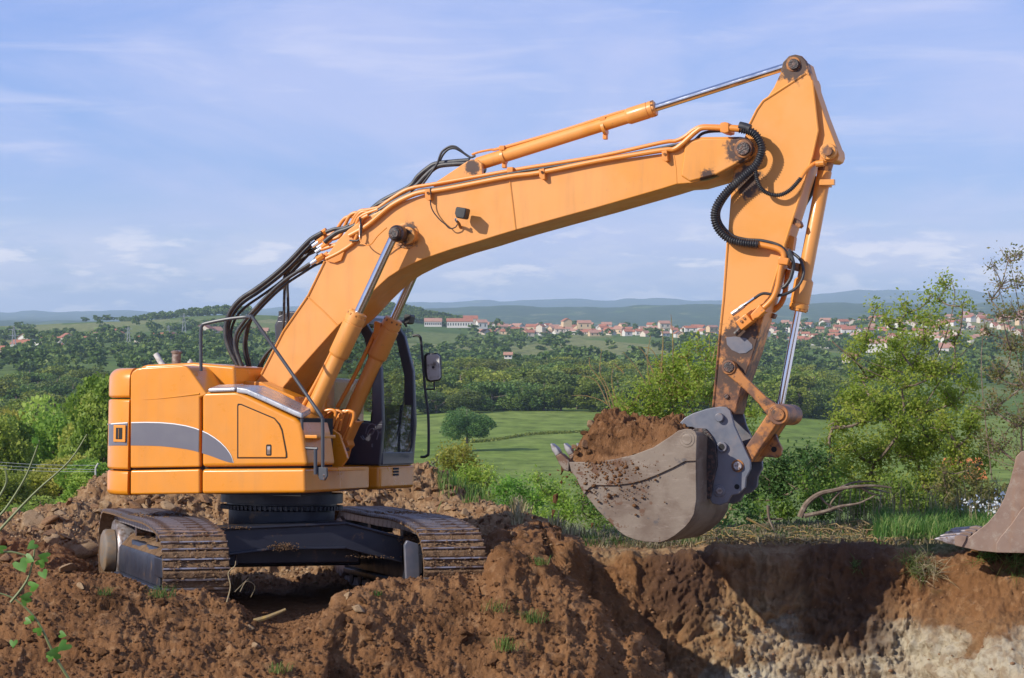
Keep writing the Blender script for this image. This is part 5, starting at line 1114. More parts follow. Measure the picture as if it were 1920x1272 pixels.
# front: lower panel, sill, rounded corners of the window
fr_ = MB(); fr_.box((s_c - .03, cab_y0 + .05, hc0), (s_c + .014, cab_y1 - .05, hc0 + .125)); fr_.build('front_panel', M['cabgrey'], cab, bevel=.01)
def front_bow(hh, s): return s
mb = MB(); mb.box((s_c - .30, cab_y0 + .05, ht - .10), (s_c - .22, cab_y1 - .05, ht - .03)); mb.build('front_header', M['cabgrey'], cab, bevel=.015)
for yy, sg in ((cab_y0 + .07, 1), (cab_y1 - .07, -1)):
    mb = MB(); pts = [(0, 0), (.10, 0), (.05, .015), (.015, .05), (0, .12)]
    vv = [(s_c - .012, yy + sg * a, hc0 + .12 + b) for a, b in pts] + [(s_c + .01, yy + sg * a, hc0 + .12 + b) for a, b in pts]; n = 5
    mb.add(vv, [(0, 1, 2, 3, 4), (9, 8, 7, 6, 5)] + [(i, n + i, n + (i + 1) % n, (i + 1) % n) for i in range(n)]); mb.build('window_corner', M['cabgrey'], cab)
mb = MB(); mb.box((s_c - .006, cab_y0 + .07, hc0 + .12), (s_c + .002, cab_y1 - .07, hc0 + .60)); mb.build('lower_pane', M['glass'], cab)
for y in (cab_y0 + .03, cab_y1 - .035):
    mb = MB(); mb.box((-.22, y, hc0 + .5), (s_c - .10, y + .008, ht - .1)); mb.build('side_pane', M['glass'], cab)
# faint curved mark on the dark cab side
for pts in ([(560, 885), (575, 905), (582, 900), (570, 880)], [(590, 870), (600, 830), (625, 812), (645, 818), (650, 835)], [(600, 880), (612, 850), (632, 838), (640, 850), (632, 870), (615, 880)], [(655, 905), (665, 870), (660, 850)], [(628, 930), (628, 950)]):
    tubes('side_mark', 'greydecal', pts, cab_y0 - .002, .006, 4, 5, par=cab, k=(3.18, 500, 540))
# seat, lever, console
mb = MB(); mb.prism([(-.14, hc0 + .35), (.36, hc0 + .35), (.38, hc0 + .45), (.0, hc0 + .48), (-.10, hc0 + 1.02), (-.20, hc0 + 1.02)], .62, 1.08); seat = mb.build('seat', M['seat'], cab, bevel=.04, seg=3)
mb = MB(); mb.prism([(-.18, hc0 + 1.03), (-.08, hc0 + 1.03), (-.07, hc0 + 1.20), (-.12, hc0 + 1.24), (-.18, hc0 + 1.2)], .72, .98); mb.build('headrest', M['seat'], seat, bevel=.03, seg=3)
mb = MB(); mb.box((.0, .5, hc0 + .03), (.5, .62, hc0 + .55)); mb.build('console', M['seat'], cab, bevel=.03)
mb = MB(); mb.tube([(s_c - .3, .85, hc0 + .05), (s_c - .26, .80, hc0 + .5), (s_c - .2, .78, hc0 + .62)], .012, 8, 3); mb.tube([(s_c - .24, .80, hc0 + .58), (s_c - .14, .74, hc0 + .68)], .02, 8); mb.build('travel_lever', M['lamp'], cab)
mb = MB(); mb.tube([(s_c - .01, .75, hc0 + .14), (s_c + .012, .9, hc0 + .4), (s_c + .012, .98, hc0 + .72)], .006, 6); mb.build('wiper', M['lamp'], cab)
# roof lamp
ql = P3(758, 606, 1.0)
mb = MB(); mb.prism(LL([(756, 605), (757, 591), (760, 589), (769, 590), (770.5, 593), (767, 607), (758, 608)], 1.0), 1.0, 1.13); mb.build('roof_lamp', M['lamp'], cab, bevel=.01)
mb = MB(); mb.tube([P3(745, 604, .95), P3(756, 603, 1.0), P3(762, 612, 1.05)], .014, 8); mb.build('lamp_bracket', M['rail'], cab)
tubes('mirror_bracket', 'lamp', [(774, 630), (782, 629), (787, 632), (790, 645), (797, 729), (803, 780), (803.5, 846), (801, 854), (796, 857), (789, 857)], cab_y1 - .02, .014, 4, 10, par=cab)
mb = MB(); mc = LL([(797, 668), (799, 664), (805, 662), (820, 662), (826, 666), (827.5, 672), (828, 708), (825, 714), (806, 717), (801, 713), (798, 700)], cab_y1 + .02); mb.prism(mc, cab_y1 - .02, cab_y1 + .04); mir = mb.build('mirror', M['lamp'], cab, bevel=.012)
mb = MB(); mc = LL([(799.5, 669), (802, 665.5), (819, 664.5), (824, 668), (825.5, 707), (822, 712), (807, 714), (802.5, 711), (800.5, 700)], cab_y1 - .025); mb.prism(mc, cab_y1 - .030, cab_y1 - .01); mb.build('mirror_shell', M['mirror'], mir, bevel=.006)
mb = MB(); mc = LL([(805, 672), (808, 670), (816, 670), (819, 673), (820, 703), (817, 707), (809, 707), (806, 703)], cab_y1 - .033); mb.prism(mc, cab_y1 - .035, cab_y1 - .01); mb.build('mirror_boss', M['mirror'], mir, bevel=.004)
disc(812, 689, cab_y1 - .045, cab_y1 - .02, .014, 'bolt', 'lamp', mir, n=10)
tubes('mirror_arm', 'lamp', [(814, 716), (814.5, 727), (813, 730), (795, 730)], cab_y1, .010, 3, 8, par=cab)

def stains(mat, pts):      # grease and grime round the pins
    nt = mat.node_tree; bs = next(n for n in nt.nodes if n.type == 'BSDF_PRINCIPLED'); src = bs.inputs['Base Color'].links[0].from_socket
    tc = next(n for n in nt.nodes if n.type == 'TEX_COORD'); nz = noise(nt, 13, 9, .7); tot = None
    for (p, r) in pts:
        d = N(nt, 'ShaderNodeVectorMath', operation='DISTANCE'); nt.links.new(tc.outputs['Object'], d.inputs[0]); d.inputs[1].default_value = p
        m = N(nt, 'ShaderNodeMapRange'); m.inputs[1].default_value = r; m.inputs[2].default_value = r * .35; nt.links.new(d.outputs['Value'], m.inputs[0])
        if tot is None: tot = m.outputs[0]
        else:
            mx = N(nt, 'ShaderNodeMath', operation='MAXIMUM'); nt.links.new(tot, mx.inputs[0]); nt.links.new(m.outputs[0], mx.inputs[1]); tot = mx.outputs[0]
    a = N(nt, 'ShaderNodeMath', operation='MULTIPLY_ADD'); a.inputs[1].default_value = .42; nt.links.new(tot, a.inputs[0]); nt.links.new(nz, a.inputs[2])
    c = mixc(nt, smask(nt, a.outputs[0], .72, .88), src, (.07, .035, .02)); nt.links.new(c, bs.inputs['Base Color'])
stains(M['boom'], [(P3(1393, 279, YB0), .26), (P3(762, 442, YB0), .22), (P3(886, 313, -.19), .14), (P3(1330, 335, YB0), .16), (P3(860, 495, 0), .12)])
stains(M['stick'], [(P3(1487, 120, -.2), .30), (P3(1400, 340, YS0), .26), (P3(1551, 284, -.2), .12), (P3(1390, 640, YS0), .35), (P3(1372, 700, YS0), .30)])

# ================================================================ LOAD OF SOIL, CLODS, ROCKS
_ico = None
def ico(sub=1):
    import bmesh
    bm = bmesh.new(); bmesh.ops.create_icosphere(bm, subdivisions=sub, radius=1); v = np.array([tuple(q.co) for q in bm.verts]); f = np.array([[l.index for l in p.verts] for p in bm.faces]); bm.free(); return v, f
IV, IF = ico(2); IV3, IF3 = ico(3); IV1, IF1 = ico(1)
def rock_mesh(name, seed, mat, flat=.7, rough=.25, big=False):
    V = (IV3 if big else IV).copy(); F = IF3 if big else IF; rs = np.random.RandomState(seed)
    for _ in range(11):                     # planes cut facets
        n = rs.normal(size=3); n /= np.linalg.norm(n); d = rs.uniform(.30, .75); e = V @ n - d; V -= np.outer(np.maximum(e, 0) * .99, n)
    V = V / np.abs(V).max() * (1 + rough * fbm(V * 2.3 + seed, 4, seed)[:, None]) * np.array((1, rs.uniform(.7, 1), flat))
    o = mesh_np(name, V, F, mat, smooth=False); me = o.data; bpy.data.objects.remove(o); return me
ROCKS = [rock_mesh('rock', 900 + i, [M['rock'], M['darkrock'], M['darkrock']][i % 3], rnd.uniform(.45, .8), .07, True) for i in range(9)]
CLODS = [rock_mesh('clod', 950 + i, M['clod'], .8, .55, True) for i in range(6)]
def place(me, name, loc, s, label, cat, group, parent=None, sq=None):
    o = bpy.data.objects.new(name, me); COL.objects.link(o); o.location = loc; o.rotation_euler = (rnd.uniform(-.6, .6), rnd.uniform(-.6, .6), rnd.uniform(0, 6.3)); o.scale = (s, s * rnd.uniform(.7, 1), s * (sq or rnd.uniform(.7, 1.0)))
    tag(o, label, cat, group); return o
def build_load():
    na, nb = 170, 90; top = zz([(235, 500), (262, 425), (330, 365), (380, 280), (440, 225), (500, 215), (560, 232), (650, 238), (800, 243), (930, 232), (985, 262), (1040, 330)], *K7); edge = zz([(235, 560), (330, 560), (440, 556), (560, 540), (690, 506), (830, 452), (960, 368), (1040, 330)], *K7)
    tx, ty = zip(*top); ex, ey = zip(*edge); V = np.zeros((na, nb, 3))
    for i in range(na):
        px = 1063.8 + (1281 - 1063.8) * i / (na - 1); t = np.interp(px, tx, ty); e = np.interp(px, ex, ey)
        sT, hT = L(px, t, -.05); sE, hE = L(px - 0, e, YK0)
        for j in range(nb):
            v = j / (nb - 1) * 2 - 1; y = (YK0 + .035) + (YK1 - YK0 - .07) * j / (nb - 1); w = 1 - abs(v) ** 2.4 if v > 0 else 1 - abs(v) ** 1.7
            s = sE + (sT - sE) * (j / (nb - 1)); V[i, j] = (s, y, hE - .01 + (hT - hE) * max(w, 0))
    f = V.reshape(-1, 3); d = fbm(f * 4, 3, 5) * .10 + fbm(f * 6, 4, 6) * .04 + np.clip(fbm(f * 8, 4, 15, ridged=True), -.3, 1) * .04 + np.abs(fbm(f * 22, 3, 25)) * .03 + fbm(np.floor(f * 13 + fbm(f * 10, 2, 6)[:, None] * 1.2) * 3.7, 1, 78) * .028 + fbm(np.floor(f * 27 + fbm(f * 20, 2, 6)[:, None]) * 3.7, 1, 79) * .014
    ed = (1 - np.abs(np.linspace(-1, 1, nb)) ** 6)[None, :] * np.ones((na, 1)); f[:, 2] += d * (.35 + .65 * ed.ravel()); f[:, 1] += fbm(f * 8, 3, 44) * .02
    idx = np.arange(na * nb).reshape(na, nb); F = np.stack([idx[:-1, :-1], idx[1:, :-1], idx[1:, 1:], idx[:-1, 1:]], -1).reshape(-1, 4)
    Wd = np.array([tuple(UM @ Vector(p)) for p in f]); o = mesh_np('soil_heap', Wd, F, M['soil'], smooth=True)
    tag(o, 'brown earth heaped above the rim of the raised digging bucket', 'soil'); o['kind'] = 'stuff'
    cl = [(445, 235, .07), (500, 225, .065), (560, 245, .05), (400, 285, .075), (360, 340, .06), (480, 320, .095), (415, 390, .085), (350, 420, .07), (380, 470, .05), (300, 480, .05), (620, 250, .045), (800, 255, .05), (935, 240, .06), (960, 300, .06), (900, 330, .06), (700, 262, .04), (430, 430, .06), (860, 260, .045), (530, 290, .05), (280, 440, .05), (750, 320, .04)]
    for i, (a, b, r) in enumerate(cl):
        px, row = zz([(a, b)], *K7)[0]; v = (b - 225) / 300.; y = -.05 - .5 * min(max(v * 1.25, 0), 1)
        place(CLODS[i % 6] if i % 4 != 3 else ROCKS[i % 9], 'clod', UM @ Vector(P3(px, row, y)), r, 'lump of brown earth on the load in the raised bucket', 'clod', 'lumps of earth on the bucket load')
    fall = [((1041, 938), .050, 'dark lump of earth falling highest below the bucket teeth', .13), ((1037, 962), .035, 'small lump of earth falling beneath the bucket teeth, lowest one', .1), ((1055, 878), .045, 'moist earth lump clinging under the nearest bucket tooth', .1), ((1052, 905), .022, 'tiny crumb of earth just below the clinging lump', .1), ((1110, 985), .025, 'crumb of earth falling beside the bucket bottom', .1)]
    for (p, r, lab, _) in fall:
        o = place(CLODS[rnd.randrange(6)], 'clod', UM @ Vector(P3(*p, -.55)), r, lab, 'clod', None); o.scale = (r * .7, r * .7, r * 1.5); o.rotation_euler = (0, .2, 0)
build_load()
# spilled crumbs stuck on the side plate
def crumbs(name, pts, size, mat, parent=None):
    n = len(pts); V = IV1[None] * (np.asarray(size)[:, None, None]) * (1 + .35 * R.rand(n, len(IV1), 1) - .2) * np.array((1, 1, .75)) + np.asarray(pts)[:, None]
    F = (IF1[None] + (np.arange(n) * len(IV1))[:, None, None]).reshape(-1, 3)
    o = mesh_np(name, V.reshape(-1, 3), F, mat, parent); tag(o, kind='stuff'); return o
pp = []; ss = []
for i in range(520):
    px, row = zz([(R.normal(540, 150), 530 + abs(R.normal(0, 130)))], *K7)[0]
    if row < np.interp(px, [1065, 1187, 1260], [868, 852, 820]): continue
    q = P3(px, row, YK0 - .02); pp.append(q); ss.append(R.choice([.005, .009, .015, .024], p=[.55, .3, .12, .03]))
cb_ = crumbs('mud_spatter', pp, ss, M['soil'], exc)
pp = []; ss = []
for cx_, cy_, sx_, sy_, n_ in ((532, 1026, 13, 4, 260), (700, 1044, 25, 2, 60), (765, 1014, 8, 4, 120), (440, 990, 14, 1.5, 90)):
    for _ in range(n_):
        p = PT(R.normal(cx_, sx_), R.normal(cy_, sy_), -1.085 - .02 * R.rand()); pp.append(tuple(TU @ Vector(p))); ss.append(R.uniform(.003, .009))
crumbs('caked_earth', pp, ss, M['trackdirt'], exc)
# loose stones and clods on the ground: the largest singly, the rest as one mass
def scatter_rocks():
    cells = []
    def add(n, pxr, rowr, smin, smax, kind, lab, grp, pale=None):
        for _ in range(n):
            px = rnd.uniform(*pxr); row = rnd.uniform(*rowr(px)) if callable(rowr) else rnd.uniform(*rowr)
            p, nn = ground_at(px, row); s = smin * (smax / smin) ** (rnd.random() ** 1.8)
            me = CLODS[rnd.randrange(6)] if kind == 'clod' else ROCKS[rnd.randrange(9)]
            place(me, kind, p + nn * s * .15, s, lab, kind, grp)
    crest = lambda px: float(np.interp(px, [0, 60, 130, 200, 240], [985, 962, 938, 893, 885]))
    add(62, (0, 235), lambda px: (crest(px) + 8, 1075), .04, .15, 'rock', 'broken brown stone on the rubble mound left of the tracks', 'stones on the mound left of the machine')
    add(30, (240, 395), (935, 962), .05, .16, 'rock', 'flat broken stone on the mound seen under the counterweight', 'stones seen under the counterweight')
    add(70, (640, 990), lambda px: (float(np.interp(px, [640, 790, 830, 900, 960, 990], [930, 890, 895, 935, 970, 985])), float(np.interp(px, [640, 760, 800, 900, 990], [942, 948, 970, 1000, 1010]))), .035, .11, 'rock', 'loose brown stone on the mound behind the right track', 'stones on the mound behind the right track')
    add(46, (0, 420), lambda px: (1105, 1268), .025, .07, 'clod', 'crumbly clod of red earth on the bank in front of the left track', 'clods in front of the left track')
    add(60, (480, 1180), lambda px: (float(np.interp(px, [480, 650, 900, 1000, 1180], [1180, 1130, 1090, 1050, 1200])), 1268), .025, .08, 'clod', 'crumbly clod of red earth on the heap in front of the right track', 'clods on the heap before the right track')
    add(14, (940, 1110), (990, 1030), .02, .045, 'rock', 'small pale stone on the earth between mound and pit edge', 'small stones near the pit edge')
    big = [(205 - 60, 1045, .26, 'big grey brown boulder at the foot of the mound left of the track'), (60, 985, .22, 'broad slab of rock lying near the left end of the mound'), (35, 955, .12, 'pale upright slab at the left edge of the mound crest'),
           (875, 965, .09, 'pale angular stone beside the top of the right track'), (665, 1148, .10, 'dark angular stone on the bank below the cross beam'), (640, 1122, .06, 'round reddish stone under the cross beam'),
           (475, 1180, .05, 'small ochre stone beside the dry root'), (480, 1215, .06, 'pale long stone low on the left bank'), (845, 925, .07, 'pale flat stone high on the mound behind the cab'), (150, 1105, .055, 'ochre lump of stone before the left travel motor')]
    for px, row, s, lab in big:
        p, nn = ground_at(px, row); place(ROCKS[rnd.choice([0, 3, 6])], 'rock', p + nn * s * .2, s, lab, 'rock', None)
    for nm, mat, n, reg, (s0, s1), nf in (('rubble', M['rock'], 2600, 'mound', (.008, .032), 1), ('rubble', M['darkrock'], 2600, 'mound', (.008, .035), 1), ('loose_earth', M['clod'], 15000, 'front', (.004, .024), 1), ('pit_debris', M['darkrock'], 500, 'pit', (.005, .028), 1)):
        pts = []; sz = []
        while len(pts) < n:
            if reg == 'mound': i = R.randint(0, len(GPX)); px = GPX[i]; Yq = R.uniform(24.8, 29.4); ok = px < 1010 and px > -100
            elif reg == 'front': i = R.randint(0, len(GPX)); px = GPX[i]; Yq = R.uniform(18.6, 22.5); ok = -80 < px < 1260
            else: i = R.randint(0, len(GPX)); px = GPX[i]; Yq = R.uniform(21.6, 22.75); ok = 1150 < px < 2000
            if not ok: continue
            j = int(np.argmin(np.abs(GV[i][:, 1] - Yq))) if reg != 'pit' else R.randint(184, 330)
            s = s0 * (s1 / s0) ** (R.rand() ** 2); pts.append(GV[i, j] + GN[i, j] * s * .2); sz.append(s)
        crumbs(nm, pts, sz, mat)
scatter_rocks()

# ================================================================ SECOND BUCKET at the right edge
def second_bucket():
    e = empty('digging_bucket', (4.6, 22.1, .25), -.32); tag(e, 'brown steel digging bucket resting on the grass at the right edge', 'bucket')
    y0, y1 = 21.95, 23.1
    def Q(pts): return [(W(a, b, y0)[0] - 4.6, W(a, b, y0)[2] - .25) for a, b in pts]
    out = [(1768, 1016), (1784, 1021), (1800, 1024), (1822, 1015), (1840, 1000), (1862, 982), (1880, 960), (1893, 935), (1903, 905), (1910, 878), (1915, 856), (1925, 846), (1960, 842), (2060, 850), (2140, 900), (2160, 960), (2120, 1010), (2050, 1036), (1950, 1037), (1875, 1037), (1845, 1035), (1815, 1029)]
    o2 = Q(out[2:]); mb = MB(); mb.prism([(a, b) for a, b in o2], y0 - 22.1, y0 - 22.1 + .03); b = mb.build('side_plate', M['bucket2'], e, bevel=.006)
    mb = MB(); mb.prism(o2, y1 - 22.13, y1 - 22.1); mb.build('side_plate', M['bucket2'], e, bevel=.006)
    cut = Q([(1878, 1037), (1879, 1020), (1886, 1008), (1905, 985), (1925, 955), (1950, 930), (2140, 930), (2155, 960), (2115, 1009), (2050, 1035)]); mb = MB(); mb.prism(cut, y0 - 22.125, y0 - 22.08); mb.build('wear_plate', M['bucket2'], b, bevel=.006)
    sh_ = o2[8:] + o2[:1]
    for nm, P in (('shell', o2[10:]), ('lip', o2[-4:] + o2[:1])):
        mb = MB(); n = len(P); vv = [(a, y0 - 22.08, c) for a, c in P] + [(a, y1 - 22.13, c) for a, c in P] + [(a * .995, y0 - 22.08, c + .025) for a, c in P] + [(a * .995, y1 - 22.13, c + .025) for a, c in P]
        ff = []
        for i in range(n - 1): ff += [(i, i + 1, n + i + 1, n + i), (2 * n + i, 3 * n + i, 3 * n + i + 1, 2 * n + i + 1), (i, 2 * n + i, 2 * n + i + 1, i + 1), (n + i, n + i + 1, 3 * n + i + 1, 3 * n + i)]
        mb.add(vv, ff); mb.build(nm, M['bucket2'], e)
    tip = Q([(1761, 1015), (1772, 1011), (1800, 1008), (1806, 1009), (1803, 1025), (1790, 1024), (1775, 1019)]); ad = Q([(1801, 1008), (1812, 1006), (1824, 1008), (1822, 1016), (1815, 1029), (1801, 1026)])
    for k in range(4):
        y = y0 - 22.12 + k * .34; mb = MB(); mb.prism(ad, y, y + .1); a_ = mb.build('tooth_adapter', M['bucket2'], e, bevel=.008)
        mb = MB(); mb.prism(tip, y + .01, y + .09); mb.build('tooth_tip', M['steel'], a_, bevel=.01)
M['bucket2'] = pmat('bucket_brown', (.27, .185, .14), .5, .15, col2=(.19, .12, .09), vs_=4, dirt=(.36, .29, .23), ds=13, dlo=.50, dhi=.72, rvar=.12, streak=.3, bump=.2, bs=9)
second_bucket()

# ================================================================ NEAR PLANTS
def smooth_path(P, n=5):
    P = [Vector(p) for p in P]; Q = []
    for i in range(len(P) - 1):
        p0, p1, p2, p3 = P[max(i - 1, 0)], P[i], P[i + 1], P[min(i + 2, len(P) - 1)]
        for j in range(n): t = j / n; Q.append(.5 * ((2 * p1) + (p2 - p0) * t + (2 * p0 - 5 * p1 + 4 * p2 - p3) * t * t + (3 * p1 - p0 - 3 * p2 + p3) * t ** 3))
    return Q + [P[-1]]
def cluster_plant(name, cat, label, clusters, Y, base, leaf, dens, mat, bark='bark', depth=.5, twigs=1.0, stem_r=.03, seed=1, bare=(), group=None, stringy=.55):
    rs = np.random.RandomState(seed); bx, brow = base; B = gz(bx, Y) + Vector((0, 0, -.05)) if brow is None else Vector(W(bx, brow, Y))
    e = empty(name, B); tag(e, label, cat, group); C = []; T = []; mb = MB(); k0 = Y / FPX
    nodes = [(Vector((0, 0, 0)), 0)]
    for ci, (px, row, r) in enumerate(sorted(clusters, key=lambda q: -q[1])):
        dy = rs.uniform(-depth, depth); yy = Y + dy; c = Vector(W(px, row, yy)) - B; rr = r * k0
        # limb to the cluster, then twigs inside it
        q = c + Vector((0, 0, -rr * .2)); pn, lv = min(nodes, key=lambda k: (k[0] - q).length + (3 if k[0].z > q.z - .02 and k[1] > 0 else 0)); hub = (pn + q) / 2 + Vector((rs.uniform(-.05, .05), rs.uniform(-.05, .05), (q - pn).length * -.08))
        r0_ = stem_r * max(.25, .9 ** lv); mb.tube(smooth_path([pn, hub, q], 4), (r0_, max(r0_ * .6, .004)), 6); nodes.append((q, lv + 1)); nodes.append(((hub + pn) / 2, lv + 1))
        nt_ = int(max(5, rr * 40) * twigs)
        for t in range(nt_):
            d = rs.normal(size=3); d /= np.linalg.norm(d); d[2] = abs(d[2]) * .9 + rs.uniform(-.25, .5); ln = rr * rs.uniform(.55, 1.25)
            s0 = q + Vector(tuple(rs.uniform(-.35, .35, 3) * rr)); s1 = s0 + Vector(tuple(d * ln)); mid = (s0 + s1) / 2 + Vector(tuple(rs.uniform(-.1, .1, 3) * rr))
            mb.tube([s0, mid, s1], (.006, .002), 3, caps=False)
            m = int(dens * rr * rr / nt_ * rs.uniform(.5, 1.5)) + 2; u = rs.rand(m) ** .8
            pts = np.array(s0)[None] * (1 - u)[:, None] + np.array(s1)[None] * u[:, None] + rs.normal(size=(m, 3)) * (leaf * stringy * 2.4)
            C.append(pts); T.append(np.clip(rs.rand(m) * .5 + .45 * rs.rand() + .1 * d[2], 0, 1))
    for pts in bare: mb.tube(smooth_path([Vector(W(a, b, Y - .1)) - B for a, b in pts], 4), (.009, .003), 5)
    V, F, t = leaf_cards(np.concatenate(C), leaf, seed=seed, tint=np.concatenate(T), narrow=.55)
    fo = mesh_np('foliage', V, F, M[mat], e, attrs=dict(tint=t)); st = mb.build('branches', M[bark], e); st['kind'] = 'stuff'; return e
def plants():
    ash = [(1560, 840, 30), (1620, 780, 36), (1690, 800, 40), (1770, 790, 34), (1640, 860, 44), (1720, 850, 46), (1800, 840, 36), (1690, 930, 44), (1600, 920, 40), (1770, 930, 40), (1840, 860, 36), (1540, 900, 30), (1615, 705, 22), (1690, 670, 24), (1760, 610, 18), (1690, 615, 18), (1750, 700, 30), (1815, 720, 26), (1775, 535, 18), (1805, 572, 15), (1742, 560, 16), (1762, 560, 14), (1700, 583, 20), (1662, 602, 24), (1642, 578, 12), (1733, 598, 22), (1622, 640, 30), (1600, 668, 22), (1680, 640, 32), (1735, 640, 28), (1790, 640, 18), (1655, 690, 42), (1720, 690, 32), (1785, 690, 26), (1600, 742, 40), (1562, 795, 30), (1650, 762, 48), (1720, 765, 45), (1785, 750, 38), (1600, 835, 46), (1680, 835, 55), (1757, 830, 52), (1820, 790, 34), (1635, 900, 48), (1735, 905, 50), (1800, 880, 40), (1575, 880, 36), (1690, 720, 30)]
    cluster_plant('ash_tree', 'tree', 'tall airy green tree standing alone behind the pit at right', ash, 28, (1700, None), .044, 11500, 'leaf_ash', seed=21, depth=.45, stem_r=.04, bare=[[(1700, 700), (1660, 690), (1600, 668)], [(1740, 700), (1770, 640), (1790, 560), (1783, 525)], [(1560, 640), (1620, 690), (1690, 720)], [(1735, 760), (1780, 690), (1830, 640)]])
    edge = [(1862, 498, 16), (1890, 485, 18), (1912, 478, 20), (1875, 535, 20), (1905, 530, 24), (1858, 560, 14), (1880, 590, 24), (1915, 585, 30), (1850, 620, 20), (1895, 650, 36), (1930, 640, 40), (1870, 700, 34), (1920, 715, 44), (1860, 760, 40), (1915, 790, 50), (1870, 830, 44), (1930, 870, 60), (1960, 560, 40), (1975, 700, 60)]
    cluster_plant('shrub_tree', 'tree', 'thin twiggy half bare tree cut by the right edge of the picture', edge, 27.5, (1935, None), .038, 4200, 'leaf_brown', seed=22, depth=.5, stem_r=.022, twigs=2.6, bare=[[(1935, 800), (1900, 640), (1862, 500)], [(1935, 760), (1915, 600), (1890, 478)], [(1950, 760), (1930, 600), (1925, 458)], [(1860, 900), (1840, 700), (1848, 590)]])
    mid = [(1200, 735, 26), (1255, 745, 30), (1310, 700, 30), (1345, 700, 22), (1270, 820, 40), (1180, 765, 24), (1345, 850, 40), (1285, 665, 20), (1250, 690, 22), (1300, 652, 22), (1330, 668, 28), (1268, 690, 32), (1232, 712, 28), (1290, 730, 42), (1330, 745, 36), (1220, 765, 34), (1168, 775, 28), (1152, 748, 12), (1250, 790, 46), (1330, 800, 40), (1190, 800, 34), (1382, 700, 18), (1395, 770, 26), (1412, 830, 30), (1400, 880, 30), (1150, 800, 24), (1300, 850, 50), (1230, 850, 50)]
    cluster_plant('willow_bush', 'bush', 'yellow green bush with bare lichened twigs behind the raised bucket', mid, 27.2, (1300, None), .040, 12500, 'leaf_ash', 'bark_ochre', seed=23, depth=.4, stem_r=.021, twigs=1.6,
        bare=[[(1300, 900), (1240, 780), (1200, 700), (1168, 660)], [(1290, 880), (1250, 720), (1225, 660), (1205, 652)], [(1250, 850), (1215, 700), (1220, 630)], [(1260, 820), (1262, 660), (1258, 590)], [(1240, 700), (1243, 640), (1241, 612)], [(1200, 860), (1150, 770), (1110, 745), (1072, 742)], [(1180, 850), (1140, 730), (1125, 700), (1128, 655)], [(1160, 830), (1135, 730), (1108, 690), (1105, 670)],
              [(1140, 760), (1118, 715), (1090, 705)], [(1200, 840), (1152, 740), (1148, 690)], [(1225, 700), (1210, 665), (1196, 650)], [(1170, 700), (1150, 680)], [(1340, 900), (1300, 800), (1230, 735)], [(1345, 850), (1290, 760), (1215, 700)], [(1330, 700), (1345, 640)]])
    low = [('olive', [(828, 862, 18), (846, 850, 20), (870, 852, 24), (880, 870, 22), (848, 880, 26)], 'leaf_yellow', 33, 'olive tinted shrub just right of the cab, before the lone tree', 845),
           ('a', [(805, 905, 16), (830, 915, 22), (860, 905, 28), (890, 890, 28), (912, 900, 26), (880, 930, 30), (915, 935, 30)], 'leaf_mid', 31.5, 'round green bush on the slope right of the cab', 880),
           ('b', [(945, 925, 28), (975, 918, 26), (1000, 935, 30), (960, 955, 30), (990, 965, 30), (940, 965, 24)], 'leaf_bright', 31, 'bright green low bush right of the rubble mound', 965),
           ('c', [(1030, 925, 26), (1050, 945, 28), (1040, 975, 30), (1075, 960, 26), (1020, 985, 24), (1012, 900, 14)], 'leaf_mid', 30.5, 'leafy shrub left of and below the bucket teeth', 1045),
           ('d', [(1085, 905, 14), (1095, 940, 20), (1105, 965, 24), (1130, 985, 26), (1150, 1000, 20)], 'leaf_mid', 29.5, 'loose shrub hidden partly by the bucket side', 1110),
           ('e', [(1440, 905, 34), (1475, 875, 36), (1508, 852, 26), (1465, 925, 38), (1500, 905, 36), (1535, 862, 24), (1412, 930, 24)], 'leaf_dark', 27, 'glossy dark green shrub right of the bucket coupler', 1475),
           ('f', [(1520, 925, 34), (1560, 905, 30), (1580, 935, 36), (1545, 955, 30), (1610, 950, 30), (1480, 960, 28), (1430, 968, 24)], 'leaf_bright', 26.6, 'bright leafy undergrowth behind the fallen branch', 1545),
           ('g', [(1650, 950, 32), (1700, 945, 36), (1745, 950, 32), (1680, 915, 30), (1720, 970, 26)], 'leaf_mid', 26.9, 'low green thicket at the foot of the airy tree', 1700),
           ('h', [(1790, 940, 36), (1835, 925, 40), (1770, 885, 14), (1835, 895, 16), (1815, 880, 9), (1870, 940, 36), (1830, 960, 30), (1775, 915, 26)], 'leaf_brown', 26.8, 'brownish thicket behind the white flowers at right', 1830),
           ('i', [(1405, 975, 18), (1390, 950, 20), (1370, 985, 20), (1350, 990, 16)], 'leaf_dark', 26.3, 'small dark bush directly behind the bucket shell', 1385)]
    for i, (_, cl, mt, Y, lab, bx) in enumerate(low):
        cluster_plant('shrub', 'bush', lab, cl, Y, (bx, None), .046 if mt == 'leaf_dark' else .042, 15000, mt, seed=40 + i, depth=.35, stem_r=.015, twigs=1.2)
    # yellow sprig beside the cab door
    cluster_plant('shrub', 'bush', 'pale yellow sprig showing right of the mirror bracket', [(812, 868, 9), (803, 878, 7), (818, 856, 6)], 30, (812, None), .05, 5000, 'leaf_yellow', seed=77, depth=.1, stem_r=.01)
plants()
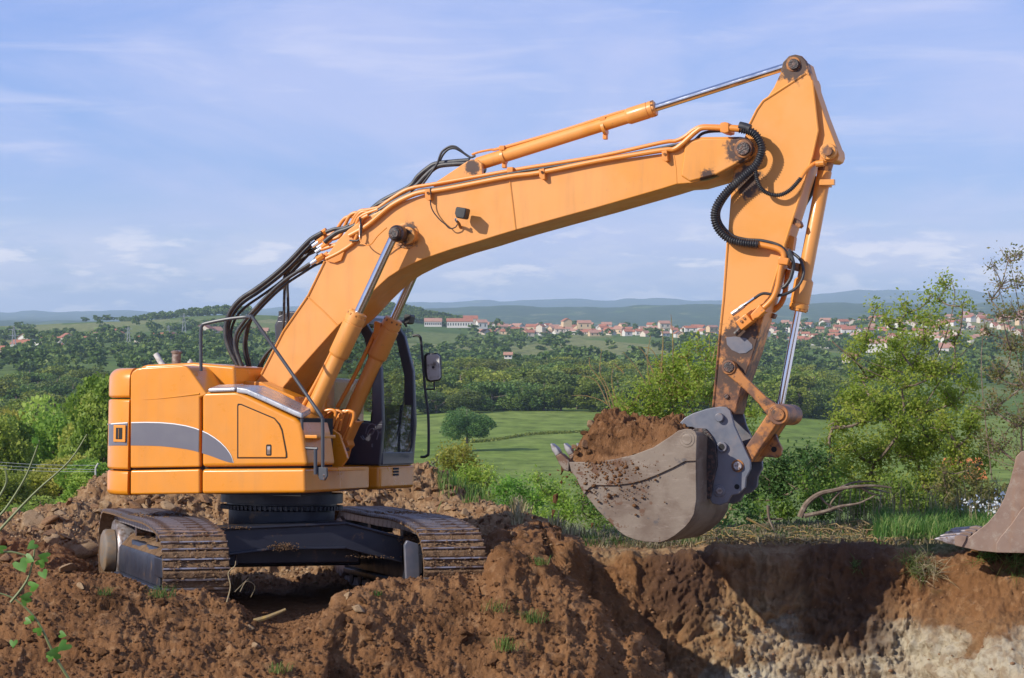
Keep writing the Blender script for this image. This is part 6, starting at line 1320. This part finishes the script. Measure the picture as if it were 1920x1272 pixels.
# ---- grass and dry litter
def blades(pts, h, w, seed, lean=.5):
    rs = np.random.RandomState(seed); n = len(pts); P = np.asarray(pts); a = rs.uniform(0, 2 * PI, n); hh = h * rs.uniform(.5, 1.3, n); ww = w * rs.uniform(.6, 1.2, n)
    ln = lean * hh * rs.uniform(.2, 1.2, n); dx = np.stack([np.cos(a), np.sin(a), 0 * a], 1); sx = np.stack([-np.sin(a), np.cos(a), 0 * a], 1)
    b0 = P - sx * ww[:, None] / 2; b1 = P + sx * ww[:, None] / 2; m = P + dx * (ln * .35)[:, None]; m[:, 2] += hh * .6; t = P + dx * ln[:, None]; t[:, 2] += hh * (1 - .3 * lean)
    V = np.stack([b0, b1, m + sx * ww[:, None] * .4, m - sx * ww[:, None] * .4, t], 1).reshape(-1, 3); k = np.arange(n) * 5
    F = np.concatenate([np.stack([k, k + 1, k + 2], 1), np.stack([k, k + 2, k + 3], 1), np.stack([k + 3, k + 2, k + 4], 1)]); return V, F, np.repeat(rs.rand(n), 5)
def grass():
    def strip(n, pxr, Yr, h, w, mat, name, lean, cond=None, seed=1):
        rs = np.random.RandomState(seed); pts = []
        while len(pts) < n:
            px = rs.uniform(*pxr); Y = rs.uniform(*Yr(px)) if callable(Yr) else rs.uniform(*Yr)
            if cond and vn([[px / 40., Y * 2.2, seed]])[0] < cond: continue
            pts.append(tuple(gz(px, Y)))
        V, F, t = blades(pts, h, w, seed, lean); o = mesh_np(name, V, F, M[mat], attrs=dict(tint=t)); tag(o, kind='stuff')
    strip(9000, (1120, 2000), (23.7, 26.4), .10, .012, 'straw', 'dry_grass', 1.4, -.3, 3)
    strip(5000, (1090, 2000), (24.0, 26.6), .10, .012, 'grass', 'short_grass', .9, .0, 4)
    strip(5200, (1640, 2000), (24.0, 26.5), .26, .012, 'grass', 'tall_grass', .7, -.25, 5)
    strip(900, (1700, 2000), (23.35, 24.0), .14, .012, 'grass', 'short_grass', 1.0, .1, 6)
    strip(3500, (960, 1250), (25.6, 28.5), .20, .012, 'straw', 'dry_grass', .8, -.1, 7)
    strip(2600, (820, 1180), (27.4, 30.5), .22, .014, 'grass', 'rough_grass', .7, -.2, 8)
    strip(260, (1560, 1900), (25.3, 26.6), .55, .010, 'straw', 'dry_stalks', .55, 0, 9)
    # tufts in the dug earth, each on its own
    T = [(430, 1112, .30, 120, 'dry tuft of grass and wiry stems by the left track corner'), (300, 1124, .12, 60, 'flat green tuft before the left track'), (935, 1150, .13, 40, 'dark green grass tuft on the heap right of the track'), (1000, 1168, .13, 90, 'bright green grass tuft high on the earth heap'),
         (948, 1222, .14, 80, 'grass tuft with straw low on the earth heap'), (520, 1264, .10, 60, 'green clump at the bottom edge of the picture'), (1715, 1062, .16, 120, 'broad bladed tuft hanging over the pit edge in the middle'), (1745, 1066, .16, 110, 'straw coloured tuft beside the hanging tuft on the pit edge'),
         (1848, 1050, .13, 90, 'grass clump on the pit edge below the second bucket'), (1908, 1062, .18, 110, 'grass clump hanging over the pit edge at the right border'), (1605, 1062, .07, 60, 'small leafy green weed on the upper pit wall'), (195, 1118, .09, 40, 'sparse green blades under the travel motor'), (1008, 1062, .10, 50, 'little green tuft on the slope left of the pit'), (700, 1120, .06, 40, 'tiny green weed on the bank below the cross beam')]
    for i, (px, row, h, n, lab) in enumerate(T):
        p, nn = ground_at(px, row); rs = np.random.RandomState(100 + i); pts = rs.normal(size=(n, 3)) * np.array((.055, .05, .004)) * (h / .14)
        V, F, t = blades(pts, h, .006, i, 1.35); o = mesh_np('grass_tuft', V, F, M['grass'] if i not in (0, 7) else M['straw'], attrs=dict(tint=t)); o.location = p + nn * .01; tag(o, lab, 'grass')
        if px > 1600 and row > 1045: o.rotation_euler = (1.1, 0, 0)
grass()
def twigs():
    def tw(name, pts, Y, r, mat, lab, cat='branch', side=()):
        ys = Y if isinstance(Y, (list, tuple)) else [Y] * len(pts); mb = MB(); mb.tube(smooth_path([W(a, b, y) for (a, b), y in zip(pts, ys)], 5), r, 7)
        for s in side: mb.tube(smooth_path([W(a, b, ys[0] + .05 * i) for i, (a, b) in enumerate(s)], 4), (r[0] * .5, r[1] * .6), 5)
        e = mb.build(name, M[mat]); tag(e, lab, cat); return e
    tw('fallen_branch', [(1500, 970), (1512, 945), (1535, 927), (1562, 920), (1600, 913), (1640, 911), (1672, 915)], 24.9, (.034, .008), 'bark', 'thick crooked dead branch lying above the pit edge', side=[[(1560, 922), (1600, 905), (1640, 903)], [(1535, 927), (1550, 945), (1580, 958)], [(1580, 916), (1560, 940), (1550, 962)], [(1610, 911), (1632, 925), (1655, 930)], [(1600, 913), (1640, 918), (1668, 925)]])
    tw('fallen_branch', [(1508, 968), (1545, 960), (1575, 950), (1610, 944), (1640, 930)], 24.8, (.024, .007), 'bark', 'lower straighter dead branch beneath the crooked one')
    tw('fallen_branch', [(1440, 948), (1442, 972), (1452, 996)], 24.6, (.018, .008), 'bark', 'short dark upright stick left of the crooked branch')
    tw('fallen_branch', [(1400, 972), (1425, 985), (1445, 995)], 24.5, (.015, .006), 'bark_ochre', 'thin pale stick leaning left of the upright stick')
    tw('root', [(476, 1165), (500, 1158), (520, 1150), (536, 1143)], 20.1, (.022, .012), 'bark_ochre', 'reddish broken root poking from the bank between the tracks', 'root')
    tw('wiry_stem', [(425, 1130), (432, 1100), (428, 1075), (440, 1062), (442, 1052)], 20.2, (.006, .003), 'straw_stem', 'thin pale stem rising beside the left track corner', 'stem', side=[[(450, 1110), (462, 1090), (478, 1100), (470, 1120)], [(440, 1110), (455, 1095), (466, 1085)]])
    rs = np.random.RandomState(5); mb = MB()
    for i in range(240):
        px = rs.uniform(1330, 1760); Y = rs.uniform(23.4, 25.4); p = gz(px, Y); a = rs.uniform(0, PI); l = rs.uniform(.08, .35); d = Vector((math.cos(a), math.sin(a), rs.uniform(-.05, .35))) * l
        mb.tube([p - d * .5 + Vector((0, 0, .03)), p + Vector((0, 0, .05 + rs.rand() * .03)), p + d * .5 + Vector((0, 0, .03))], (.009, .004), 4)
    tag(mb.build('brushwood', M['bark_ochre']), kind='stuff')
    mb = MB(); C = []
    for i in range(26):        # white flower heads by the second bucket
        px = rs.uniform(1808, 1892); Y = 24.6 + rs.rand(); p = gz(px, Y); h = (1000 - rs.uniform(930, 962)) / FPX * Y; mb.tube([p, p + Vector((rs.uniform(-.04, .04), 0, h))], .003, 4)
        for k in range(5): C.append(tuple(p + Vector((rs.uniform(-.09, .09), rs.uniform(-.03, .03), h + rs.uniform(-.08, .03)))))
    e = empty('wild_flowers', gz(1850, 25.5)); tag(e, 'patch of small white wild flowers left of the second bucket', 'flowers')
    st = mb.build('flower_stems', M['straw_stem']); V, F, t = leaf_cards(np.array(C), .03, seed=3, narrow=1); fl = mesh_np('flower_heads', V, F, M['petals'], attrs=dict(tint=t))
    for o in (st, fl): o.parent = e; o.matrix_parent_inverse = Matrix.Translation(-Vector(e.location)); o['kind'] = 'stuff'
    # climbing weed in the left foreground
    Yw = 13.5; root = Vector(W(60, 1290, Yw)); e = empty('climbing_weed', root); tag(e, 'thin climbing weed with heart shaped leaves in the left foreground', 'weed')
    mb = MB(); stems = [[(130, 1275), (100, 1225), (70, 1165), (30, 1125), (-10, 1110)], [(-15, 1010), (40, 950), (75, 915), (130, 865), (163, 815)], [(-20, 985), (10, 955), (45, 900), (62, 860), (74, 826)], [(20, 1130), (50, 1090), (62, 1050), (66, 1020)], [(-10, 1040), (20, 1035), (60, 1045)], [(0, 930), (12, 905), (10, 880)]]
    for s in stems: mb.tube(smooth_path([Vector(W(a, b, Yw)) - root for a, b in s], 4), (.009, .004), 6)
    mb.build('stem', M['weed_stem'], e)
    lv = [(62, 1022, 11), (38, 1058, 17), (52, 1048, 12), (75, 1058, 11), (85, 1045, 12), (80, 1075, 11), (60, 1100, 13), (52, 1120, 12), (48, 1130, 9), (66, 828, 8), (122, 1210, 14), (105, 1225, 15), (115, 1190, 9), (50, 1165, 9), (70, 1185, 11), (25, 1205, 9), (92, 1235, 9), (4, 1030, 10), (58, 1160, 8)]
    for i, (a, b, s) in enumerate(lv):
        c = Vector(W(a, b, Yw - .02)) - root; q = s * 1.05 * Yw / FPX; mb = MB(); ang = rnd.uniform(0, 2 * PI); fl = rnd.uniform(.3, .8)
        shp = [(0, -.15), (.35, -.55), (.75, -.5), (.85, -.05), (.55, .5), (0, 1.15), (-.55, .5), (-.85, -.05), (-.75, -.5), (-.35, -.55)]
        ca, sa_ = math.cos(ang), math.sin(ang); vv = [c + Vector(((x * ca - y * sa_) * q, (abs(x) * .35 - y * fl) * q * .7, (x * sa_ + y * ca) * q * .9)) for x, y in shp] + [c]
        mb.add(vv, [(10, k, (k + 1) % 10) for k in range(10)]); mb.build('leaf', M['weed_leaf'], e, smooth=True, ang=80)
M['straw_stem'] = pmat('straw_stem', (.35, .27, .15), .8)
M['weed_stem'] = pmat('weed_stem', (.16, .19, .07), .6)
def wl_():
    m, nt, b = new_mat('weed_leaf'); out = [n for n in nt.nodes if n.type == 'OUTPUT_MATERIAL'][0]; c = mixc(nt, smask(nt, noise(nt, 20, 4), .4, .6), (.09, .24, .03), (.14, .30, .06)); nt.links.new(c, b.inputs['Base Color']); b.inputs['Roughness'].default_value = .5
    tr = N(nt, 'ShaderNodeBsdfTranslucent'); tr.inputs[0].default_value = (.2, .42, .05, 1); mx = N(nt, 'ShaderNodeMixShader'); mx.inputs[0].default_value = .4; nt.links.new(b.outputs[0], mx.inputs[1]); nt.links.new(tr.outputs[0], mx.inputs[2]); nt.links.new(mx.outputs[0], out.inputs[0]); return m
M['weed_leaf'] = wl_()
twigs()

# ================================================================ VALLEY: trees, woods, houses
def forest():
    cnt = 0
    L1 = [(-25, 150, 250, .8), (12, 165, 235, .8), (48, 190, 235, .95), (100, 175, 300, .9), (150, 185, 255, .8), (185, 150, 330, .7), (222, 170, 300, .8), (75, 240, 205, .9), (130, 260, 190, .9), (200, 240, 230, .9), (-5, 260, 190, 1.0), (35, 130, 170, 1.1), (110, 120, 190, 1.2), (165, 112, 185, 1.2), (-20, 118, 170, 1.2), (75, 105, 130, 1.5), (205, 105, 150, 1.3)]
    labs = 'big light green tree of the grove left of the machine'
    OO = ['first', 'second', 'third', 'fourth', 'fifth', 'sixth', 'seventh', 'eighth', 'ninth', 'tenth', 'eleventh', 'twelfth']
    for far in (0, 1):
        sel = sorted([(px, Y, h, w, i) for i, (px, Y, h, w) in enumerate(L1) if (Y > 140) == bool(far)])
        for k, (px, Y, h, w, i) in enumerate(sel): put_tree('near', px, Y, h, '%s, %s from the left beside the machine' % ('tall grove tree' if far else 'low bushy tree at the grove foot', OO[k]), 'grove left of the machine', wx=w, var=i)
    put_tree('lone', 876, 470, 92, 'solitary round dark green tree in the meadow right of the cab', wx=1.12, row=838)
    rs = random.Random(5)
    ORD = ['first', 'second', 'third', 'fourth', 'fifth', 'sixth', 'seventh', 'eighth', 'ninth', 'tenth'] + ['%dth' % k for k in range(11, 60)]
    for Y, step, pr in ((672, 27, (690, 1680)), (715, 27, (690, 1680)), (765, 27, (680, 1680)), (830, 27, (680, 1680)), (905, 27, (680, 1700)), (990, 27, (680, 1700)), (1080, 28, (680, 1700))):
        px = pr[0] + rs.uniform(0, step); kk = 0
        while px < pr[1]:
            h = rs.uniform(10, 16.5) * FPX / Y * (1.0 if Y > 700 else .8)
            put_tree('mid', px, Y + rs.uniform(-14, 14), h, ('%s tree from the left in the front edge of the wood beyond the meadow' % ORD[kk] if Y == 672 else '%s tree from the left in the second row of the wood beyond the meadow' % ORD[kk] if Y == 715 else 'leafy tree deep in the dense wood beyond the meadow'), 'wood beyond the meadow', wx=rs.uniform(1.15, 1.7)); cnt += 1; kk += 1
            px += step * rs.uniform(.7, 1.3)
    for Y, step in ((330, 60), (420, 42), (520, 34), (640, 28), (780, 24), (930, 22)):
        px = -40 + rs.uniform(0, step)
        while px < 250:
            h = rs.uniform(9, 15) * FPX / Y; put_tree('mid', px, Y + rs.uniform(-14, 14), h, 'leafy tree in the wooded valley behind the grove at left', 'wood behind the left grove', wx=rs.uniform(1.15, 1.6)); px += step * rs.uniform(.7, 1.3); cnt += 1
    # far woods: one mass
    V = []; F = []; T = []; off = 0
    rs2 = np.random.RandomState(8); protos = []
    for k in range(5):
        C, tint, cl = tree_crown_points(rs2, 150, 12, ['round', 'wide', 'round', 'wide', 'tall'][k]); protos.append(leaf_cards(C, .17, seed=k, tint=tint, narrow=.85))
    def addt(px, Y, hm, w=1.0):
        nonlocal off
        v, f, t = protos[rs2.randint(5)]; a = rs2.uniform(0, 2 * PI); c, s = math.cos(a), math.sin(a)
        q = v * hm * np.array((w, w, 1)); q = np.stack([q[:, 0] * c - q[:, 1] * s, q[:, 0] * s + q[:, 1] * c, q[:, 2]], 1) + np.array(((px - 960) / FPX * Y, Y, float(far_z(px, Y)[0]) - .06 * hm))
        V.append(q); F.append(f + off); T.append(np.clip(t + rs2.uniform(-.2, .15), 0, 1)); off += len(v)
    for _ in range(2000):      # slope woods, patchy
        px = rs2.uniform(-60, 1980); Y = 1120 * (2350 / 1120) ** rs2.rand(); n = vn([[px / 70., math.log(Y) * 9, 4.4]])[0] + .5 * vn([[px / 25., math.log(Y) * 25, 1.4]])[0]
        left = px < 560
        thr = -.18 if Y < 1430 else (.34 if left else .04)
        if left and Y > 1900: thr = .5
        if not left and px > 890 and Y > 2020: continue
        if n < thr: continue
        addt(px, Y, rs2.uniform(7.5, 14), rs2.uniform(1.0, 1.6))
    for _ in range(230): px = rs2.uniform(228, 470); addt(px, rs2.uniform(2640, 2800), rs2.uniform(7, 11) * float(np.interp(px, [228, 290, 430], [.6, .9, 1.25])), 1.2)
    for _ in range(12): addt(rs2.normal(195, 14), 2700, rs2.uniform(5, 10), 1.3)
    for _ in range(420): px = rs2.uniform(690, 875); addt(px, rs2.uniform(2450, 2760), rs2.uniform(7, 11), 1.3)
    for _ in range(150): px = rs2.uniform(1400, 1960); addt(px, rs2.uniform(2500, 2760), rs2.uniform(5, 10), 1.2)
    for _ in range(110): px = rs2.uniform(900, 1960); addt(px, rs2.uniform(2150, 2700), rs2.uniform(5, 10), 1.1)
    for y0, x0, x1 in ((1950, -30, 140), (1800, 60, 200), (2100, 280, 420), (1650, 120, 460), (1500, 0, 420)):
        for _ in range(60): px = rs2.uniform(x0, x1); addt(px, y0 + rs2.uniform(-25, 25) + .2 * (px - x0), rs2.uniform(5, 11), 1.2)
    for px, Y, h in ((935, 2300, 17), (905, 2300, 14), (890, 2280, 12), (1618, 2500, 14), (1468, 2350, 17), (255, 2300, 13), (280, 2300, 12), (20, 1900, 13), (115, 1900, 14), (865, 2300, 12)): addt(px, Y, h, .95)
    V = np.concatenate(V); F = np.concatenate(F); T = np.concatenate(T); o = mesh_np('far_woods', V, F, M['far_leaf'], attrs=dict(tint=T)); tag(o, kind='stuff')
    # boundary hedge across the meadow
    pts = []; rs3 = np.random.RandomState(4)
    for i in range(2600):
        t = rs3.rand(); px = 872 + 240 * t; row = 830 - 24 * t + 2 * math.sin(t * 9); Ys = np.linspace(330, 640, 120); Y = float(np.interp(-row, -far_row(np.full(120, px), Ys)[::1], Ys)) + rs3.uniform(-3, 3)
        pts.append(((px - 960) / FPX * Y, Y, float(far_z(px, Y)[0]) + rs3.rand() ** 2 * .4))
    v, f, t = leaf_cards(np.array(pts), .55, seed=2); o = mesh_np('hedge', v, f, M['far_leaf_light'], attrs=dict(tint=t)); tag(o, 'low rough hedge line crossing the bright meadow', 'hedge')
    return cnt
print('TREES', forest())
def house(px, Y, w, d, h, rz, wall, roof, label, group=None, row=None, win=2, cat='house', name='house', rh=.30):
    z = float(far_z(px, Y)[0]) if row is None else 2.5 - (row - 600) / FPX * Y
    e = empty(name, ((px - 960) / FPX * Y, Y, z - .5), rz); tag(e, label, cat, group)
    mb = MB(); mb.box((-w / 2, -d / 2, 0), (w / 2, d / 2, h)); rr = d * rh
    mb.add([(-w / 2, -d / 2, h), (-w / 2, d / 2, h), (-w / 2, 0, h + rr - .1)], [(0, 2, 1)]); mb.add([(w / 2, -d / 2, h), (w / 2, d / 2, h), (w / 2, 0, h + rr - .1)], [(0, 1, 2)])
    mb.build('wall', M[wall], e, smooth=False)
    mb = MB(); o = .5; s = rr / (d / 2)
    for sg in (-1, 1):
        a = (-w / 2 - o, sg * (d / 2 + o), h - s * o); b = (w / 2 + o, sg * (d / 2 + o), h - s * o); c = (w / 2 + o, 0, h + rr); dd = (-w / 2 - o, 0, h + rr); up = Vector((0, 0, .25))
        P = [Vector(q) for q in (a, b, c, dd)]; P += [q + up for q in P]; mb.add(P, [(0, 1, 2, 3), (7, 6, 5, 4), (0, 4, 5, 1), (1, 5, 6, 2), (2, 6, 7, 3), (3, 7, 4, 0)])
    mb.build('roof', M[roof], e, smooth=False)
    for i in range(win):
        x = -w / 2 + w * (i + .5) / win; mb = MB(); mb.box((x - .55, -d / 2 - .05, h * .35), (x + .55, -d / 2 + .05, h * .75)); mb.build('window', M['pane'], e, smooth=False)
    return e
def houses():
    O_ = lambda k: ['first', 'second', 'third', 'fourth', 'fifth', 'sixth', 'seventh', 'eighth', 'ninth', 'tenth'][k - 1] if k < 11 else '%d%s' % (k, {1: 'st', 2: 'nd', 3: 'rd'}.get(k % 10, 'th') if k > 20 else 'th')
    rs = random.Random(12); W_ = ['wall', 'wall2', 'wall2', 'wall3', 'wall']; Rf = ['roof', 'roof', 'roof2', 'roof2', 'roof']
    def rh(px, Y, lab, grp, s=1.0, row=None, win=2):
        house(px, Y, rs.uniform(6.5, 11.5) * s, rs.uniform(6, 8.5) * s, rs.uniform(3.0, 5.4) * s, rs.uniform(-.7, .7) + (PI / 2 if rs.random() < .25 else 0), W_[rs.randrange(5)], Rf[rs.randrange(5)], lab, grp, row, win)
    L_ = [(52, 1750, 'cream house with a low red roof, leftmost on the pasture slope', 1.2), (88, 1730, 'small white house between the trees left of the long wall', 1.0), (103, 1760, 'narrow reddish house right of the small white one', .9), (126, 1700, 'wide red roofed house in the middle of the left hamlet', 1.2), (157, 1690, 'white and grey house at the lower end of the left hamlet', .9),
          (174, 1900, 'pale house with red roof standing alone on the green pasture', 1.2), (218, 1890, 'long low house with red roof right of the lone pasture house', 1.3), (184, 1790, 'house showing only its red roof above trees', .9), (42, 1580, 'long low red roof in the trees at far left', 1.2), (106, 1560, 'small ochre house in the woods below the left hamlet', .8),
          (1, 1500, 'white gable cut by the left picture edge', 1.0), (265, 1720, 'red roofed house half hidden behind trees above the engine', 1.0), (297, 1760, 'white house with bright red roof above the exhaust', 1.1), (322, 1760, 'small white cottage right of the bright red roof', .9), (383, 1770, 'long white farmhouse seen inside the hand rail', 1.7), (404, 1780, 'white farm wing seen between rail and hoses', 1.2),
          (476, 1800, 'white house seen between the hoses and the boom', 1.3), (490, 1830, 'red roofed house close to the boom foot', 1.2), (480, 2000, 'small house above the white one beside the boom', .9)]
    for px, Y, lab, s in L_: rh(px, Y, lab, 'houses of the left hamlet', s)
    mb = MB(); p0 = Vector(((63 - 960) / FPX * 1690, 1690, float(far_z(63, 1690)[0]))); p1 = Vector(((103 - 960) / FPX * 1650, 1650, float(far_z(103, 1650)[0])))
    mb.add([p0, p1, p1 + Vector((0, 0, 2.6)), p0 + Vector((0, 0, 2.6)), p0 + Vector((0, 1, 0)), p1 + Vector((0, 1, 0)), p1 + Vector((0, 1, 2.6)), p0 + Vector((0, 1, 2.6))], [(0, 1, 2, 3), (7, 6, 5, 4), (3, 2, 6, 7), (0, 4, 5, 1), (1, 5, 6, 2), (0, 3, 7, 4)])
    tag(mb.build('garden_wall', M['wall2'], smooth=False), 'long pale garden wall below the left hamlet', 'wall')
    house(812, 2260, 16, 10, 5, .05, 'wall2', 'roof2', 'long white school wing with red roof left, above the roof lamp', row=612, win=9, cat='building', name='school_building')
    house(862, 2240, 24, 11, 6, .02, 'wall2', 'roof', 'long white school block with broad red roof right of the wing', row=614, win=10, cat='building', name='school_building', rh=.25)
    house(882, 2400, 14, 10, 8, .1, 'wall', 'roof', 'taller pink building behind the end of the school block', row=612, win=4, cat='building', name='apartment_building')
    house(903, 2200, 9, 8, 6, .3, 'wall2', 'roof2', 'small white cube house right of the school', row=616, win=2)
    for i in range(96):
        px = 900 + 445 * (i + rs.random() * .8) / 96; Y = rs.uniform(2180, 2640); rh(px, Y, 'tile roofed house, %s from the left in the village between cab and stick' % O_(i + 1), 'houses of the middle village', rs.uniform(.7, 1.05), win=1 if i % 2 else 2)
    for px, row, lab, s in ((1049, 624, 'large pink white house lowest in the middle village', 1.1), (1095, 616, 'wide pinkish house group on the middle village slope', 1.15), (1014, 622, 'long low red roof below the middle village', 1.0), (1062, 612, 'white gabled house beside the pink white one', 1.0), (1245, 615, 'terracotta house right of the dark village trees', .9), (1295, 622, 'orange roofed house near the stick', .95), (1335, 622, 'white house touching the stick edge', .9), (953, 671, 'white house gable peeping from the dense wood', .36), (1560, 1, '', 1)):
        if lab: rh(px, 2150 if row < 650 else 1050, lab, None, s, row)
    for i in range(165):
        px = 1425 + 520 * (i + rs.random() * .8) / 165; Y = rs.uniform(1980, 2720); rh(px, Y, 'tile roofed house, %s from the left on the village hill behind the airy tree' % O_(i + 1), 'houses of the right hill village', rs.uniform(.7, 1.1), win=1 if i % 2 else 2)
    for px, row, Y, lab, s in ((1575, 622, 2250, 'tall white house on the right village hill near the bucket cylinder', 1.0), (1590, 628, 2200, 'yellow apartment house below the tall white one', 1.1), (1595, 678, 1250, 'red roofed white house peeping over the wood edge', .75), (1640, 660, 1650, 'white house with pink roof seen through the airy tree', 1.3), (1780, 665, 1650, 'white house with dark roof low on the hill at right', 1.3), (1665, 655, 1700, 'orange roofed house beside the white one behind the tree', 1.1), (1550, 652, 1900, 'small house alone below the right village', .9)):
        rh(px, Y, lab, None, s, row)
    house(1805, 350, 4.6, 4.5, 1.6, .15, 'wall3', 'orange', 'bright orange tiled roof glimpsed through the thicket at right', row=905, win=0, rh=.5)
    # pylons, post and wires
    for px, row, Y, h, lab in ((26, 676, 1400, 20, 'lattice pylon left of the left hamlet'), (345, 640, 1900, 22, 'lattice pylon on the pasture above the engine hood'), (241, 655, 1500, 14, 'short twin pole pylon in the woods above the cover'), (316, 645, 1800, 14, 'short lattice pylon by the white cottage')):
        mb = MB(); z = 2.5 - (row - 600) / FPX * Y; c = Vector(((px - 960) / FPX * Y, Y, z)); b = h * .09
        for sx in (-1, 1):
            for sy in (-1, 1): mb.tube([c + Vector((sx * b, sy * b, 0)), c + Vector((sx * .3, sy * .3, h))], .14, 4)
        for k in range(5): q = k / 5; w1 = b * (1 - q) + .3 * q; mb.tube([c + Vector((-w1, -w1, h * q)), c + Vector((w1 * .8, -w1 * .8, h * (q + .2)))], .10, 4)
        for q in (.72, .9): mb.tube([c + Vector((-h * .16, 0, h * q)), c + Vector((h * .16, 0, h * q))], .15, 4)
        tag(mb.build('pylon', M['pylon']), lab, 'pylon')
    mb = MB(); mb.tube([W(179, 900, 60), W(179.2, 877, 60)], .022, 6); mb.tube([W(179, 878, 60), W(184, 869, 60)], .022, 6); tag(mb.build('fence_post', M['concrete']), 'pale cranked concrete post on the mound crest left of the machine', 'post')
    for i, (r0, r1) in enumerate(((866, 872), (872, 880), (878, 884))):
        mb = MB(); mb.tube(smooth_path([W(-60, r0 - 4, 75), W(60, r0 + 5, 68), W(180, r1 + 1, 60)], 5), .0045, 4); tag(mb.build('overhead_wire', M['pylon']), ['topmost', 'middle', 'lowest'][i] + ' of the three thin wires in front of the grove at left', 'wire')
M['orange'] = pmat('orange_tiles', (.62, .20, .055), .85, col2=(.5, .15, .05), vs_=3)
M['pylon'] = pmat('pylon_steel', (.35, .36, .37), .6, .3)
houses()

# ================================================================ HAZE
def haze():
    x0, x1, y0, y1, z0, z1 = -9000, 9500, -40, 24500, -130, 290
    mb = MB(); mb.box((x0, y0, z0), (x1, y1, z1)); m = bpy.data.materials.new('haze_air'); m.use_nodes = True; nt = m.node_tree; nt.nodes.clear()
    out = N(nt, 'ShaderNodeOutputMaterial'); v = N(nt, 'ShaderNodeVolumePrincipled'); v.inputs['Color'].default_value = (.62, .78, 1, 1); v.inputs['Density'].default_value = HZ; v.inputs['Anisotropy'].default_value = 0
    nt.links.new(v.outputs[0], out.inputs['Volume']); o = mb.build('haze', m, smooth=False); tag(o, kind='stuff')
HZ = 7e-5
haze()
